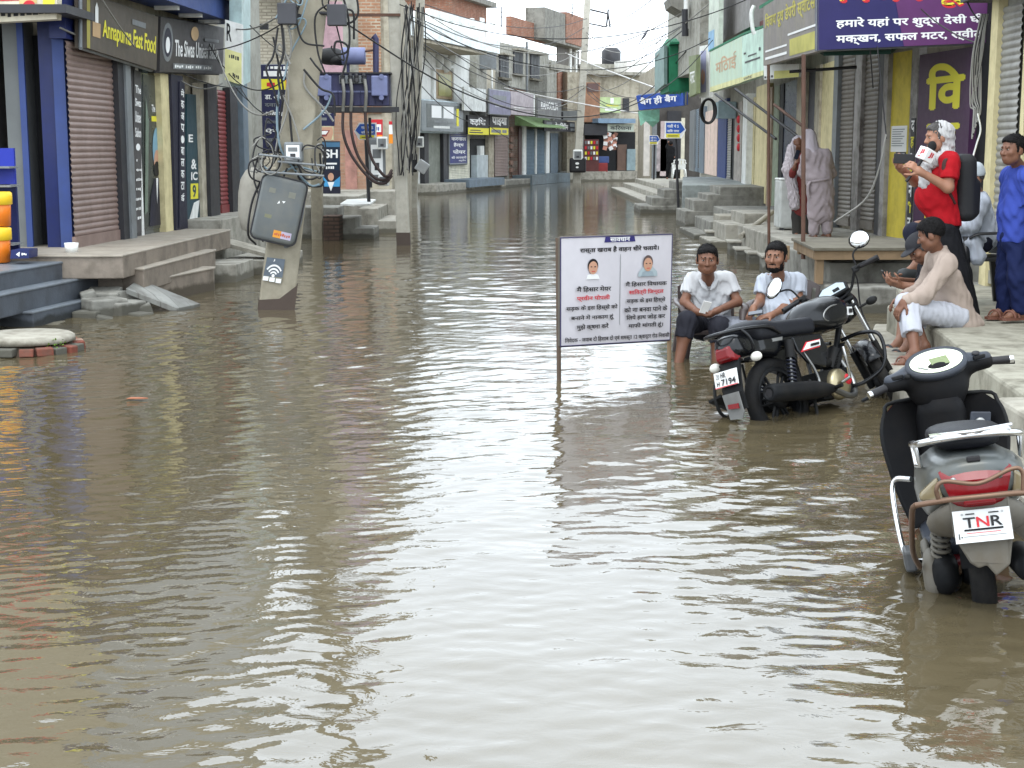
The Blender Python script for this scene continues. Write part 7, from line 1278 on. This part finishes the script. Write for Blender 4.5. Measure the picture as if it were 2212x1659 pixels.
def motorcycle(X):
    t = thing('motorcycle', 'black commuter motorcycle leaning on its stand in the flood water', 'motorcycle', X=X); N = lambda: MB(X)
    def p(name, fn, mm=None, par=None, **k): m = N(); fn(m); return m.build(name, par or t, **k)
    r = t
    wheel(t, X, (0, 0, .30), .30, .10)
    # frame and engine
    p('frame', lambda m: (m.tube([(.95, 0, .86), (.78, 0, .58), (.74, 0, .28)], .022, bkm), m.tube([(.95, 0, .84), (.6, 0, .74), (.25, 0, .70), (-.3, 0, .72)], .03, bkm), m.tube([(.25, 0, .70), (.3, 0, .3)], .025, bkm)))
    for s in (-1, 1): p('swingarm', lambda m: m.tube([(.36, s * .09, .32), (0, s * .1, .30)], .022, bkm))
    p('chain_cover', lambda m: m.prism([(-.06, .115, .22), (.38, .115, .26), (.40, .115, .36), (-.02, .115, .38)], (0, .02, 0), bkm), bevel=.008)
    def eng(m):
        m.box((.55, 0, .34), (.34, .2, .2), bkm); m.box((.69, 0, .36), (.12, .18, .16), bkm)
        for k in range(8): m.box((.62 + k * .0165 + .02, 0, .44 + k * .019), (.15, .17 - .004 * k, .008), bkm, M4.Rotation(-.7, 3, 'Y'))
        m.tube([(.66, 0, .44), (.76, 0, .58)], .055, bkm, 12)
    p('engine', eng, bevel=.012)
    p('crankcase_cover', lambda m: (m.lathe([(0, .04), (.05, .042), (.09, .035), (.108, .015), (.112, -.02)], (.56, -.115, .33), (0, -1, 0), goldm, 28), m.lathe([(0, .012), (.035, .012), (.04, 0)], (.62, -.15, .35), (0, -1, 0), redl, 14)))
    p('gear_cover', lambda m: m.lathe([(0, .03), (.09, .03), (.10, .01), (.1, -.02)], (.45, .11, .33), (0, 1, 0), steel, 24))
    p('carburettor', lambda m: (m.tube([(.5, -.02, .5), (.62, -.02, .5)], .04, bkm, 10), m.tube([(.52, -.07, .52), (.56, -.08, .6)], .012, steel)))
    # tank, seat, panels
    H = lambda pts: [X @ V(q) for q in pts]; R3 = np.array(X.to_3x3())
    T = SDF(); g = lambda q: tuple(X @ V(q))
    T.ell(g((.64, 0, .835)), (.27, .15, .125), R3, .05); T.ell(g((.76, 0, .86)), (.18, .16, .115), R3, .05); T.ell(g((.46, 0, .80)), (.15, .1, .075), R3, .05); T.ell(g((.66, -.1, .80)), (.18, .05, .07), R3, .04); T.ell(g((.66, .1, .80)), (.18, .05, .07), R3, .04); T.build('fuel_tank', bk, .008, t)
    p('tank_knee_pad', lambda m: m.tube([(.52 + .13 + .12 * math.cos(a), -.146 - .005 * math.sin(a), .83 + .05 * math.sin(a) + .02 * math.cos(a)) for a in np.linspace(0, 6.283, 24)[:-1]], .006, steel, 6, True))
    p('tank_badge', lambda m: (m.prism([(.80, -.15, .80), (.90, -.125, .80), (.905, -.125, .86), (.81, -.15, .86)], (0, -.006, 0), plate), m.prism([(.82, -.157, .815), (.88, -.14, .815), (.885, -.14, .845), (.83, -.157, .845)], (0, -.004, 0), blk)))
    T = SDF(); T.box(g((.12, 0, .77)), (.32, .14, .06), R3, .045, .03); T.ell(g((-.15, 0, .80)), (.2, .13, .065), R3, .05); T.ell(g((.38, 0, .765)), (.12, .10, .05), R3, .05); T.build('seat', seatm, .008, t)
    T = SDF(); T.box(g((-.18, 0, .685)), (.23, .1, .07), np.array((X.to_3x3() @ M4.Rotation(.12, 3, 'Y'))), .04, .03); T.ell(g((-.34, 0, .695)), (.11, .1, .08), R3, .04); T.box(g((.05, 0, .69)), (.2, .10, .05), R3, .03, .04); T.build('tail_cowl', bk, .008, t)
    for s in (-1, 1):
        p('side_panel', lambda m: m.prism([(.12, s * .13, .70), (.45, s * .12, .70), (.50, s * .12, .60), (.44, s * .12, .46), (.24, s * .13, .50), (.14, s * .135, .60)], (0, s * .025, 0), bk), bevel=.012)
    p('side_badge', lambda m: (m.prism([(.17, -.158, .585), (.40, -.148, .605), (.42, -.147, .66), (.25, -.155, .65)], (0, -.004, 0), redl), m.prism([(.19, -.163, .595), (.405, -.153, .615), (.415, -.152, .655), (.26, -.16, .645)], (0, -.004, 0), plate), m.prism([(.28, -.167, .615), (.385, -.162, .622), (.39, -.162, .64), (.29, -.167, .633)], (0, -.003, 0), bkm)))
    p('seat_badge', lambda m: m.prism([(-.14, -.098, .688), (.06, -.11, .692), (.07, -.11, .715), (-.12, -.098, .71)], (0, -.006, 0), steel))
    # tail
    p('tail_light', lambda m: m.loft([[V((x, y * w_, z)) for y, z in ((-1, z0), (1, z0), (.85, z1), (-.85, z1))] for x, w_, z0, z1 in ((-.36, .085, .60, .72), (-.42, .08, .61, .715), (-.455, .06, .63, .70))], rlamp, False), bevel=.012)
    p('rear_mudguard', lambda m: (m.loft([[V((x + (.012 if abs(y) > .08 else 0), y, z)) for y in (-.085, -.05, .05, .085)] + [V((x + .03, y, z)) for y in (.085, .05, -.05, -.085)] for x, z in ((-.40, .62), (-.435, .50), (-.45, .40), (-.44, .28))], bkm, False),))
    p('mudflap', lambda m: (m.prism([(-.47, -.075, .40), (-.47, .065, .40), (-.455, .055, .23), (-.455, -.05, .22), (-.46, -.075, .26)], (.012, 0, 0), mat('flap_grey', (110, 110, 108), .6, dirt=.4)), m.prism([(-.472, -.06, .29), (-.472, .03, .30), (-.472, .03, .33), (-.472, -.06, .325)], (-.006, 0, 0), rlamp)))
    a = [(-.475, .10, .45), (-.475, -.10, .45), (-.462, -.10, .555), (-.462, .10, .555)]
    m = N(); m.prism(a, (.008, 0, 0), plate)
    mq = MB(); mq.items([X @ V(q) for q in a], [('r', 0, 0, 1, .05, redl), ('t', 'HR', .30, .58, .52, .92, blk, .02), ('t', '20', .10, .55, .24, .88, blk, .0), ('t', '7194', .3, .1, .93, .5, blk, .03), ('t', 'H', .1, .12, .22, .42, blk, .02)]); m.v_ = 0
    k0 = len(m.v); m.v += mq.v; m.f += [tuple(q + k0 for q in f) for f in mq.f]; m.sm += mq.sm; m.m += [m.mi(mq.mats[i]) for i in mq.m]; m.build('number_plate', t)
    p('grab_rail', lambda m: (m.tube(catmull([(.02, -.14, .74), (-.12, -.155, .79), (-.36, -.13, .80), (-.50, -.06, .795), (-.50, .06, .795), (-.36, .13, .80), (-.12, .155, .79), (.02, .14, .74)]), .013, bk), m.tube([(-.30, -.13, .80), (-.30, .13, .80)], .01, bk), m.tube([(-.40, -.11, .80), (-.40, .11, .80)], .01, bk), m.tube(catmull([(-.36, -.13, .80), (-.33, -.16, .74), (-.30, -.15, .66), (-.30, -.10, .64)]), .012, bk)))
    for s in (-1, 1):
        p('indicator', lambda m: (m.tube([(-.33, s * .08, .60), (-.33, s * .16, .60)], .012, bkm), m.ell((-.335, s * .185, .60), (.03, .045, .032), clear)))
        def shock(m): m.tube([(.10, s * .135, .68), (.075, s * .135, .56)], .035, bkm, 14); m.tube([(.075, s * .135, .56), (.01, s * .135, .31)], .013, steel); spring(m, (.075, s * .135, .56), (.03, s * .135, .38), .028, .007, 7, mat('spring_black', (30, 32, 44), .35)); m.tube([(.03, s * .135, .38), (.0, s * .135, .30)], .022, steel, 12)
        p('shock_absorber', shock)
        p('footpeg', lambda m: m.tube([(.40, s * .12, .30), (.40, s * .26, .31)], .014, bkm, 8)); p('pillion_peg', lambda m: m.tube([(.16, s * .13, .36), (.14, s * .2, .38)], .012, bkm, 8))
    p('sari_guard', lambda m: (m.tube(catmull([(.05, .15, .62), (-.22, .20, .60), (-.36, .21, .46), (-.34, .21, .28), (-.12, .19, .24), (.08, .15, .32)]), .012, bkm), m.tube([(-.2, .2, .59), (-.2, .2, .25)], .009, bkm), m.tube([(-.05, .185, .6), (-.05, .185, .26)], .009, bkm), m.prism([(-.38, .15, .40), (-.38, .27, .38), (-.2, .27, .30), (-.2, .15, .30)], (0, 0, .018), bkm)))
    p('muffler', lambda m: (m.lathe([(0, .01), (.03, .01), (.03, 0), (.05, 0), (.062, .02), (.064, .12), (.064, .5), (.05, .62), (.024, .74)], (-.30, -.185, .345), (.995, .03, -.06), bkm, 24), m.tube(catmull([(.42, -.165, .30), (.6, -.15, .235), (.74, -.1, .25), (.80, -.06, .36), (.76, -.03, .5)]), .021, steel, 12), m.lathe([(.03, -.002), (.0, -.002)], (-.30, -.185, .345), (-.995, -.03, .06), blk, 16)))
    p('rear_sari_guard', lambda m: m.tube(catmull([(.16, -.14, .66), (.26, -.15, .50), (.30, -.15, .40), (.30, -.15, .33)]), .011, steel))
    p('kick_lever', lambda m: (m.tube([(.60, -.19, .36), (.575, -.215, .42), (.555, -.225, .575)], .011, chrome, 10), m.tube([(.50, -.18, .33), (.60, -.19, .36)], .012, chrome)))
    p('centre_stand', lambda m: m.tube([(.28, -.09, .26), (.22, -.13, .05), (.22, .13, .05), (.28, .09, .26)], .014, bkm)); p('side_stand', lambda m: m.tube([(.30, .12, .3), (.36, .24, .02)], .013, bkm))
    p('leg_guard', lambda m: [m.tube(catmull([(.80, s * .05, .64), (.83, s * .2, .655), (.86, s * .32, .62), (.87, s * .335, .5), (.85, s * .30, .38), (.79, s * .17, .31), (.74, s * .06, .30)]), .014, bk) for s in (-1, 1)])
    # steered front: everything turns about the steering axis
    ax_ = V((-.42, 0, .907)).normalized(); o_ = V((.96, 0, .90)); ST = X @ M4.Translation(o_) @ M4.Rotation(math.radians(43), 4, ax_) @ M4.Translation(-o_); NF = lambda: MB(ST)
    def f(name, fn, par=None, **k): m = NF(); fn(m); return m.build(name, par or t, **k)
    wheel(t, ST, (1.24, 0, .30), .30, .085)
    f('front_mudguard', lambda m: m.loft([[V((1.24 + R * math.cos(a), y, .30 + R * math.sin(a))) for y, R in ((-.065, .30), (-.055, .335), (0, .345), (.055, .335), (.065, .30), (.055, .325), (0, .335), (-.055, .325))] for a in np.linspace(.5, 2.75, 14)], bk))
    for s in (-1, 1): f('fork_tube', lambda m: (m.tube([(1.24, s * .085, .30), (1.11, s * .085, .58)], .026, bkm, 12), m.tube([(1.11, s * .085, .58), (.965, s * .085, .895)], .017, chrome, 12)))
    f('fork_yoke', lambda m: (m.box((.985, 0, .86), (.05, .22, .03), bkm), m.box((.965, 0, .91), (.05, .22, .025), bkm)), bevel=.006)
    S2 = SDF(); R4 = np.array(ST.to_3x3()); g2 = lambda q: tuple(ST @ V(q)); S2.ell(g2((1.06, 0, .90)), (.09, .135, .125), R4, .03); S2.ell(g2((1.0, 0, .985)), (.075, .125, .05), R4, .04); S2.build('headlamp_cowl', bk, .008, t)
    f('headlamp', lambda m: m.ell((1.105, 0, .89), (.05, .105, .09), clear))
    def inst(m):
        c = V((.955, 0, 1.0)); u = V((.55, 0, .83)); l = V((0, 1, 0)); n = l.cross(u) * -1
        n = V((-.83, 0, .55)); P_ = [c + l * a + u * b for a, b in ((-.11, -.055), (.11, -.055), (.125, .02), (.07, .065), (-.07, .065), (-.125, .02))]; m.prism(P_, n * .03, bkm)
    o = f('instrument_panel', inst, bevel=.01)
    def glassf(m):
        c = V((.955, 0, 1.0)) + V((-.83, 0, .55)) * .032; u = V((.55, 0, .83)); l = V((0, 1, 0)); m.prism([c + l * a + u * b for a, b in ((-.09, -.04), (.09, -.04), (.1, .015), (.055, .05), (-.055, .05), (-.1, .015))], V((-.83, 0, .55)) * .003, mat('dial_glass', (150, 160, 164), .1, spec=.7)); m.prism([c + l * a + u * b + V((-.83, 0, .55)) * .004 for a, b in ((-.05, -.03), (.0, -.03), (.0, .0), (-.05, .0))], V((-.83, 0, .55)) * .002, bkm)
    f('dial', glassf)
    f('handlebar', lambda m: m.tube(catmull([(.80, -.36, 1.045), (.86, -.22, 1.06), (.93, -.1, .95), (.93, .1, .95), (.86, .22, 1.06), (.80, .36, 1.045)]), .011, bkm))
    for s in (-1, 1):
        f('grip', lambda m: m.tube([(.85, s * .255, 1.058), (.795, s * .385, 1.043)], .018, blk, 12)); f('lever', lambda m: m.tube(catmull([(.89, s * .22, 1.06), (.88, s * .3, 1.05), (.835, s * .39, 1.03)]), .007, bkm)); f('switch_box', lambda m: m.box((.875, s * .215, 1.06), (.045, .05, .045), bkm), bevel=.01)
        f('front_indicator', lambda m: (m.tube([(1.02, s * .1, .83), (1.03, s * .18, .83)], .01, bkm), m.ell((1.03, s * .215, .83), (.032, .045, .03), bkm)))
        q0, q1 = V((.875, s * .23, 1.07)), V((.88, s * .35, 1.20))
        f('mirror_stalk', lambda m: m.tube(catmull([q0, q0 + V((.01, s * .03, .10)), q1]), .007, bkm))
        Rm = M4.Rotation(math.radians(-30), 3, 'Z') @ M4.Rotation(math.radians(10 if s < 0 else 22), 3, 'Y') @ M4.Rotation(math.radians(-28 * s), 3, 'X')
        o = f('mirror', lambda m: m.ell(q1 + V((.012, 0, .04)), (.02, .088, .066), bk, Rm)); f('mirror_glass', lambda m: m.ell(q1 + V((.0, 0, .04)), (.012, .081, .060), mirr, Rm), par=o)
    f('brake_cable', lambda m: m.tube(catmull([(.9, -.2, 1.05), (1.02, -.2, 1.0), (1.08, -.12, .8), (1.12, -.1, .55)]), .006, blk, 6))
    return t
r0 = G(1652, 900)
MX = M4.Translation((r0.x + .16, r0.y + .0, -.185)) @ M4.Rotation(math.radians(42), 4, 'Z') @ M4.Rotation(math.radians(-19), 4, 'X')
motorcycle(MX)

# ---------------------------------------------------------------- scooter
def scooter(X):
    t = thing('scooter', 'grey and maroon scooter standing in the water at the right edge', 'scooter', X=X); N = lambda: MB(X); R3 = np.array(X.to_3x3()); g = lambda q: tuple(X @ V(q))
    silver = mat('scooter_silver', (80, 84, 83), .4, .3, var=.1, dirt=.55, dirtc=(96, 88, 70), coat=.2); maroon = mat('scooter_maroon', (110, 30, 38), .3, var=.06, dirt=.2, coat=.4); inner = mat('scooter_inner', (15, 15, 17), .6, var=.15, spec=.12, dirt=.12); slate = mat('scooter_slate', (54, 58, 66), .45, var=.08, spec=.25, dirt=.25); dusty = mat('dusty_plastic', (98, 94, 86), .7, var=.16, dirt=.8, dirtc=(84, 74, 58)); bronze = mat('bronze_tube', (112, 88, 72), .4, .6, var=.12, dirt=.35)
    def p(name, fn, par=None, **k): m = N(); fn(m); return m.build(name, par or t, **k)
    wheel(t, X, (0, 0, .235), .235, .10, 5, bkm)
    def sq(x, w, z0, z1, n=18, e=2.6): c, h = (z0 + z1) / 2, (z1 - z0) / 2; return [V((x, w * math.copysign(abs(math.cos(a)) ** (2 / e), math.cos(a)), c + h * math.copysign(abs(math.sin(a)) ** (2 / e), math.sin(a)))) for a in np.linspace(0, 2 * math.pi, n + 1)[:-1]]
    p('body', lambda m: m.loft([sq(-.455, .10, .63, .73), sq(-.44, .14, .60, .75), sq(-.38, .175, .565, .77), sq(-.2, .21, .50, .775), (sq(.1, .205, .42, .765)), sq(.34, .17, .36, .72), sq(.44, .13, .3, .62)], silver))
    p('seat', lambda m: m.loft([sq(-.34, .05, .79, .83), sq(-.30, .12, .775, .85), sq(-.1, .145, .765, .865), sq(.2, .13, .75, .835), sq(.4, .09, .735, .80), sq(.45, .04, .74, .77)], seatm))
    p('tail_lamp', lambda m: m.loft([[V((x - .012 * (1 - (y / w_) ** 2), y, z)) for y in np.linspace(-w_, w_, 7)] + [V((x + .03, y, z)) for y in np.linspace(w_, -w_, 7)] for x, w_, z in ((-.452, .07, .575), (-.465, .10, .60), (-.462, .125, .68), (-.44, .135, .715), (-.43, .12, .725))], rlamp, False))
    for s in (-1, 1):
        p('rear_indicator', lambda m: m.loft([[V((x, s * y, z)) for y, z in ((.125, .60), (.215, .615), (.215, .64), (.14, .70))] for x in (-.40, -.445)], mat('lens_smoky', (120, 108, 82), .15, spec=.6), False), bevel=.01)
        p('screw_cap', lambda m: m.lathe([(0, .006), (.009, .004), (.011, 0)], (-.468, s * .085, .685), (-1, 0, 0), steel, 10))
    p('lock_plate', lambda m: m.box((-.44, 0, .755), (.02, .05, .02), blk), bevel=.004)
    p('lower_tail', lambda m: m.loft([sq(-.45, .13, .52, .60), sq(-.40, .17, .46, .60), sq(-.25, .19, .42, .56), sq(0, .18, .40, .5)], dusty))
    q = [(-.497, .105, .445), (-.497, -.105, .445), (-.474, -.105, .565), (-.474, .105, .565)]
    m = N(); m.prism(q, (.008, 0, 0), plate); mq = MB(); mq.items([X @ V(a) for a in q], [('t', 'T', .17, .46, .38, .78, blk, .013), ('t', 'N', .4, .46, .62, .78, redl, .013), ('t', 'R', .65, .46, .85, .78, blk, .013), ('r', .17, .36, .85, .42, bkm), ('r', .2, .28, .8, .3, redl), ('r', .15, .18, .9, .2, greym), ('r', .06, .12, .08, .3, blk), ('r', .1, .16, .13, .2, blk), ('r', .22, .86, .38, .9, blk), ('r', .62, .86, .8, .9, blk), ('e', .16, .88, .025, .04, steel), ('e', .86, .88, .025, .04, steel)])
    k0 = len(m.v); m.v += mq.v; m.f += [tuple(a + k0 for a in f_) for f_ in mq.f]; m.sm += mq.sm; m.m += [m.mi(mq.mats[i]) for i in mq.m]; m.build('number_plate', t)
    p('mudguard', lambda m: (m.prism([(-.455, .11, .62), (-.455, -.11, .62), (-.48, -.11, .47), (-.462, -.085, .34), (-.458, -.03, .30), (-.46, .0, .345), (-.46, .03, .335), (-.462, .06, .36), (-.48, .11, .47)], (.02, 0, 0), dusty), m.prism([(-.478, .06, .585), (-.478, -.06, .585), (-.478, -.06, .605), (-.478, .06, .605)], (-.02, 0, 0), rlamp)), bevel=.008)
    p('inner_fender', lambda m: m.loft([[V((R * math.cos(a), y, .235 + R * math.sin(a))) for y, R in ((-.08, .27), (0, .30), (.08, .27))] for a in np.linspace(.4, 2.9, 12)], inner, True, False))
    # left side: crankcase, shock, right side: muffler
    T = SDF(); T.box(g((.12, .13, .25)), (.24, .05, .075), R3, .05, .04); T.ell(g((-.02, .145, .24)), (.1, .05, .1), R3, .04); T.build('crankcase', bkm, .008, t)
    p('engine_cover', lambda m: m.loft([[V((x, .175 + dy, z)) for x, z, dy in ((-.10 + k, .18, 0), (-.02 + k, .10, .01), (.06 + k, .14, .015), (.02 + k, .30, .01), (-.08 + k, .34, 0))] if False else [V((x * s_ - .02, .17 + d_, .235 + z * s_)) for x, z in ((-.085, -.03), (-.05, -.10), (.03, -.12), (.085, -.06), (.07, .07), (.0, .115), (-.07, .08))] for s_, d_ in ((1, 0), (1, .02), (.8, .04), (.4, .048))], dusty))
    p('fan_ring', lambda m: m.lathe([(.10, 0), (.115, .01), (.10, .03), (.06, .03)], (.24, .17, .23), (0, 1, 0), dusty, 24))
    def sh(m): m.tube([(-.12, .13, .52), (-.05, .14, .28)], .014, steel); spring(m, (-.12, .13, .50), (-.06, .14, .32), .034, .0085, 7, dusty)
    p('shock_absorber', sh); p('muffler', lambda m: m.lathe([(0, 0), (.05, 0), (.06, .03), (.06, .36), (.03, .46)], (-.36, -.17, .30), (1, 0, -.06), bkm, 20))
    # rails and guards
    p('grab_rail', lambda m: (m.tube(catmull([(.08, .18, .775), (-.15, .205, .80), (-.36, .19, .825), (-.42, .12, .84), (-.43, 0, .845), (-.42, -.12, .84), (-.36, -.19, .825), (-.15, -.205, .80), (.08, -.18, .775)]), .014, chrome, 10), m.tube([(-.30, .2, .81), (-.30, .19, .73), (-.2, .2, .72), (-.17, .205, .80)], .010, chrome), m.tube([(-.30, -.2, .81), (-.30, -.19, .73), (-.2, -.2, .72), (-.17, -.205, .80)], .010, chrome), m.box((-.39, 0, .852), (.07, .30, .012), chrome), m.tube([(-.36, .12, .85), (-.47, .0, .862), (-.36, -.16, .86)], .008, chrome)), bevel=.003)
    p('rear_guard', lambda m: (m.tube(catmull([(-.05, .23, .28), (-.2, .255, .38), (-.45, .25, .575), (-.50, .235, .61)], 6), .0115, bronze, 10), m.tube([(-.50, .235, .61), (-.545, .12, .625), (-.55, -.12, .625), (-.50, -.235, .61)], .0115, bronze, 10), m.tube(catmull([(-.50, -.235, .61), (-.45, -.25, .575), (-.2, -.255, .38), (-.05, -.23, .28)], 6), .0115, bronze, 10), m.tube(catmull([(-.53, .15, .62), (-.54, .155, .67), (-.54, .12, .695), (-.545, .0, .675), (-.54, -.12, .715), (-.535, -.16, .70), (-.53, -.155, .62)], 6), .0085, bronze, 10)))
    for s in (-1, 1): p('side_guard', lambda m: m.tube(catmull([(.40, s * .20, .58), (.46, s * .265, .575), (.44, s * .285, .50), (.28, s * .275, .30), (.20, s * .24, .26), (.16, s * .18, .26)], 6), .012, chrome, 10))
    p('side_guard_step', lambda m: m.box((.2, .255, .27), (.16, .05, .09), mat('step_slate', (70, 72, 74), .5, dirt=.4)), bevel=.012)
    # floor, apron, column
    p('floorboard', lambda m: m.loft([sq(.34, .16, .24, .34), sq(.6, .17, .22, .30), sq(.9, .17, .23, .32)], slate)); p('floor_skirt', lambda m: m.loft([sq(.36, .18, .17, .25), sq(.6, .19, .16, .23), sq(.92, .18, .17, .26)], maroon))
    prof = [(.90, .28, .19), (.94, .42, .235), (.985, .58, .27), (1.02, .72, .285), (1.04, .82, .26), (1.05, .87, .20)]
    sheet = lambda off, k: [[V((x + off - k * y * y * 1.3, y, z)) for y in np.linspace(-w_, w_, 13)] for x, z, w_ in prof]
    def sh2(m, rows, mm):
        n = len(rows[0]); m.add([q for r_ in rows for q in r_], [(i * n + j, i * n + j + 1, (i + 1) * n + j + 1, (i + 1) * n + j) for i in range(len(rows) - 1) for j in range(n - 1)], mm, True)
    p('inner_apron', lambda m: sh2(m, sheet(0, 1.2), inner)); p('front_apron', lambda m: sh2(m, sheet(.02, 1.2), maroon))
    p('apron_edge', lambda m: m.tube(catmull([V((x - 1.2 * w_ * w_ * 1.3 + .01, w_, z)) for x, z, w_ in prof] + [V((x - 1.2 * w_ * w_ * 1.3 + .01, -w_, z)) for x, z, w_ in prof[::-1]], 4), .010, bkm, 6))
    p('steering_cover', lambda m: m.loft([sq(.88, .07, .28, .36), sq(.90, .10, .42, .5)] if False else [[V((cx + .07 * math.cos(a), .115 * k * math.sin(a), z)) for a in np.linspace(0, 2 * math.pi, 17)[:-1]] for cx, k, z in ((.90, .8, .30), (.93, 1.0, .5), (.955, 1.05, .68), (.955, 1.0, .80), (.94, .85, .87))], inner))
    p('key_panel', lambda m: (m.prism([(.905, -.105, .66), (.9, -.20, .64), (.905, -.22, .78), (.92, -.13, .79)], (.012, 0, 0), slate), m.lathe([(0, .008), (.022, .008), (.026, 0)], (.90, -.165, .735), (-1, 0, 0), steel, 16), m.lathe([(0, .02), (.014, .02), (.016, 0)], (.90, -.135, .69), (-1, 0, 0), chrome, 14)), bevel=.006)
    p('hook', lambda m: (m.ell((.875, -.02, .66), (.012, .012, .014), bkm), m.ell((.875, -.02, .63), (.01, .01, .011), bkm)))
    ST = X @ M4.Translation((1.0, 0, .9)) @ M4.Rotation(math.radians(15), 4, V((-.42, 0, .907))) @ M4.Translation((-1.0, 0, -.9)); NF = lambda: MB(ST); R4 = np.array(ST.to_3x3()); g2 = lambda q: tuple(ST @ V(q))
    def f(name, fn, par=None, **k): m = NF(); fn(m); return m.build(name, par or t, **k)
    T = SDF(); T.ell(g2((.98, 0, .935)), (.10, .15, .10), R4, .04); T.ell(g2((.96, 0, 1.0)), (.09, .165, .05), R4, .04)
    T.ell(g2((.955, 0, .90)), (.075, .115, .12), R4, .05)
    for s in (-1, 1): T.cap(g2((.965, s * .12, .985)), g2((.93, s * .235, .985)), .042, .034, .04)
    T.build('handlebar_cowl', inner, .0075, t)
    T = SDF(); T.ell(g2((.955, 0, 1.022)), (.085, .17, .035), np.array(ST.to_3x3() @ M4.Rotation(-.45, 3, 'Y')), .03)
    for s in (-1, 1): T.cap(g2((.95, s * .14, 1.015)), g2((.925, s * .235, 1.008)), .03, .026, .03)
    T.build('cowl_top', slate, .0075, t)
    c = V((.925, 0, 1.035)); n_ = V((-.62, 0, .78)).normalized(); l_ = V((0, 1, 0)); u_ = n_.cross(l_) * -1
    u_ = V((.78, 0, .62)).normalized(); E = lambda rx, ry, h: [c + l_ * rx * math.cos(a) + u_ * ry * math.sin(a) + n_ * h for a in np.linspace(0, 2 * math.pi, 33)[:-1]]
    o = f('dial_rim', lambda m: m.loft([E(.15, .098, -.02), E(.148, .095, .016), E(.128, .078, .012)], slate)); 
    f('dial', lambda m: m.prism(E(.126, .076, .013), n_ * .003, mat('dial_face', (226, 232, 204), .15, var=.06, spec=.5)), par=o)
    f('display', lambda m: (m.prism([c + l_ * a + u_ * b + n_ * .0165 for a, b in ((.03, -.035), (-.055, -.035), (-.055, .02), (.03, .02))], n_ * .002, mat('display_olive', (112, 122, 84), .25)), m.prism([c + l_ * a + u_ * b + n_ * .0185 for a, b in ((.10, -.02), (.06, -.05), (.055, -.045), (.095, -.015))], n_ * .001, greym)), par=o)
    for s in (-1, 1):
        f('grip', lambda m: m.tube([(.93, s * .23, .985), (.905, s * .335, .97)], .019, blk, 12)); f('bar_end', lambda m: m.tube([(.905, s * .335, .97), (.902, s * .353, .968)], .018, chrome, 12)); f('brake_lever', lambda m: m.tube(catmull([(.965, s * .22, .985), (.975, s * .28, .965), (.955, s * .375, .945)]), .0085, bkm)); f('switch_cluster', lambda m: m.box((.915, s * .2, 1.015), (.03, .06, .02), bkm), bevel=.006)
    f('horn_button', lambda m: m.lathe([(0, .01), (.012, .008), (.014, 0)], (.895, .155, 1.01), (-.6, .2, .75), bkm, 12)); f('switch_hole', lambda m: m.lathe([(.018, 0), (.018, .004), (.0, .003)], (.915, -.19, 1.036), (-.4, 0, .9), blk, 16))
    wheel(t, ST, (1.25, 0, .235), .235, .09, 5, bkm); f('front_fender', lambda m: m.loft([[V((1.25 + R * math.cos(a), y, .235 + R * math.sin(a))) for y, R in ((-.075, .25), (-.05, .28), (.05, .28), (.075, .25))] for a in np.linspace(.3, 2.7, 12)], maroon, True, False)); f('headlamp', lambda m: m.ell((1.05, 0, .95), (.05, .1, .07), clear))
    return t
s0 = G(2172, 1325)
SX = M4.Translation((s0.x + .02, s0.y + .30, -.15)) @ M4.Rotation(math.radians(78.5), 4, 'Z') @ M4.Rotation(math.radians(4.5), 4, 'Y') @ M4.Rotation(math.radians(-9), 4, 'X')
scooter(SX)
